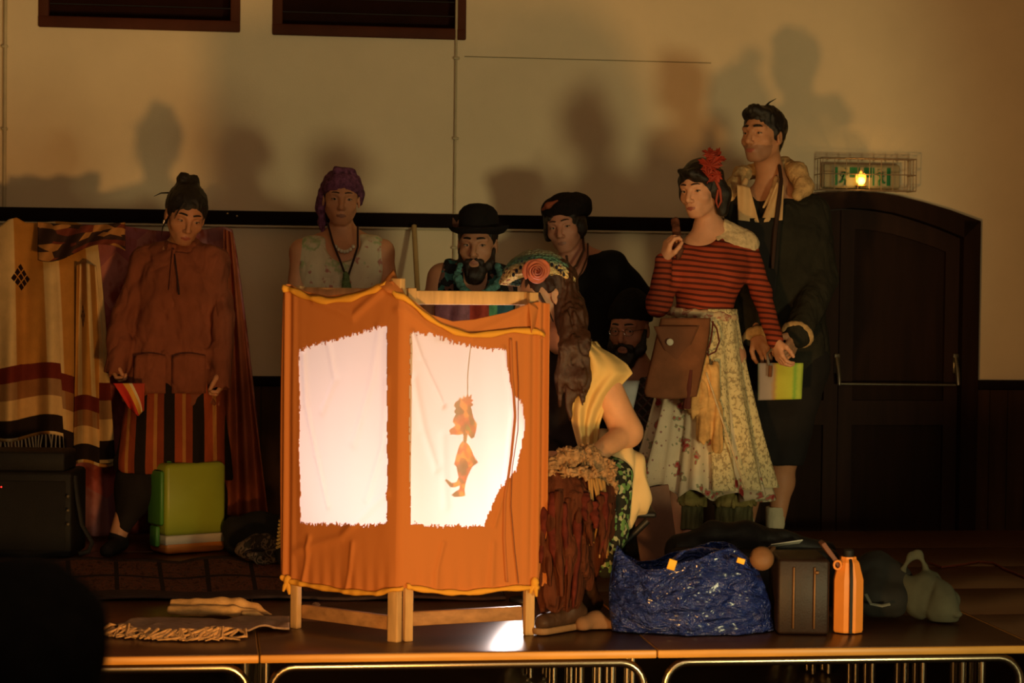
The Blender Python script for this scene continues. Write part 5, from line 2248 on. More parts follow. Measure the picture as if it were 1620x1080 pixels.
# ============ G: woman in the striped sweater
def woman_striped():
    J = J0(8.95)
    base = Vector((J(1115, 600).x, 8.97, 0))
    t = thing('person', base, 'person with red maple leaves in dark hair, striped off-shoulder sweater and floral skirt', 'person')
    H = Head(J(1107, 300, -.03), yaw=-34, pitch=7, roll=3, sc=1.0)
    j = dict(shl=J(1076, 404, -.05), shr=J(1178, 386, .05), neck=J(1122, 362, .03), chest=J(1122, 428, .02), waist=J(1112, 500, .03),
             hipl=J(1078, 565, .02), hipr=J(1146, 565, .05))
    sk = skin('light_skin', (.60, .30, .18))
    B = SDF()
    H.sculpt(B, j['neck'], .049, jaw=.93)
    trunk(B, j, (-.3, -1, 0), .86, bust=.0)
    left = [j['shl'], J(1042, 478, -.06), J(1050, 412, -.17)]
    right = [j['shr'], J(1204, 462, .03), J(1226, 538, -.10)]
    B.chain(left, [.044, .035, .023], .03)
    B.chain(right, [.044, .034, .023], .03)
    hand(B, left[2], J(1060, 372, -.19) - left[2], Vector((1, .3, 0)), Vector((0, -1, .2)), (.7, .9, 1.0, 1.1), .5, .92)
    hand(B, right[2], J(1240, 585, -.14) - right[2], Vector((1, .2, -.2)), Vector((0, -1, 0)), (.5, .6, .7, .7), .4, .92)
    for q, hx in ((-1, j['hipl']), (1, j['hipr'])):
        kx = hx + Vector((q * .01, 0, -.36))
        B.chain([hx, kx, Vector((hx.x + q * .015, base.y, .09))], [.085, .052, .034], .03)
    B.build('body', [sk, lipsm], t, .004, H.paint_lips())
    H.eyes(t, iris_d, look=(-.5, .1), open_=.95, brow=h_dark, thick=.0026)
    h = SDF()
    H.hair(h, .016, .046, back=-.09)
    h.chain([H.w(-.075, -.02, .04), H.w(-.088, -.03, -.03), H.w(-.078, -.03, -.095)], [.030, .034, .026], .03)
    h.chain([H.w(.070, -.01, .04), H.w(.078, -.01, -.02), H.w(.068, -.02, -.07)], [.024, .022, .014], .03)
    h.chain([H.w(.0, -.09, .03), H.w(-.02, -.10, -.05), H.w(-.02, -.08, -.10)], [.050, .046, .030], .03)
    h.chain([H.w(.05, .06, .085), H.w(-.02, .085, .072), H.w(-.062, .055, .045)], [.016, .018, .018], .02)
    h.disp(wrinkle(.009, 36, (1, 1, .4), 3))
    h.build('hair', h_black, t, .0045)
    for q in (-1, 1):
        b = MB()
        b.ball(H.w(q * .080, .0, -.045), .006, 8)
        b.build('earring', mat('silver', (.7, .68, .6), .25, metal=1, bump=0), t)

    # red maple leaves
    leafm = mat('red_maple_leaf', (.30, .032, .015), .6, .3, .3, 30)

    def leaf(c, sz, rot, nrm, name='maple_leaf'):
        lobes = [(0, 1.0), (52, .85), (100, .62), (140, .42), (220, .42), (260, .62), (308, .85)]
        pts = []
        for i, (a, r_) in enumerate(lobes):
            nx = lobes[(i + 1) % len(lobes)][0] + (360 if i == len(lobes) - 1 else 0)
            for da, rr in ((-17, .62), (-13, .80), (-9, .70), (0, 1.0), (9, .70), (13, .80), (17, .62)):
                pts.append((a + da, r_ * rr))
            pts.append(((a + nx) / 2, .40))
        n_ = Vector(nrm).normalized()
        x_ = n_.cross(Vector((0, 0, 1))).normalized()
        y_ = x_.cross(n_)
        vs = [c]
        for a, r_ in pts:
            th_ = math.radians(a + rot)
            vs.append(c + (x_ * math.sin(th_) + y_ * math.cos(th_)) * (sz * r_) + n_ * (-.25 * sz * r_ * r_ + .06 * sz * math.sin(a * .2)))
        k = len(pts)
        b = MB()
        b.add(vs, [(0, 1 + i, 1 + (i + 1) % k) for i in range(k)])
        o = b.build(name, leafm, t, 0)
        md = o.modifiers.new('thickness', 'SOLIDIFY')
        md.thickness = .0012
    for (x, y, sz, rot, nx) in ((1124, 262, .078, 10, (-.25, -1, .2)), (1132, 252, .070, -30, (.35, -1, .3)), (1120, 278, .055, 70, (-.5, -1, -.1)), (1136, 276, .052, 130, (.5, -1, 0)), (1123, 244, .052, -5, (0, -.8, .6))):
        leaf(J(x, y, -.105 - .008 * (y % 3)), sz, rot, nx)
    tubeobj('leaf_ribbon', [J(1132, 285, -.095), J(1139, 300, -.105), J(1141, 318, -.105), J(1136, 328, -.10), J(1133, 318, -.10), J(1136, 300, -.10)], [.006, .006, .005, .005, .005, .004], mat('rust_red_ribbon', (.36, .06, .03), .6), t, 8)
    # sweater
    def stripes(tt):
        s_ = tt.sep(tt.obj())
        z_ = tt.m('ADD', s_[2], tt.m('ADD', tt.m('MULTIPLY', s_[0], .10), tt.m('MULTIPLY', tt.noise(tt.obj(), 5, 1), .022)))
        f = tt.m('FRACT', tt.m('MULTIPLY', z_, 44.0))
        return tt.ramp(f, [(0, (.34, .055, .025)), (.50, (.34, .055, .025)), (.58, (.085, .018, .012)), (.92, (.085, .018, .012)), (1, (.34, .055, .025))])
    sm = mat('striped_knit', (.3, .05, .02), .9, .15, .15, 10, .3, 300, fn=stripes)
    F = Vector((-.3, -1, 0)).normalized()
    G = SDF()
    G.cap(J(1080, 405, -.04), J(1174, 389, .05), .056, .056, .05)
    G.cap(J(1098, 425, -.01), J(1144, 420, .03), .112, .112, .05, (F, .86))
    G.cap(J(1122, 430, .01), J(1113, 500, .03), .130, .120, .06, (F, .85))
    for q in (-1, 1):
        G.ell(j['chest'] + Vector((q * .065 - .02, -.078, -.012)), (.060, .060, .062), None, .05)
    G.chain([left[0], left[1], left[2]], [.054, .047, .036], .022)
    G.chain([right[0], right[1], right[2]], [.054, .044, .034], .022)
    G.cap(left[1], left[1] + Vector((-.005, 0, -.02)), .050, .045, .02)
    G.cut(J(1113, 507), (-.08, 0, -1)) if False else None
    G.disp(wrinkle(.006, 12, (1, 1, .8), 7))
    G.ell(J(1108, 352, -.10), (.122, .14, .098), None, .012, True)
    G.ell(J(1112, 350, .04), (.105, .12, .090), None, .012, True)
    G.build('striped_sweater', sm, t, .005)
    # lace yoke on the shoulder
    G = SDF()
    G.cap(J(1120, 398, -.01), J(1175, 389, .05), .062, .062, .05)
    G.cap(j['neck'] + Vector((.05, 0, .0)), J(1176, 386, .05), .046, .060, .03)
    G.cap(J(1110, 425, -.01), J(1144, 420, .03), .118, .118, .05, (F, .86))
    G.cut(J(1140, 384), (-.22, 0, -1))
    G.cut(J(1134, 384), (-1, 0, -.45))
    G.disp(wrinkle(.004, 40, (1, 1, 1), 7))
    G.ell(J(1112, 346, .02), (.085, .14, .090), None, .01, True)
    G.build('lace_yoke', mat('cream_lace', (.66, .50, .30), .9, .2, .25, 60, .6, 140), t, .005)
    # braid held in the hand
    G = SDF()
    pts = [J(1068, 350, -.10), J(1070, 362, -.13), J(1072, 378, -.15), J(1074, 392, -.15), J(1073, 404, -.15)]
    for i in range(len(pts) - 1):
        G.cap(pts[i], pts[i + 1], .020, .016, .01)
    G.disp(wrinkle(.008, 60, (1, 1, 1), 2))
    G.build('braid', mat('reddish_brown_braid', (.10, .03, .015), .7, var=.5, vs=60, bump=.5), t, .005)

    # floral skirt
    def floral(tt):
        o = tt.obj()
        base_ = tt.ramp(tt.noise(o, 6, 3), [(.3, (.62, .50, .34)), (.7, (.68, .58, .42))])
        n = tt.noise(o, 15, 2, .5)
        n9 = tt.noise(tt.scale(o, (1, 1, 1.1)), 42, 1)
        q_ = tt.m('ADD', n, tt.m('MULTIPLY', tt.m('SUBTRACT', n9, .5), .30))
        c = tt.mix(tt.m('GREATER_THAN', q_, .585), base_, (.30, .30, .18))
        c = tt.mix(tt.m('GREATER_THAN', q_, .625), c, (.42, .12, .10))
        c = tt.mix(tt.m('GREATER_THAN', q_, .68), c, (.30, .035, .03))
        sm_ = tt.m('LESS_THAN', tt.vor(o, 30), .16)
        return tt.mix(sm_, c, (.36, .20, .16))
    fm = mat('floral_cotton', (.6, .5, .35), .85, .2, .1, 5, .25, 200, fn=floral)
    lc_ = bpy.data.materials.new('cream_lace_net')
    lc_.use_nodes = True
    tt = NT(lc_)
    o_ = tt.obj()
    v = tt.vor(tt.scale(o_, (1, 1, .7)), 110)
    n = tt.noise(o_, 45, 2)
    hole = tt.m('GREATER_THAN', tt.m('ADD', v, tt.m('MULTIPLY', tt.m('SUBTRACT', n, .5), 1.2)), .62)
    b_ = tt.bsdf()
    tt.put(b_.inputs['Base Color'], tt.mix(tt.ramp(n, [(.4, (0, 0, 0)), (.6, (1, 1, 1))]), (.70, .58, .32), (.60, .48, .26)))
    b_.inputs['Roughness'].default_value = .9
    tt.put(b_.inputs['Alpha'], tt.m('SUBTRACT', 1.0, tt.m('MULTIPLY', hole, .6)))

    def skirt(name, top, bot, rt, rb, m_, a0=0, a1=360, pleats=9, amp=.028, hemf=None, na=150, nv=50, sq=.72, seed=0, flare=1.25):
        def fn(u, v):
            a = math.radians(lerp(a0, a1, u))
            c = top.lerp(bot, v)
            k = v ** flare
            rx = lerp(rt[0], rb[0], k)
            ry = lerp(rt[1], rb[1], k)
            ph = math.sin(a * pleats + 1.5 * math.sin(a * 2 + seed) + v * .8)
            ph2 = math.sin(a * pleats * 2.3 + seed * 2 + v)
            m = 1 + amp * (.15 + .85 * v) * (ph + .4 * ph2) / .13
            z_ = c.z + (hemf(a) * v if hemf else 0)
            return Vector((c.x + math.cos(a) * rx * m, c.y + math.sin(a) * ry * m, z_))
        return sheet(name, fn, na, nv, m_, t, .003)
    top = J(1112, 492, .03)
    bot = J(1108, 776, .03)
    skirt('floral_skirt', top, bot, (.125, .105), (.262, .19), fm, pleats=10, amp=.020, hemf=lambda a: .022 * math.sin(a * 10) + .02 * -math.cos(a), seed=1)
    # lace overskirt, open at the front left
    top2 = J(1114, 488, .03)
    bot2 = J(1116, 768, .03)
    skirt('lace_overskirt', top2, bot2, (.135, .115), (.272, .215), lc_, -88, 75, 8, .014, seed=2, na=90)

    def lace2(u, v):       # narrow edge falling diagonally to the right
        a = J(lerp(1112, 1172, v), lerp(590, 776, v), -.175 - .05 * v)
        b2 = J(lerp(1122, 1186, v), lerp(588, 770, v), -.185 - .05 * v)
        return a.lerp(b2, u) + Vector((0, .006 * math.sin(v * 30), 0))
    tubeobj('lace_edge', [lace2(.5, i / 12) for i in range(13)], .004, mat('cream_lace', (.66, .50, .30), .9), t, 6)
    # gathered yellow underlayer in the middle
    G = SDF()
    for (x0, y0, x1, y1, r_) in ((1108, 560, 1098, 650, .030), (1118, 565, 1112, 690, .032), (1130, 575, 1134, 705, .030), (1096, 590, 1086, 640, .022)):
        G.cap(J(x0, y0, -.155), J(x1, y1, -.185), r_ * .6, r_, .02)
    G.disp(wrinkle(.020, 26, (1.6, 1.6, .14), 4))
    G.build('gathered_overlay', mat('yellow_gauze', (.62, .36, .13), .9, var=.35, vs=18), t, .005)
    # sash at the waist
    G = SDF()
    n_ = 28
    c = J(1110, 497, .03)
    for i in range(n_):
        a, b2 = 2 * math.pi * i / n_, 2 * math.pi * (i + 1) / n_
        p = c + Vector((math.cos(a) * .132, math.sin(a) * .112, -.012 * math.cos(a)))
        q = c + Vector((math.cos(b2) * .132, math.sin(b2) * .112, -.012 * math.cos(b2)))
        G.cap(p, q, .020, .020, .008)
    G.disp(wrinkle(.010, 34, (1, 1, 1), 8))

    def sashp(tt):
        n = tt.noise(tt.obj(), 30, 2)
        return tt.ramp(n, [(.3, (.55, .38, .22)), (.5, (.60, .45, .28)), (.58, (.38, .10, .07)), (.66, (.55, .40, .25))])
    G.build('waist_sash', mat('printed_sash', (.5, .4, .2), .9, fn=sashp), t, .005)

    # leather pouch
    lea = mat('brown_suede', (.20, .075, .033), .85, .2, .2, 12, .3, 180)
    rows_ = [(503, 1046, 1124), (530, 1039, 1122), (560, 1032, 1117), (590, 1025, 1110), (618, 1019, 1104), (627, 1022, 1102)]

    def pouch(side):
        def fn(u, v):
            y = lerp(503, 627, v)
            x = lerp(pl([r[0] for r in rows_], [r[1] for r in rows_], y), pl([r[0] for r in rows_], [r[2] for r in rows_], y), u)
            k = math.sin(math.pi * u) ** .5 * math.sin(math.pi * min(1, v * .9 + .08)) ** .5
            return J(x, y + (4 * math.sin(u * 3.14) if v > .9 else 0), -.190 - .045 * v - (.030 * k if side else -.008 * k))
        return fn
    sheet('pouch_front', pouch(1), 24, 30, lea, t, .004)
    sheet('pouch_back', pouch(0), 24, 30, lea, t, .004)

    def flap(u, v):
        w_ = 1 - v * .75
        return J(1070 + (u - .5) * 72 * w_, lerp(516, 577, v), -.232 - .012 * math.sin(u * 3.14))
    sheet('pouch_flap', flap, 12, 12, mat('brown_suede_flap', (.17, .062, .028), .85), t, .003)
    b = MB()
    b.lathe(J(1060, 541, -.255), [(.0, -.004), (.013, -.003), (.014, .002), (.009, .005), (0, .005)], (Vector((1, 0, 0)), Vector((0, 0, 1)), Vector((0, -1, 0))), 16, closed=False)
    b.build('pouch_button', mat('bone_button', (.62, .54, .40), .4), t)
    tubeobj('pouch_cord', [J(1128, 508, -.16), J(1126, 530, -.19), J(1122, 548, -.19), J(1116, 556, -.19), J(1120, 562, -.19), J(1132, 556, -.19), J(1138, 540, -.18), J(1134, 520, -.17), J(1126, 508, -.16)], .0035, mat('dark_red_cord', (.12, .025, .015), .7), t, 8)
    tubeobj('pouch_tassel', [J(1093, 585, -.24), J(1090, 610, -.24), J(1086, 645, -.22)], [.008, .012, .018], mat('dark_red_cord', (.12, .025, .015), .7), t, 8)
    # pantaloons, socks and shoes
    pm = mat('green_brown_pantaloon', (.11, .11, .05), .9, var=.5, vs=26, stretch=(3, 3, .3))
    frm = mat('mustard_frill', (.30, .25, .08), .9, var=.3, vs=30)
    for (xc, y0, w0) in ((1092, 770, .055), (1161, 775, .080)):
        c0, c1 = J(xc, y0 - 40, .02), J(xc, 842, .02)
        G = SDF()
        G.cap(c0, c1, w0, w0 * 1.02, .02)
        G.cut(J(xc, 838), (0, 0, -1))
        G.cut(J(xc, 735), (0, 0, 1))
        G.disp(wrinkle(.012, 34, (1, 1, .12), xc))
        G.build('pantaloon', pm, t, .005)
        G = SDF()
        G.cap(J(xc, 772, .02), J(xc, 794, .02), w0 + .006, w0 + .014, .02)
        G.cut(J(xc, 800), (0, 0, -1))
        G.cut(J(xc, 768), (0, 0, 1))
        G.disp(wrinkle(.014, 40, (1, 1, .2), xc))
        G.build('frill', frm, t, .005)
        c2 = Vector((c1.x, c1.y, .03))
        G = SDF()
        G.cap(c1, Vector((c1.x, c1.y, .09)), .040, .036, .02)
        G.build('sock', mat('pink_sock', (.50, .26, .20), .9), t, .005)
        G = SDF()
        foot(G, Vector((c1.x, c1.y, .07)), Vector((c1.x - .05, c1.y - .15, .026)), .038)
        G.cut((0, 0, .004), (0, 0, -1))
        G.build('shoe', mat('brown_shoe', (.08, .035, .02), .6), t, .006)


woman_striped()


# ============ H: man in the shearling coat
def man_coat():
    J = J0(9.32)
    base = Vector((J(1240, 600).x, 9.32, 0))
    t = thing('person', base, 'tall dark-haired person in dark shearling-collared coat and black shorts standing behind striped sweater', 'person')
    H = Head(J(1206, 214, -.03), yaw=-38, pitch=-3, roll=0, sc=1.06)
    j = dict(shl=J(1172, 330, -.02), shr=J(1284, 335, .04), neck=J(1222, 292, .05), chest=J(1230, 385, .03), waist=J(1236, 490, .04),
             hipl=J(1210, 575, .03), hipr=J(1266, 575, .05))
    sk = skin('tanned_male_skin', (.47, .22, .115))
    stub = skin('stubbled_skin', (.31, .15, .085))
    B = SDF()
    H.sculpt(B, j['neck'], .062, male=True, jaw=1.05, nose=1.15)
    trunk(B, j, (-.3, -1, 0), 1.08)
    left = [j['shl'], J(1172, 450, -.05), J(1196, 530, -.20)]
    right = [j['shr'], J(1300, 440, .0), J(1262, 528, -.24)]
    B.chain(left, [.055, .042, .031], .03)
    B.chain(right, [.055, .042, .031], .03)
    hand(B, left[2], J(1224, 572, -.28) - left[2], Vector((.2, .3, -1)), Vector((0, -1, .1)), (.5, .6, .7, .8), .5, 1.0)
    hand(B, right[2], J(1236, 578, -.32) - right[2], Vector((-1, .5, -.1)), Vector((-.3, -1, .3)), (.55, .7, .8, .9), .7, 1.08, rad=1.08)
    for q, hx in ((-1, j['hipl']), (1, j['hipr'])):
        kx = Vector((J(1242 if q > 0 else 1195, 740).x, base.y, hx.z - .40))
        B.chain([hx, kx, kx + Vector((-.008, .03, -.12)), Vector((J(1230 if q > 0 else 1182, 800).x, base.y + .02, .10))], [.10, .054, .050, .033], .03)

    def paint(cen):
        base_i = H.paint_lips()(cen)
        q = H.loc(cen)
        m = (q[:, 1] > .02) & (q[:, 2] < -.048 - np.maximum(0, .05 - q[:, 1]) * -.2) & (q[:, 2] > -.125) & (np.abs(q[:, 0]) < .066)
        return np.where(base_i > 0, base_i, np.where(m, 2, 0))
    B.build('body', [sk, lipsm, stub], t, .004, paint)
    H.eyes(t, iris_d, look=(-.2, .1), open_=.8, brow=h_black, thick=.0048)
    h = SDF()
    H.hair(h, .010, .036, back=-.055)
    h.chain([H.w(.05, .055, .085), H.w(.0, .072, .095), H.w(-.05, .050, .085)], [.020, .022, .020], .03)
    for q in (-1, 1):
        h.cap(H.w(q * .074, .015, .02), H.w(q * .073, .018, -.022), .009 * 1.06, .005, .008)
    h.chain([H.w(0, -.09, -.02), H.w(0, -.085, -.085)], [.045, .028], .03)
    h.disp(wrinkle(.007, 55, (1, 1, .6), 3))
    h.build('hair', h_black, t, .0045)
    tubeobj('hair_strand', [H.w(-.01, .0, .118), H.w(-.02, -.012, .135), H.w(-.04, -.03, .152)], [.006, .004, .001], h_black, t, 6)
    # coat
    suede = mat('dark_green_suede', (.024, .022, .016), .9, .12, .3, 7, .35, 160, crease=.4)
    F = Vector((-.3, -1, 0)).normalized()
    G = SDF()
    G.cap(J(1178, 332, .0), J(1280, 338, .05), .072, .074, .05)
    G.cap(J(1200, 370, .02), J(1262, 372, .05), .140, .140, .06, (F, .85))
    G.cap(J(1232, 400, .04), J(1240, 560, .06), .185, .200, .06, (F, .78))
    G.cut(J(1240, 603), (0, 0, -1))
    G.chain(left, [.078, .070, .060], .025)
    G.chain(right, [.080, .074, .066], .025)
    G.disp(wrinkle(.013, 9, (1, 1, .6), 5))
    G.disp(wrinkle(.004, 34, (1, 1, 1), 5))
    # open front
    G.cap(J(1196, 280, -.22), J(1203, 420, -.27), .165, .135, .01, None, True)
    G.cap(J(1206, 420, -.26), J(1212, 640, -.30), .075, .085, .01, None, True)
    G.ell(J(1212, 285, .0), (.085, .10, .075), None, .01, True)
    G.build('coat', suede, t, .0065)
    # shearling collar and cuffs
    fleece = mat('cream_shearling', (.52, .33, .15), .95, .1, .3, 35, .8, 130)
    G = SDF()
    G.chain([J(1262, 308, -.085), J(1272, 296, -.05), J(1262, 272, .0), J(1240, 262, .09), J(1205, 268, .13), J(1172, 276, .09), J(1160, 292, .0), J(1160, 315, -.06)],
            [.028, .038, .040, .036, .036, .032, .028, .020], .03)
    G.disp(wrinkle(.006, 45, (1, 1, 1), 5))
    G.build('shearling_collar', fleece, t, .005)
    for a, nm in ((right, 'cuff'), (left, 'cuff')):
        d = (a[2] - a[1]).normalized()
        c = a[2] + d * .004
        x_ = d.orthogonal().normalized()
        y_ = d.cross(x_)
        G = SDF()
        n_ = 16
        R_ = .052 if a is right else .042
        for i in range(n_):
            p, q = [c + x_ * (math.cos(2 * math.pi * k_ / n_) * R_) + y_ * (math.sin(2 * math.pi * k_ / n_) * R_) for k_ in (i, i + 1)]
            G.cap(p, q, .019, .019, .008)
        G.disp(wrinkle(.004, 45, (1, 1, 1), 5))
        G.build(nm, fleece, t, .005)
    # shirt and dark jumper
    shm = mat('cream_linen_shirt', (.62, .40, .20), .85, .2, .12, 9, .3, 240)
    G = SDF()
    G.cap(J(1190, 336, .0), J(1255, 340, .03), .060, .060, .05)
    G.cap(J(1208, 380, .02), J(1250, 380, .04), .125, .125, .06, (F, .85))
    G.cap(J(1230, 400, .03), J(1234, 560, .04), .155, .155, .06, (F, .8))
    G.cut(J(1230, 575), (0, 0, -1))
    G.disp(wrinkle(.008, 14, (1, 1, .5), 15))
    G.ell(J(1192, 290, -.17), (.048, .12, .115), None, .01, True)
    G.ell(J(1216, 285, .02), (.075, .10, .06), None, .01, True)

    def p_shirt(cen):
        q = CRTn_proj(cen)
        return ((q[:, 1] > 352 - np.abs(q[:, 0] - 1200) * .6)).astype(int)
    G.build('shirt', [shm, mat('black_jumper', (.012, .010, .009), .9)], t, .0055, p_shirt)
    G = SDF()
    for pts in ([J(1180, 285, -.06), J(1174, 302, -.09), J(1180, 318, -.11)], [J(1228, 282, -.04), J(1224, 302, -.08), J(1208, 328, -.115)]):
        G.chain(pts, [.012, .015, .006], .01, )
    G.build('shirt_collar', shm, t, .0045)
    for nm, m_, qd in (('shirt_front', shm, ((1166, 292), (1186, 296), (1168, 348), (1201, 352))), ('shirt_front', shm, ((1229, 288), (1240, 292), (1203, 352), (1238, 348))),
                       ('jumper_front', mat('black_jumper', (.012, .010, .009), .9), ((1166, 346), (1237, 344), (1188, 480), (1226, 480)))):
        def sf(u, v, qd=qd):
            x = lerp(lerp(qd[0][0], qd[1][0], u), lerp(qd[2][0], qd[3][0], u), v)
            y = lerp(lerp(qd[0][1], qd[1][1], u), lerp(qd[2][1], qd[3][1], u), v)
            return J(x, y, -.105 - .055 * min(1, max(0, (y - 288) / 60)) + .006 * math.sin(u * 8 + v * 3))
        sheet(nm, sf, 12, 16, m_, t, .004)
    tubeobj('scarf_edge', [J(1233, 262, -.04), J(1236, 285, -.10), J(1232, 320, -.15), J(1226, 370, -.175), J(1222, 425, -.18)], [.008, .009, .010, .010, .008], mat('dark_brown_strap', (.035, .015, .010), .7), t, 8)
    # shorts, socks, shoes
    blk = mat('black_shorts', (.011, .009, .009), .9, var=.2)
    G = SDF()
    for q, hx in ((-1, j['hipl']), (1, j['hipr'])):
        G.cap(hx, Vector((J(1242 if q > 0 else 1195, 740).x, base.y, hx.z - .44)), .125, .080, .04)
    G.cap(j['hipl'], j['hipr'], .125, .125, .04)
    G.cut(J(1240, 735), (0, 0, -1))
    G.disp(wrinkle(.010, 12, (1, 1, .5), 6))
    G.build('shorts', blk, t, .007)
    for q, px_ in ((1, 1228), (-1, 1180)):
        a0 = Vector((J(px_, 800).x, base.y + .02, .10))
        G = SDF()
        G.cap(a0 + Vector((0, 0, .085)), a0, .044, .042, .02)
        G.cut(a0 + Vector((0, 0, .078)), (0, 0, 1))
        G.disp(wrinkle(.003, 120, (1, 1, .05), 6))
        G.build('sock', mat('cream_ribbed_sock', (.50, .45, .32), .9), t, .0045)
        G = SDF()
        foot(G, a0 + Vector((0, 0, -.03)), Vector((a0.x - .05, a0.y - .18, .03)), .042)
        G.cut((0, 0, .004), (0, 0, -1))
        G.build('shoe', mat('dark_leather_shoe', (.02, .014, .01), .5), t, .006)
    return J


_CRT = np.array([[CRT[i][j] for j in range(3)] for i in range(3)], np.float32)


def CRTn_proj(Q):
    q = (Q - np.array([0, 0, CAMH], np.float32)) @ _CRT.T
    return np.stack([810 + FPX * q[:, 0] / -q[:, 2], 540 - FPX * q[:, 1] / -q[:, 2]], 1)


man_coat()


# cloth bag they hold between them
def bagpat(t):
    u = t.sep(t.uv())
    n = t.m('ADD', u[0], t.m('MULTIPLY', t.noise(t.uv(), 4, 2), .10))
    return t.ramp(n, [(0, (.05, .22, .14)), (.10, (.30, .25, .24)), (.34, (.36, .29, .26)), (.42, (.42, .24, .10)), (.50, (.50, .46, .05)), (.80, (.52, .55, .06)), (.88, (.22, .45, .06)), (.95, (.45, .58, .08))])


bt = thing('cloth_bag', P(1235, 600, 8.98), 'yellow-green and grey striped cloth bag held below the joined hands', 'bag')
for sd in (0, 1):
    def bagf(u, v, sd=sd):
        k = math.sin(math.pi * u) ** .6 * math.sin(math.pi * min(.98, v * .8 + .12))
        return P(lerp(1199, 1271 - 3 * v, u), lerp(574, 633 - 2 * u, v), 8.99 + (.022 * k if sd else -.018 * k))
    sheet('bag_side' if sd else 'bag_front', bagf, 16, 16, mat('yellow_green_stripe', (.5, .5, .06), .8, fn=bagpat, var=.08), bt, .003)
tubeobj('bag_handle', [P(1216, 577, 8.97), P(1214, 560, 8.95), P(1224, 548, 8.95), P(1236, 556, 8.95), P(1240, 577, 8.97)], .006, mat('grey_webbing', (.2, .17, .15), .8), bt, 8)
tubeobj('bag_tag', [P(1219, 578, 8.95), P(1218, 596, 8.95)], [.008, .008], mat('brown_suede', (.2, .075, .033)), bt, 8)


# ============ I: seated member of the audience
def audience(x, y, Y, label, sc=1.0, hair=h_black):
    c = P(x, y, Y)
    t = thing('person', Vector((c.x, Y, FLOOR_Z)), label, 'person')
    H = Head(c, yaw=180, pitch=2, roll=0, sc=sc)
    nk = c + Vector((0, -.02, -.20))
    j = dict(shl=nk + Vector((-.17, 0, -.06)), shr=nk + Vector((.17, 0, -.06)), neck=nk, chest=nk + Vector((0, 0, -.20)), waist=nk + Vector((0, -.03, -.40)),
             hipl=nk + Vector((-.09, 0, -.54)), hipr=nk + Vector((.09, 0, -.54)))
    B = SDF()
    H.sculpt(B, nk, .055)
    trunk(B, j, (0, 1, 0), 1.0)
    for q, s_ in ((-1, 'l'), (1, 'r')):
        kn = j['hip' + s_] + Vector((q * .03, .42, .0))
        B.chain([j['hip' + s_], kn, Vector((kn.x, kn.y + .02, FLOOR_Z + .08))], [.09, .06, .04], .03)
        el = j['sh' + s_] + Vector((q * .05, .05, -.27))
        wr_ = el + Vector((-q * .10, .20, -.06))
        B.chain([j['sh' + s_], el, wr_], [.05, .04, .028], .03)
        hand(B, wr_, Vector((-q * .5, 1, -.2)), Vector((0, 0, -1)), Vector((-q, 0, 0)), (.4, .4, .5, .5), .4)
    B.build('body', [skin('olive_skin', (.46, .22, .12)), lips_d], t, .007, H.paint_lips())
    h = SDF()
    H.hair(h, .024, .04, back=-.11)
    h.chain([H.w(0, -.07, .0), H.w(0, -.08, -.12)], [.085, .07], .04)
    h.disp(wrinkle(.008, 34, (1, 1, .4), 3))
    h.build('hair', hair, t, .006)
    G = SDF()
    G.cap(j['shl'], j['shr'], .068, .068, .05)
    G.cap(j['chest'], j['waist'] + Vector((0, 0, -.1)), .175, .17, .06, ((0, 1, 0), .75))
    for q, s_ in ((-1, 'l'), (1, 'r')):
        el = j['sh' + s_] + Vector((q * .05, .05, -.27))
        G.chain([j['sh' + s_], el, el + Vector((-q * .10, .20, -.06))], [.066, .055, .042], .03)
    G.disp(wrinkle(.010, 12, (1, 1, .6), 3))
    G.build('dark_jumper', mat('navy_jumper', (.012, .011, .013), .9), t, .009)
    G = SDF()
    for q, s_ in ((-1, 'l'), (1, 'r')):
        kn = j['hip' + s_] + Vector((q * .03, .42, .0))
        G.chain([j['hip' + s_], kn, Vector((kn.x, kn.y + .02, FLOOR_Z + .12))], [.11, .08, .06], .04)
    G.build('trousers', mat('dark_trousers', (.015, .012, .012), .9), t, .010)
    for q, s_ in ((-1, 'l'), (1, 'r')):
        kn = j['hip' + s_] + Vector((q * .03, .42, .0))
        G = SDF()
        a0 = Vector((kn.x, kn.y + .02, FLOOR_Z + .07))
        foot(G, a0, a0 + Vector((0, .16, -.04)), .040)
        G.cut((0, 0, FLOOR_Z + .003), (0, 0, -1))
        G.build('shoe', mat('dark_leather_shoe', (.02, .014, .01), .5), t, .008)
    seat_z = j['hipl'].z - .115
    ch = thing('hall_chair', Vector((c.x, Y, FLOOR_Z)), 'dark hall chair under the seated audience member in the foreground', 'chair')
    pm = mat('dark_plastic_seat', (.015, .014, .014), .5)
    b = MB()
    b.box((c.x, Y + .03, seat_z - .012), (.42, .40, .024), None, .01)
    b.build('seat', pm, ch)
    b = MB()
    b.box((c.x, Y - .215, seat_z + .36), (.42, .018, .22), None, .008)
    b.build('backrest', pm, ch)
    for qx in (-.19, .19):
        for qy in (-.17, .21):
            b = MB()
            b.tube([(c.x + qx, Y + qy, seat_z - .02), (c.x + qx * 1.12, Y + qy * 1.15, FLOOR_Z + .002)], .011, 10)
            b.build('leg', mat('dark_steel', (.05, .04, .035), .4, metal=.6), ch)
        b = MB()
        b.tube([(c.x + qx, Y - .17, seat_z - .02), (c.x + qx, Y - .20, seat_z + .2), (c.x + qx, Y - .205, seat_z + .46)], .010, 10)
        b.build('back_upright', mat('dark_steel', (.05, .04, .035), .4, metal=.6), ch)


audience(44, 1062, 2.55, 'dark silhouette of an audience head, seen from behind at lower left corner', 1.0, mat('shadowy_black_hair', (.004, .003, .003), .95, .05, .3, 60, .3, 120))
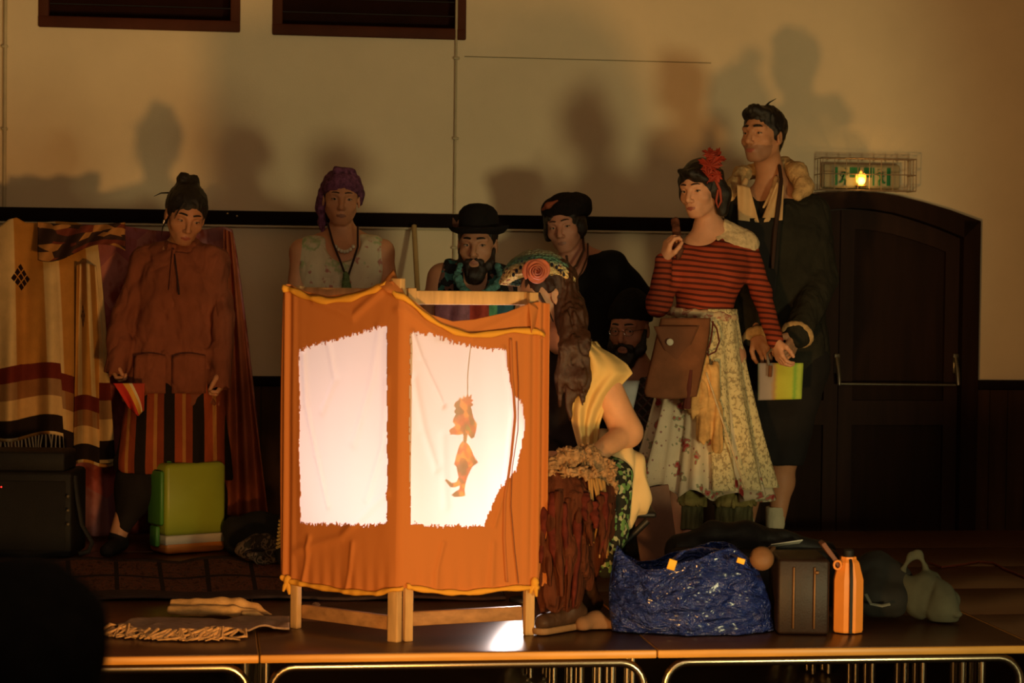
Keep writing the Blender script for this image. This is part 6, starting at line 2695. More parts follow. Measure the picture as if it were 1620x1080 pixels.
# ------------------------------------------------------------------ things on the stage
# green cool box
def cool_box():
    a, c = PG(262, 879), PG(357, 872)
    a.z = c.z = 0
    d = (c - a).normalized()
    n = Vector((-d.y, d.x, 0))
    w, dep, h = (c - a).length, .15, P(300, 735, a.y).z
    mid = (a + c) / 2 + n * dep / 2
    t = thing('cool_box', Vector((mid.x, mid.y, 0)), 'lime green cool box with white band and orange base on the stage by striped trousers', 'cool box')
    ax_ = (d, n, Vector((0, 0, 1)))
    g = mat('green_plastic', (.27, .33, .03), .42, .4, .05, 5, .03)
    o_ = mat('orange_plastic', (.62, .20, .03), .42, .4, .05, 5, .03)
    wt = mat('white_plastic', (.62, .54, .42), .42, .4, .05, 5, .03)
    b = MB()
    b.box(mid + Vector((0, 0, .030)), (w * .985, dep * .985, .052), ax_, .012)
    b.build('base', o_, t)
    b = MB()
    b.box(mid + Vector((0, 0, .060)), (w, dep, .040), ax_, .006)
    b.build('band', wt, t)
    b = MB()
    b.box(mid + Vector((0, 0, .078 + (h - .078) / 2)), (w, dep, h - .078), ax_, .018)
    b.build('shell', g, t)
    g2 = mat('dark_green_plastic', (.06, .20, .03), .45, .4, .05, 5, .03)
    b = MB()
    b.box(mid - d * (w / 2 + .008) + Vector((0, 0, .13 + h * .28)), (.018, dep * .8, h * .60), ax_, .008)
    b.build('side_handle', g2, t)
    b = MB()
    b.box(mid - d * (w / 2 + .012) + Vector((0, 0, .075)), (.020, dep * .4, .085), ax_, .006)
    b.build('latch', g2, t)
    for q in (-.28, .28):
        b = MB()
        b.box(mid + d * w * q + Vector((0, 0, h + .003)), (.05, .03, .010), ax_, .004)
        b.build('lid_stud', g2, t)


cool_box()


# patterned rug
def rugpat(t):
    u = t.sep(t.uv())
    x = t.m('MULTIPLY', u[0], 11.5)
    fx = t.m('FRACT', x)
    fy = t.m('FRACT', t.m('MULTIPLY', u[1], 2.0))
    edge = t.m('MAXIMUM', t.m('LESS_THAN', fx, .10), t.m('LESS_THAN', fy, .10))
    n = t.noise(t.scale(t.uv(), (60, 7, 1)), 1.6, 3)
    c = t.ramp(n, [(.35, (.050, .026, .020)), (.5, (.16, .06, .035)), (.62, (.085, .045, .035))])
    c = t.mix(edge, c, (.025, .018, .018))
    b_ = t.m('MAXIMUM', t.m('LESS_THAN', u[1], .16), t.m('GREATER_THAN', u[1], .93))
    return t.mix(b_, c, (.055, .035, .032))


rp = [PG(-40, 951), PG(800, 951), PG(780, 893), PG(-40, 893)]


def rugf(u, v):
    p = rp[0].lerp(rp[1], u).lerp(rp[3].lerp(rp[2], u), v)
    return p + Vector((0, .03 * math.sin(u * 30) * v, .0115 + .004 * math.sin(u * 25 + v * 3) + (.014 * abs(math.sin(u * 24)) * v ** 3)))


tag(sheet('rug', rugf, 120, 30, mat('patterned_wool_rug', (.1, .05, .04), .95, .1, .2, 30, .4, 120, fn=rugpat), None, .008, loc=(rp[0] + rp[1] + rp[2] + rp[3]) / 4),
    'dark red-brown patterned rug lying across the stage in front of green cool box', 'rug')


# rolled straw-coloured cloth
def rollcloth():
    t = thing('rolled_mat', PG(340, 972), 'straw-coloured cloth folded into a roll on the stage left of shadow screen', 'mat')
    G = SDF()
    fl = (0, 0, 1)
    G.chain([P(272, 957, 7.30), P(310, 958, 7.28), P(350, 957, 7.27), P(378, 957, 7.26)], [.023, .024, .025, .024], .02)
    G.chain([P(270, 965, 7.23), P(320, 966, 7.22), P(370, 966, 7.21), P(405, 969, 7.21)], [.016, .018, .018, .012], .012)
    G.chain([P(378, 957, 7.26), P(405, 963, 7.25), P(430, 972, 7.24)], [.024, .016, .004], .02)
    G.chain([P(385, 970, 7.18), P(405, 973, 7.18), P(420, 975, 7.18)], [.010, .010, .004], .012)
    G.disp(wrinkle(.005, 24, (.3, 1.5, 1.5), 4))
    G.cut(P(266, 960, 7.25), (-1, 0, 0))
    G.cut((0, 0, .004), (0, 0, -1))
    G.build('cloth_roll', mat('straw_linen', (.66, .38, .15), .9, .15, .15, 60, .4, 260, stretch=(1, 6, 6)), t, .0045)


rollcloth()


# fringed shawl on the stage edge
def fringed():
    t = thing('fringed_cloth', PG(310, 990), 'crumpled grey-beige cloth with knotted fringe lying on the stage edge at left', 'cloth')
    m_ = mat('grey_beige_weave', (.34, .22, .15), .95, .1, .3, 40, .4, 200, stretch=(1, 4, 1))
    q = [PG(176, 1000), PG(458, 1000), PG(458, 984), PG(225, 986)]

    def fn(u, v):
        p = q[0].lerp(q[1], u).lerp(q[3].lerp(q[2], u), v)
        p = p + Vector((0, -.10 * math.sin(u * 3.1) * (1 - v), 0))
        n = vn(u * 9, v * 3, 2)
        return p + Vector((0, 0, .008 + .022 * n * (1 - .3 * v) + .010 * max(0, math.sin(u * 24)) * (1 - v)))
    sheet('weave', fn, 90, 26, m_, t, .006)
    fm = mat('beige_fringe', (.60, .36, .16), .9, var=.3, vs=60)
    rnd = random.Random(8)
    for i in range(60):
        u = i / 59 * .74 + rnd.uniform(-.01, .01)
        p = fn(u, 0)
        G = [p, p + Vector((rnd.uniform(-.03, .03), -.02, rnd.uniform(-.008, .006))), p + Vector((rnd.uniform(-.05, .03), -.05 - rnd.uniform(0, .03), -p.z + .010)), p + Vector((rnd.uniform(-.06, .04), -.08 - rnd.uniform(0, .02), -p.z + .006))]
        tubeobj('fringe', G, [.0025, .0055, .004, .002], fm, t, 6)


fringed()

# -- blue shiny carrier bag
def blue_bag():
    Y = 7.08
    t = thing('carrier_bag', Vector((P(1090, 950, Y).x, Y, 0)), 'large shiny blue woven plastic carrier bag standing on the stage edge', 'bag')
    out_ = [(958, 1008), (966, 960), (968, 915), (978, 872), (988, 866)]
    top_ = [(975, 868), (990, 885), (1012, 899), (1040, 897), (1060, 889), (1085, 884), (1105, 878), (1130, 868), (1150, 866), (1165, 872), (1180, 885), (1196, 900)]
    left = [(862, 968), (900, 967), (940, 966), (975, 968), (1008, 975)]
    right = [(868, 1165), (885, 1185), (905, 1198), (940, 1206), (975, 1216), (1008, 1226)]
    bm = bpy.data.materials.new('blue_woven_plastic')
    bm.use_nodes = True
    tt = NT(bm)
    bs = tt.bsdf()
    o = tt.obj()
    n = tt.noise(tt.scale(o, (.8, .8, 1.9)), 9, 4, .6, 1.5)
    n2 = tt.noise(o, 45, 3)
    tt.put(bs.inputs['Base Color'], tt.ramp(n2, [(.3, (.010, .020, .15)), (.7, (.016, .040, .24))]))
    bs.inputs['Roughness'].default_value = .28
    bs.inputs['Specular IOR Level'].default_value = .8
    bs.inputs['Coat Weight'].default_value = .3
    bs.inputs['Coat Roughness'].default_value = .15
    w1 = tt.node('ShaderNodeTexWave')
    tt.put(w1.inputs[0], o)
    w1.inputs['Scale'].default_value = 60
    h_ = tt.m('ADD', tt.m('MULTIPLY', n, 4.5), tt.m('MULTIPLY', tt.noise(tt.scale(o, (.7, .7, 2.2)), 30, 3, .7), .7))
    h_ = tt.m('ADD', h_, tt.m('MULTIPLY', w1.outputs[0], .06))
    tt.put(bs.inputs['Normal'], tt.bump(h_, 1.0, .018))
    MATS['blue'] = bm
    yl = [q[0] for q in left]

    def side(sgn):
        def fn(u, v):
            x0 = 975
            x1 = 1190
            xt = lerp(976, 1192, u)
            yt = pl([q[0] for q in top_], [q[1] for q in top_], xt) - (0 if sgn < 0 else -2)
            xb = lerp(968, 1224, u)
            yb = 1012 + 5 * math.sin(u * math.pi)
            # front lower edge in the world
            x = lerp(xt, xb, v) - (7 * math.sin(v * 3.14) * (1 - u)) + 6 * math.sin(v * 3.14) * u
            bul = math.sin(math.pi * min(1, v * .75 + .2)) * .6
            dpt = (.12 + .07 * bul) * (math.sin(math.pi * (u * .94 + .03)) ** .55)
            zt_ = P(xt, yt, Y - .1).z
            z = lerp(zt_, .006, v)
            px_ = P(x, 940, Y).x
            cr = .014 * (vn(u * 9 + 3, v * 7, sgn + 5) - .5) + .006 * (vn(u * 24, v * 18, 3) - .5)
            return Vector((px_, Y + sgn * (dpt + cr * 2) + (u - .3) * .02, z + .004 * (vn(u * 14, 4, 0) - .5) * (1 - v)))
        return fn
    f1, f2 = side(-1), side(1)

    def wrap(u, v):          # front, then back, closed round the sides
        k = u * 2
        if k <= 1:
            return f1(k, v)
        return f2(2 - k, v)
    sheet('bag_body', wrap, 160, 60, bm, t, .002)

    def bot(u, v):
        return f1(u, 1).lerp(f2(u, 1), v)
    sheet('bag_bottom', bot, 40, 8, bm, t, .002)
    # opening rim rolled at the left, dark inside; handles
    yk = mat('yellow_tag', (.85, .45, .03), .5)
    for (x, y, w_) in ((1063, 893, 6), (1172, 887, 6)):
        b = MB()
        c = P(x, y, Y - .20)
        b.box(c, (.026, .006, .034 if x < 1100 else .018), (Vector((1, 0, -.3)).normalized(), Vector((0, 1, 0)), Vector((.3, 0, 1)).normalized()), .002)
        b.build('handle_patch', yk, t)
    tubeobj('bag_handle', [P(1064, 886, Y - .17), P(1080, 872, Y - .12), P(1110, 866, Y - .05), P(1150, 872, Y - .08), P(1172, 884, Y - .16)], .009, bm, t, 8, flat=((0, 0, 1), .4))


blue_bag()

# -- black instrument case with papers on top
def case_shape():
    Y = 7.75
    t = thing('instrument_case', PG(1180, 950), 'long black soft case lying behind the blue carrier bag', 'case')
    blk = mat('black_nylon', (.010, .009, .009), .6, .3, .2, 20, .3, 200)
    G = SDF()
    fl = (0, 0, 1)
    G.chain([P(1075, 862, Y), P(1130, 850, Y), P(1180, 848, Y), P(1240, 858, Y), P(1310, 870, Y)], [.042, .052, .052, .040, .030], .04)
    G.chain([P(1075, 880, Y), P(1150, 884, Y), P(1220, 880, Y)], [.045, .045, .035], .05)
    G.disp(wrinkle(.008, 16, (.5, 1, 1), 3))
    G.build('case_body', blk, t, .006)
    b = MB()
    b.box((P(1190, 900, Y).x, Y + .06, .10), (.60, .34, .20), None, .02)
    b.build('case_base', blk, t)
    pp_ = bpy.data.objects
    b = MB()
    c = P(1242, 862, Y - .07)
    b.box(c + Vector((0, 0, .004)), (.115, .10, .004), (Vector((1, 0, .16)).normalized(), Vector((0, 1, -.25)).normalized(), Vector((-.16, .25, 1)).normalized()), .001)
    o = b.build('paper', mat('white_paper', (.66, .62, .52), .7), None, loc=c)
    tag(o, 'small white sheet of paper lying on the black instrument case', 'paper')


case_shape()


def brown_box():
    a, c = PG(1202, 1003), PG(1322, 1002)
    Y = 7.0
    x0, x1 = P(1230, 1000, Y).x, P(1312, 1000, Y).x
    h = P(1260, 880, Y + .1).z
    t = thing('wooden_box', Vector(((x0 + x1) / 2, Y + .14, 0)), 'dark brown vinyl-covered box with metal edges between blue bag and orange bottle', 'box')
    vm = mat('brown_vinyl', (.020, .009, .006), .5, .35, .3, 20, .2, 150)
    b = MB()
    b.box(((x0 + x1) / 2, Y + .14, h / 2 + .002), (x1 - x0, .26, h), None, .010)
    b.build('box_body', vm, t)
    br = mat('brass_edge', (.16, .075, .03), .5, metal=.6, bump=0)
    xe = P(1256, 940, Y).x
    for x in (xe, P(1289, 940, Y).x):
        b = MB()
        b.box((x, Y + .006, h / 2), (.007, .008, h * .82), None, .002)
        b.build('edge_strip', br, t)
    b = MB()
    b.box((P(1293, 900, Y).x, Y + .004, h * .84), (.014, .012, .012), None, .003)
    b.build('clasp', br, t)
    b = MB()
    c = P(1315, 878, Y + .1)
    b.box(c, (.016, .08, .11), (Vector((.8, 0, .6)).normalized(), Vector((0, 1, 0)), Vector((-.6, 0, .8)).normalized()), .003)
    b.build('lid_prop', mat('pinkish_wood', (.16, .07, .05), .7), t)
    # round lid / mug lying on it
    c = P(1206, 882, Y - .02)
    m2 = thing('wooden_ladle', c, 'round brown wooden ladle bowl leaning between blue bag and brown box', 'ladle')
    b = MB()
    ax_ = (Vector((1, 0, 0)), Vector((0, .3, 1)).normalized(), Vector((0, -1, .3)).normalized())
    b.lathe(c, [(.0, .012), (.022, .010), (.034, .002), (.040, -.010), (.040, -.014), (.030, -.020), (0, -.024)], ax_, 24, closed=False)
    b.build('bowl', mat('ladle_wood', (.17, .08, .035), .6), m2)
    tubeobj('ladle_handle', [c + Vector((.02, .02, .01)), c + Vector((.05, .10, .02)), c + Vector((.03, .22, .0))], .006, mat('ladle_wood', (.17, .08, .035), .6), m2)


brown_box()


def orange_bottle():
    Y = 6.98
    c = PG(1343, 1003)
    t = thing('bottle', Vector((c.x, c.y + .03, 0)), 'orange angular flask with black strap standing on the stage edge at right', 'bottle')
    h = P(1343, 882, c.y).z
    w = 46 / FPX * c.y
    om = mat('orange_enamel', (.80, .27, .045), .45, .4, .08, 8, .05)
    b = MB()
    cc = Vector((c.x, c.y + .035, 0))
    k = 8
    prof = [(.94, .004), (1.0, .012), (1.0, h * .62), (1.0, h * .70), (.70, h * .93), (.52, h * .97), (.50, h)]
    vs, fs = [], []
    for r_, z in prof:
        for i in range(k):
            a = math.radians(45 * i + 22.5)
            vs.append(cc + Vector((math.cos(a) * r_ * w * .541, math.sin(a) * r_ * w * .50, z)))
    for i in range(len(prof) - 1):
        for q in range(k):
            fs.append((i * k + q, i * k + (q + 1) % k, (i + 1) * k + (q + 1) % k, (i + 1) * k + q))
    fs.append(tuple(reversed(range(k))))
    fs.append(tuple((len(prof) - 1) * k + q for q in range(k)))
    b.add(vs, fs)
    b.build('flask_body', om, t, 25)
    blk = mat('black_strap', (.010, .008, .008), .6)
    b = MB()
    yy = cc.y - w * .50
    b.tube([(cc.x + .003, yy - .001, .004), (cc.x + .003, yy - .001, h * .70), (cc.x + .003, cc.y - w * .38, h * .92), (cc.x + .003, cc.y - w * .1, h + .004)], .0055, 8, flat=((0, 1, 0), .4))
    b.build('strap', blk, t)
    b = MB()
    b.lathe(cc + Vector((0, 0, h - .002)), [(.016, 0), (.018, .004), (.018, .022), (.014, .026)], n=16)
    b.build('cap', blk, t)
    ring = [cc + Vector((-w * .42 + .012 * math.cos(a), -w * .30, h * .90 + .014 * math.sin(a))) for a in [2 * math.pi * i / 12 for i in range(13)]]
    tubeobj('ring_handle', ring, .004, om, t, 8)


orange_bottle()


# -- dark bundle with greenish cloth at right
def bundles():
    t = thing('bag', PG(1405, 968), 'black soft bag lying on the stage right of orange flask', 'bag')
    G = SDF()
    G.chain([P(1385, 915, 7.45), P(1410, 920, 7.45)], [.10, .08], .05)
    G.chain([P(1380, 945, 7.35), P(1412, 950, 7.35)], [.07, .06], .05)
    G.disp(wrinkle(.014, 10, (1, 1, 1), 3))
    G.cut((0, 0, .005), (0, 0, -1))
    G.build('bag_body', mat('black_canvas', (.012, .011, .010), .85), t, .008)
    tubeobj('bag_strap', [P(1370, 940, 7.27), P(1378, 955, 7.24), P(1395, 958, 7.24), P(1408, 955, 7.24)], .007, mat('grey_strap', (.10, .10, .08), .7), t, 8, flat=((0, 0, 1), .5))
    t = thing('jacket', PG(1470, 970), 'crumpled grey-green jacket heaped on the stage at right', 'jacket')
    G = SDF()
    ring = [(1425, 925), (1428, 900), (1440, 882), (1455, 880), (1466, 895), (1468, 912)]
    G.chain([P(x, y, 7.40) for x, y in ring], [.015, .014, .013, .014, .016, .020], .008)
    G.chain([P(1445, 930, 7.40), P(1468, 930, 7.38), P(1490, 945, 7.34), P(1515, 970, 7.28)], [.045, .050, .045, .018], .05)
    G.chain([P(1452, 955, 7.35), P(1490, 962, 7.30)], [.05, .045], .05)
    G.disp(wrinkle(.022, 13, (1, 1, 1), 12))
    G.cut((0, 0, .005), (0, 0, -1))
    G.build('jacket_body', mat('grey_green_cloth', (.055, .055, .036), .9, var=.2), t, .006)
    b = MB()
    pts = [(1470, 890), (1490, 897), (1520, 893), (1548, 888), (1572, 890), (1590, 900), (1620, 912), (1660, 925)]
    b.tube([PG(x, y, .006) for x, y in pts], .005, 8)
    c0 = PG(1548, 890)
    tag(b.build('cable', mat('orange_red_cable', (.14, .03, .016), .5), None, loc=c0), 'thin orange-red cable running across the stage to the right edge', 'cable')
    # dark jumble left of the screen
    t = thing('scarf', PG(420, 884), 'dark grey patterned scarf heaped on the stage behind shadow screen left edge', 'scarf')
    G = SDF()
    G.chain([P(385, 872, 8.55), P(410, 862, 8.55), P(445, 868, 8.5)], [.035, .045, .05], .03)
    G.chain([P(395, 880, 8.45), P(430, 878, 8.45), P(460, 880, 8.45)], [.025, .030, .03], .03)
    G.disp(wrinkle(.024, 14, (1, 1, 1), 22))
    G.cut((0, 0, .005), (0, 0, -1))

    def sp(tt):
        n = tt.noise(tt.obj(), 22, 2, dist=1.5)
        return tt.ramp(n, [(.46, (.022, .018, .016)), (.52, (.14, .10, .075)), (.58, (.14, .10, .075)), (.62, (.022, .018, .016))])
    G.build('scarf_body', mat('dark_print_scarf', (.05, .04, .03), .9, fn=sp), t, .006)
    t = thing('bag', PG(392, 858), 'black cloth bag on the stage between cool box and shadow screen', 'bag')
    G = SDF()
    G.chain([P(372, 838, 8.9), P(410, 832, 8.9), P(440, 835, 8.9)], [.055, .06, .06], .04)
    G.chain([P(372, 860, 8.85), P(440, 862, 8.85)], [.05, .05], .04)
    G.disp(wrinkle(.014, 12, (1, 1, 1), 22))
    G.cut((0, 0, .005), (0, 0, -1))
    G.build('bag_body', mat('black_canvas', (.012, .011, .010), .85), t, .007)
    t = thing('striped_sock', PG(452, 872, .02), 'yellow and black striped knitted piece showing at the left edge of shadow screen', 'sock')
    b = MB()
    for i in range(8):
        x, y = 450 - i * .6, 822 + i * 6
        b2 = MB()
        b2.tube([P(x - 8, y + 2, 8.3), P(x, y - 2, 8.28), P(x + 10, y, 8.3)], .006, 8)
        if i == 0:
            pass
        b2.build('knitted_row', mat('mustard_yarn', (.42, .28, .08), .9), t)
    G = SDF()
    G.cap(P(454, 824, 8.34), P(452, 880, 8.34), .035, .04, .02)
    G.cut((0, 0, .004), (0, 0, -1))
    G.build('sock_body', mat('black_canvas', (.012, .011, .010), .85), t, .006)
    # small brown cloth on the stage beneath the puppeteer
    G = SDF()
    G.chain([P(922, 990, 7.05), P(945, 984, 7.1), P(965, 990, 7.08)], [.030, .034, .024], .03)
    G.disp(wrinkle(.016, 16, (1, 1, 1), 22))
    G.cut((0, 0, .004), (0, 0, -1))
    o = G.build('cloth_scrap', mat('pale_brown_rag', (.20, .10, .05), .9), None, .006)
    tag(o, 'small crumpled tan rag beside the seated person\'s boot and blue bag', 'cloth')
    # rumpled cloth behind the screen legs
    G = SDF()
    G.chain([P(470, 968, 7.45), P(500, 963, 7.5), P(545, 968, 7.5)], [.012, .018, .01], .03)
    G.disp(wrinkle(.012, 22, (1, 1, 1), 2))
    G.cut((0, 0, .003), (0, 0, -1))
    o = G.build('cloth_scrap', mat('brown_grey_rag', (.16, .09, .06), .9), None, .006)
    tag(o, 'flat grey-brown rag on the stage behind the left leg of shadow screen', 'cloth')


bundles()


# -- clothes rack with striped blanket and pink floral sheet
def rack():
    Y = 9.42
    xl, xr = P(22, 350, Y).x, P(362, 365, Y).x
    zt_ = P(25, 352, Y).z - .02
    t = thing('clothes_rack', Vector(((xl + xr) / 2, Y, 0)), 'wooden clothes rack at far left hung with blankets', 'rack')
    for x in (xl, xr):
        b = MB()
        b.tube([(x, Y, .004), (x, Y, zt_ - .01)], .014, 10)
        b.build('post', lath2, t)
        b = MB()
        b.box((x, Y, .015), (.04, .22, .026), None, .004)
        b.build('foot', lath2, t)
    b = MB()
    b.tube([(xl, Y, zt_ - .03), (xr, Y, zt_ - .045)], .011, 10)
    b.build('rail', lath2, t)
    # pink floral sheet
    def pk(tt):
        o = tt.uv()
        n = tt.noise(o, 7, 3)
        v = tt.vor(o, 6, out='Color')
        c = tt.ramp(tt.sep(v)[0], [(0, (.42, .10, .09)), (.35, (.38, .12, .14)), (.6, (.22, .11, .15)), (.85, (.48, .18, .16))])
        return tt.mix(tt.ramp(n, [(.50, (0, 0, 0)), (.62, (1, 1, 1))]), c, (.24, .045, .03))
    pm = mat('pink_floral_cotton', (.4, .1, .1), .85, .15, .15, 8, .25, 200, fn=pk)
    tops = [(105, 352), (150, 356), (200, 358), (240, 364), (270, 366), (330, 362), (352, 358), (368, 363)]
    bots = [(108, 845), (150, 848), (190, 846), (240, 842), (345, 812), (380, 822), (425, 816)]

    def pinkf(u, v):
        xt = lerp(108, 367, u)
        xb = lerp(108, 422, u)
        x = lerp(xt, xb, v ** .8)
        yt = pl([q[0] for q in tops], [q[1] for q in tops], xt)
        yb = pl([q[0] for q in bots], [q[1] for q in bots], xb)
        f = .030 * math.sin(u * 26 + 1.2 * math.sin(u * 5) + v * .8) * (.25 + .75 * v) + .012 * math.sin(u * 61 + v * 3) * v
        f -= .05 * math.exp(-((u - .97) / .05) ** 2) * (1 - v)
        return P(x, lerp(yt, yb, v), Y - .03 + f - .05 * v)
    tag(sheet('floral_sheet', pinkf, 120, 60, pm, None, .003, loc=P(260, 700, 9.4)), 'pink and maroon floral sheet draped over the rack behind rust tunic', 'sheet')
    # rust panel falling at the right end
    def rustf(u, v):
        x = lerp(lerp(354, 368, u), lerp(352, 424, u), v)
        return P(x, lerp(362 + 6 * u, 812 + 6 * math.sin(u * 3), v), Y - .17 + .03 * math.sin(u * 14 + v * 3) * (.3 + v))
    tag(sheet('draped_cloth', rustf, 40, 50, mat('rust_cotton', (.30, .075, .03), .85, .15, .3, 6, .25, 200), None, .003, loc=P(385, 700, 9.3)),
        'rust-orange cloth hanging from right end of the clothes rack', 'cloth')
    # striped blanket
    def bl(tt):
        u = tt.sep(tt.uv())
        f = tt.m('FRACT', tt.m('ADD', tt.m('MULTIPLY', u[0], 2.6), .69))
        c = tt.ramp(f, [(0, (.66, .48, .24)), (.33, (.66, .48, .24)), (.35, (.47, .22, .05)), (.98, (.47, .22, .05)), (1, (.66, .48, .24))])
        # bands near the hem
        vv = u[1]
        def band(a, b_, colr, c, strength=1.0):
            m_ = tt.m('MULTIPLY', tt.m('GREATER_THAN', vv, a), tt.m('LESS_THAN', vv, b_))
            return tt.mix(tt.m('MULTIPLY', m_, strength), c, colr)
        c = band(.660, .735, (.14, .022, .014), c)
        c = band(.735, .815, (.20, .075, .035), c, .75)
        c = band(.815, .905, (.62, .40, .17), c, .7)
        c = band(.905, .985, (.020, .012, .010), c)
        # diamond of dark lozenges
        for (cu, cv) in ((.305, .265),):
            du = tt.m('MULTIPLY', tt.m('SUBTRACT', u[0], cu), 200.0 / 14)
            dv = tt.m('MULTIPLY', tt.m('SUBTRACT', vv, cv), 345.0 / 18)
            a = tt.m('ADD', du, dv)
            b_ = tt.m('SUBTRACT', du, dv)
            ins = tt.m('MULTIPLY', tt.m('LESS_THAN', tt.m('ABSOLUTE', a), 1.25), tt.m('LESS_THAN', tt.m('ABSOLUTE', b_), 1.25))
            ga = tt.m('LESS_THAN', tt.m('FRACT', tt.m('MULTIPLY', tt.m('ADD', a, 1.25), 1.2)), .82)
            gb = tt.m('LESS_THAN', tt.m('FRACT', tt.m('MULTIPLY', tt.m('ADD', b_, 1.25), 1.2)), .82)
            c = tt.mix(tt.m('MULTIPLY', ins, tt.m('MULTIPLY', ga, gb)), c, (.020, .010, .012))
        return c
    bm_ = mat('striped_wool_blanket', (.6, .4, .2), .95, .1, .12, 12, .4, 220, fn=bl)
    btops = [(-22, 375), (0, 358), (14, 347), (26, 344), (40, 352), (60, 352), (90, 350), (120, 352), (150, 362)]
    bt_ = thing('striped_blanket', P(80, 700, 9.2), 'cream and ochre striped wool blanket with dark banded hem draped over rack', 'blanket')

    def blf(u, v):
        xt = lerp(-22, 150, u)
        yt = pl([q[0] for q in btops], [q[1] for q in btops], xt)
        x = lerp(xt, lerp(-24, 182, u), v ** .7)
        yb = 697 + (16 if u > .6 else -6) + 22 * max(0, u - .35) + 8 * math.sin(u * 9)
        hang = v
        f = .040 * math.sin(u * 17.5 + .6 + 1.0 * math.sin(u * 4)) * (.30 + .7 * v) + .014 * math.sin(u * 40 + v * 4) * v
        if v < .25:
            pk_ = math.exp(-((xt - 26) / 16) ** 2)
            f -= .03 * pk_ * (1 - v * 4)
        return P(x, lerp(yt, yb, v), Y - .17 + f - .05 * v)
    sheet('blanket_cloth', blf, 130, 90, bm_, bt_, .005)

    def bl2(u, v):          # second fold falling at the right
        x = lerp(lerp(122, 152, u), lerp(116, 180, u), v)
        y = lerp(415 + 10 * abs(u - .4), 735 - 4 * math.sin(u * 6), v)
        return P(x, y, Y - .235 + .030 * math.sin(u * 8 + v * 2.5))
    lay = sheet('blanket_fold', bl2, 36, 60, bm_, bt_, .005)
    fr = mat('cream_fringe', (.55, .42, .25), .9)
    rnd = random.Random(4)
    for i in range(26):
        u = .02 + i / 25 * .66
        p = blf(u, 1)
        tubeobj('fringe', [p, p + Vector((rnd.uniform(-.01, .01), 0, -.05)), p + Vector((rnd.uniform(-.02, .02), 0, -.09 - rnd.uniform(0, .03)))], [.004, .003, .002], fr, bt_, 5)

    def topcloth(u, v):
        x = lerp(60, 198, u)
        y = lerp(351 + 5 * math.sin(u * 3) , 400 + 14 * math.sin(u * 5 + 1), v)
        return P(x, y, Y - .285 + .025 * math.sin(u * 19 + v * 4) - .04 * math.sin(v * 1.6))

    def tc(tt):
        n = tt.vor(tt.uv(), 5, out='Color')
        return tt.ramp(tt.sep(n)[0], [(0, (.04, .018, .015)), (.38, (.04, .018, .015)), (.40, (.42, .20, .06)), (.72, (.42, .20, .06)), (.74, (.16, .035, .02))], 'CONSTANT')
    tag(sheet('patterned_scarf', topcloth, 50, 24, mat('brown_ochre_print', (.2, .1, .05), .85, fn=tc), None, .004, loc=P(130, 375, 9.2)),
        'brown and ochre printed scarf laid over the top of the rack beside striped blanket', 'scarf')


rack()


# -- black amplifier at the left edge
def amp():
    a, c = PG(-40, 884), PG(113, 884)
    t = thing('amplifier', (a + c) / 2 + Vector((0, .16, 0)), 'black amplifier case standing on the stage below striped blanket', 'amplifier')
    h1 = P(50, 748, a.y).z
    h2 = P(50, 716, a.y).z
    blk = mat('black_tolex', (.009, .008, .008), .6, .3, .2, 30, .4, 300)
    b = MB()
    b.box((a + c) / 2 + Vector((0, .16, h1 / 2 + .003)), ((c - a).length, .30, h1), None, .015)
    b.build('cabinet', blk, t)
    b = MB()
    b.box((a + c) / 2 + Vector((-.02, .15, (h1 + h2) / 2)), ((c - a).length * .93, .24, h2 - h1), None, .010)
    b.build('head_unit', blk, t)
    b = MB()
    b.box((a + c) / 2 + Vector((0, .004, h1 * .5)), ((c - a).length * .88, .008, h1 * .8), None, .003)
    b.build('speaker_grille', mat('black_grille', (.014, .013, .013), .9, bump=.6, bs=400), t)
    b = MB()
    b.ball(P(2, 770, a.y - .01), .0035, 8)
    b.build('indicator_lamp', emat('red_led', (1, .03, .02), 2.0), t)
    for i in range(3):
        b = MB()
        b.lathe(P(108, 785 + i * 22, a.y - .002), [(.007, 0), (.007, .006), (.004, .009)], (Vector((1, 0, 0)), Vector((0, 0, 1)), Vector((0, -1, 0))), 12)
        b.build('knob', steel, t)
    # strap hanging by it
    o = MB()
    o.tube([P(119, 752, 8.72), P(123, 790, 8.70), P(130, 830, 8.68), P(146, 858, 8.66), P(140, 872, 8.64), P(124, 876, 8.62)], .010, 8, flat=((0, 0, 1), .4))
    tag(o.build('strap', blk, None, loc=P(130, 860, 8.66)), 'black strap curling down to the stage right of amplifier', 'strap')


amp()


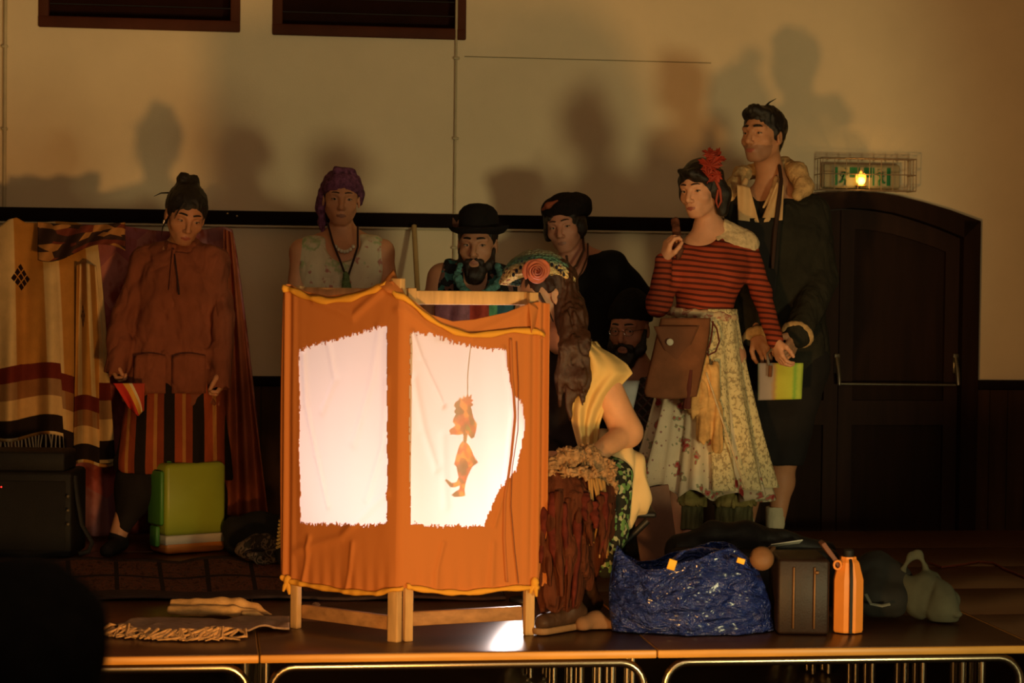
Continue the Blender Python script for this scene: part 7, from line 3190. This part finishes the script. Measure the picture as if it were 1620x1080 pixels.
# -- exit sign in a wire guard above the door
def exit_sign():
    v = WV
    t = thing('exit_sign', PV(1375, 290, v), 'green and white emergency exit sign with running figures above the door', 'sign')
    b = MB()
    a, c = PV(1294, 264, v - .05), PV(1424, 296, v - .05)
    u0, z1 = uz(1318, 263, v - .05)
    u1, z0 = uz(1406, 296, v - .05)
    ax_ = ax
    ctr = S((u0 + u1) / 2, v - .055, (z0 + z1) / 2)
    b.box(ctr + VD * .012, (u1 - u0 + .10, .055, z1 - z0 + .02), ax_, .006)
    b.build('sign_housing', mat('ivory_housing', (.36, .29, .17), .6), t)
    b = MB()
    b.box(ctr - VD * .018, (u1 - u0, .006, z1 - z0), ax_, .001)
    b.build('sign_face', mat('sign_cream', (.34, .31, .19), .5), t)
    gm = mat('sign_green', (.012, .13, .055), .4, bump=0)
    W, Hh = u1 - u0, z1 - z0

    def q(fx, fz, d=.024):
        return S(u0 + W * fx, v - .055 - d, z0 + Hh * fz)

    def rect(x0, z0_, x1, z1_, nm):
        bb = MB()
        bb.prism([q(x0, z0_), q(x1, z0_), q(x1, z1_), q(x0, z1_)], (0, 0, 0), VD * .003)
        bb.build(nm, gm, t, 0)
    rect(.0, .05, .055, .95, 'green_bar')
    rect(.27, .45, .45, .95, 'green_panel')
    rect(.52, .45, .66, .95, 'green_panel')
    rect(.68, .05, .705, .95, 'green_bar')
    rect(.93, .05, .995, .95, 'green_bar')
    for sx, cx in ((1, .17), (-1, .82)):
        def m2(x, z):
            return q(cx + sx * x, z)
        bb = MB()
        r_ = .0045
        bb.tube([m2(.035, .84), m2(.037, .86)], .0075, 8)
        bb.tube([m2(.02, .70), m2(-.01, .42)], [.008, .007], 8)
        bb.tube([m2(.02, .70), m2(.055, .58), m2(.075, .66)], r_, 8)
        bb.tube([m2(.015, .68), m2(-.03, .66), m2(-.055, .50)], r_, 8)
        bb.tube([m2(-.01, .42), m2(.03, .28), m2(.02, .06)], r_ * 1.2, 8)
        bb.tube([m2(-.01, .42), m2(-.045, .22), m2(-.08, .20)], r_ * 1.2, 8)
        bb.build('running_figure', gm, t)
    # lamp glowing in front of the sign
    l2 = thing('emergency_lamp', PV(1362, 290, v - .12), 'small glowing amber lamp in front of the exit sign', 'lamp')
    b = MB()
    c = PV(1362, 286, v - .115)
    b.ball(c, (.021, .018, .019), 14)
    b.build('bulb', emat('amber_bulb', (1.0, .50, .06), 9), l2)
    b = MB()
    for dx, hh in ((-.016, .020), (0, .034), (.016, .022)):
        b.ball(c + Vector((dx, .004, .016)), (.010, .009, hh), 12)
    b.build('bulb_tip', emat('amber_bulb_dim', (1.0, .33, .03), 2.2), l2)
    b = MB()
    b.lathe(c + Vector((0, 0, -.030)), [(.026, 0), (.028, .006), (.020, .012)], n=16)
    b.build('lamp_holder', mat('brass', (.45, .25, .08), .4, metal=.8, bump=0), l2)
    b = MB()
    b.tube([c + Vector((0, 0, -.028)), c + Vector((.0, .06, -.030)), PV(1362, 303, v - .09), PV(1362, 303, v - .002)], .005, 8)
    b.build('lamp_bracket', steel, l2)
    pl_ = bpy.data.lights.new('emergency_lamp_light', 'POINT')
    pl_.energy = .5
    pl_.color = (1, .5, .1)
    pl_.shadow_soft_size = .015
    po = bpy.data.objects.new('emergency_lamp_light', pl_)
    COL.objects.link(po)
    po.location = c + Vector((0, -.03, .0))
    # wire guard
    g = thing('wire_guard', PV(1378, 300, v), 'pale wire cage fixed to the wall around the exit sign', 'guard')
    wm = mat('cage_wire', (.30, .20, .12), .5, metal=.2, bump=0)
    gu0, gz1 = uz(1302, 249, v - .14)
    gu1, _ = uz(1450, 252, v - .14)
    _, gz0 = uz(1375, 301, v - .14)
    w0 = [v - .14, v - .004]

    def wire(pts, nm='wire', r_=.0022):
        bb = MB()
        bb.tube(pts, r_, 6)
        bb.build(nm, wm, g)
    for i in range(3):
        z = lerp(gz0, gz1, i / 2)
        wire([S(gu0, w0[1], z), S(gu0, w0[0], z), S(gu1, w0[0], z), S(gu1, w0[1], z)], r_=.0028)
    for i in range(9):
        u = lerp(gu0, gu1, i / 8)
        wire([S(u, w0[1], gz1), S(u, w0[0], gz1), S(u, w0[0], gz0), S(u, w0[1], gz0)])
    for i in range(1, 3):
        y = lerp(w0[0], w0[1], i / 3)
        for u in (gu0, gu1):
            wire([S(u, y, gz0), S(u, y, gz1)])
        for z in (gz0, gz1):
            wire([S(gu0, y, z), S(gu1, y, z)])


exit_sign()

# -- broom handle leaning on the wall
b = MB()
p0, p1 = PV(655, 357, WV - .06), PV(661, 470, WV - .25)
d = (p1 - p0).normalized()
k = (p0.z - .05) / -d.z
bot_ = p0 + d * k
bo = thing('broom', Vector((bot_.x, bot_.y, 0)), 'wooden broom handle leaning against the wall between kerchief and bowler hat', 'broom')
b.tube([bot_ + Vector((0, 0, 0)), p0], .0125, 12)
b.build('handle', mat('pale_broom_wood', (.42, .28, .12), .6, .3, .15, 5), bo)
b = MB()
b.box(bot_ + Vector((0, 0, -.005)), (.28, .06, .04), None, .01)
b.build('broom_head', lath2, bo)
b = MB()
b.box(bot_ + Vector((0, 0, -.034)), (.27, .05, .026), None, .004)
b.build('bristles', mat('dark_bristle', (.03, .02, .015), .9, bump=.8, bs=300), bo)

# -- folding chair beneath the puppeteer
ch = thing('folding_chair', Vector((P(950, 800, 7.5).x, 7.5, 0)), 'black folding chair carrying the seated person beside shadow screen', 'chair')
cm = mat('black_chair_frame', (.012, .010, .010), .45)
cx = P(952, 800, 7.52).x
sz = .365
b = MB()
b.box((cx + .01, 7.52, sz - .012), (.34, .36, .022), None, .008)
b.build('seat', cm, ch)
for y_ in (7.34, 7.70):
    b = MB()
    b.tube([(cx - .17, y_, .012), (cx + .15, y_, sz - .03)], .012, 10)
    b.build('leg', cm, ch)
    b = MB()
    b.tube([(cx + .22, y_, .012), (cx - .12, y_, sz - .03)], .012, 10)
    b.build('leg', cm, ch)

# -- pinkish cardboard leaning behind the blue bag
c = P(1037, 840, 8.25)
b = MB()
b.box(Vector((c.x, 8.25, .19)), (.15, .012, .36), (Vector((.97, .1, .16)).normalized(), Vector((-.1, .97, .2)).normalized(), Vector((-.16, -.2, .97)).normalized()), .003)
tag(b.build('cardboard_panel', mat('dusty_pink_board', (.19, .10, .07), .85, var=.15), None, loc=Vector((c.x, 8.25, 0))), 'dusty brown cardboard panel leaning behind the blue bag and folding chair', 'panel')
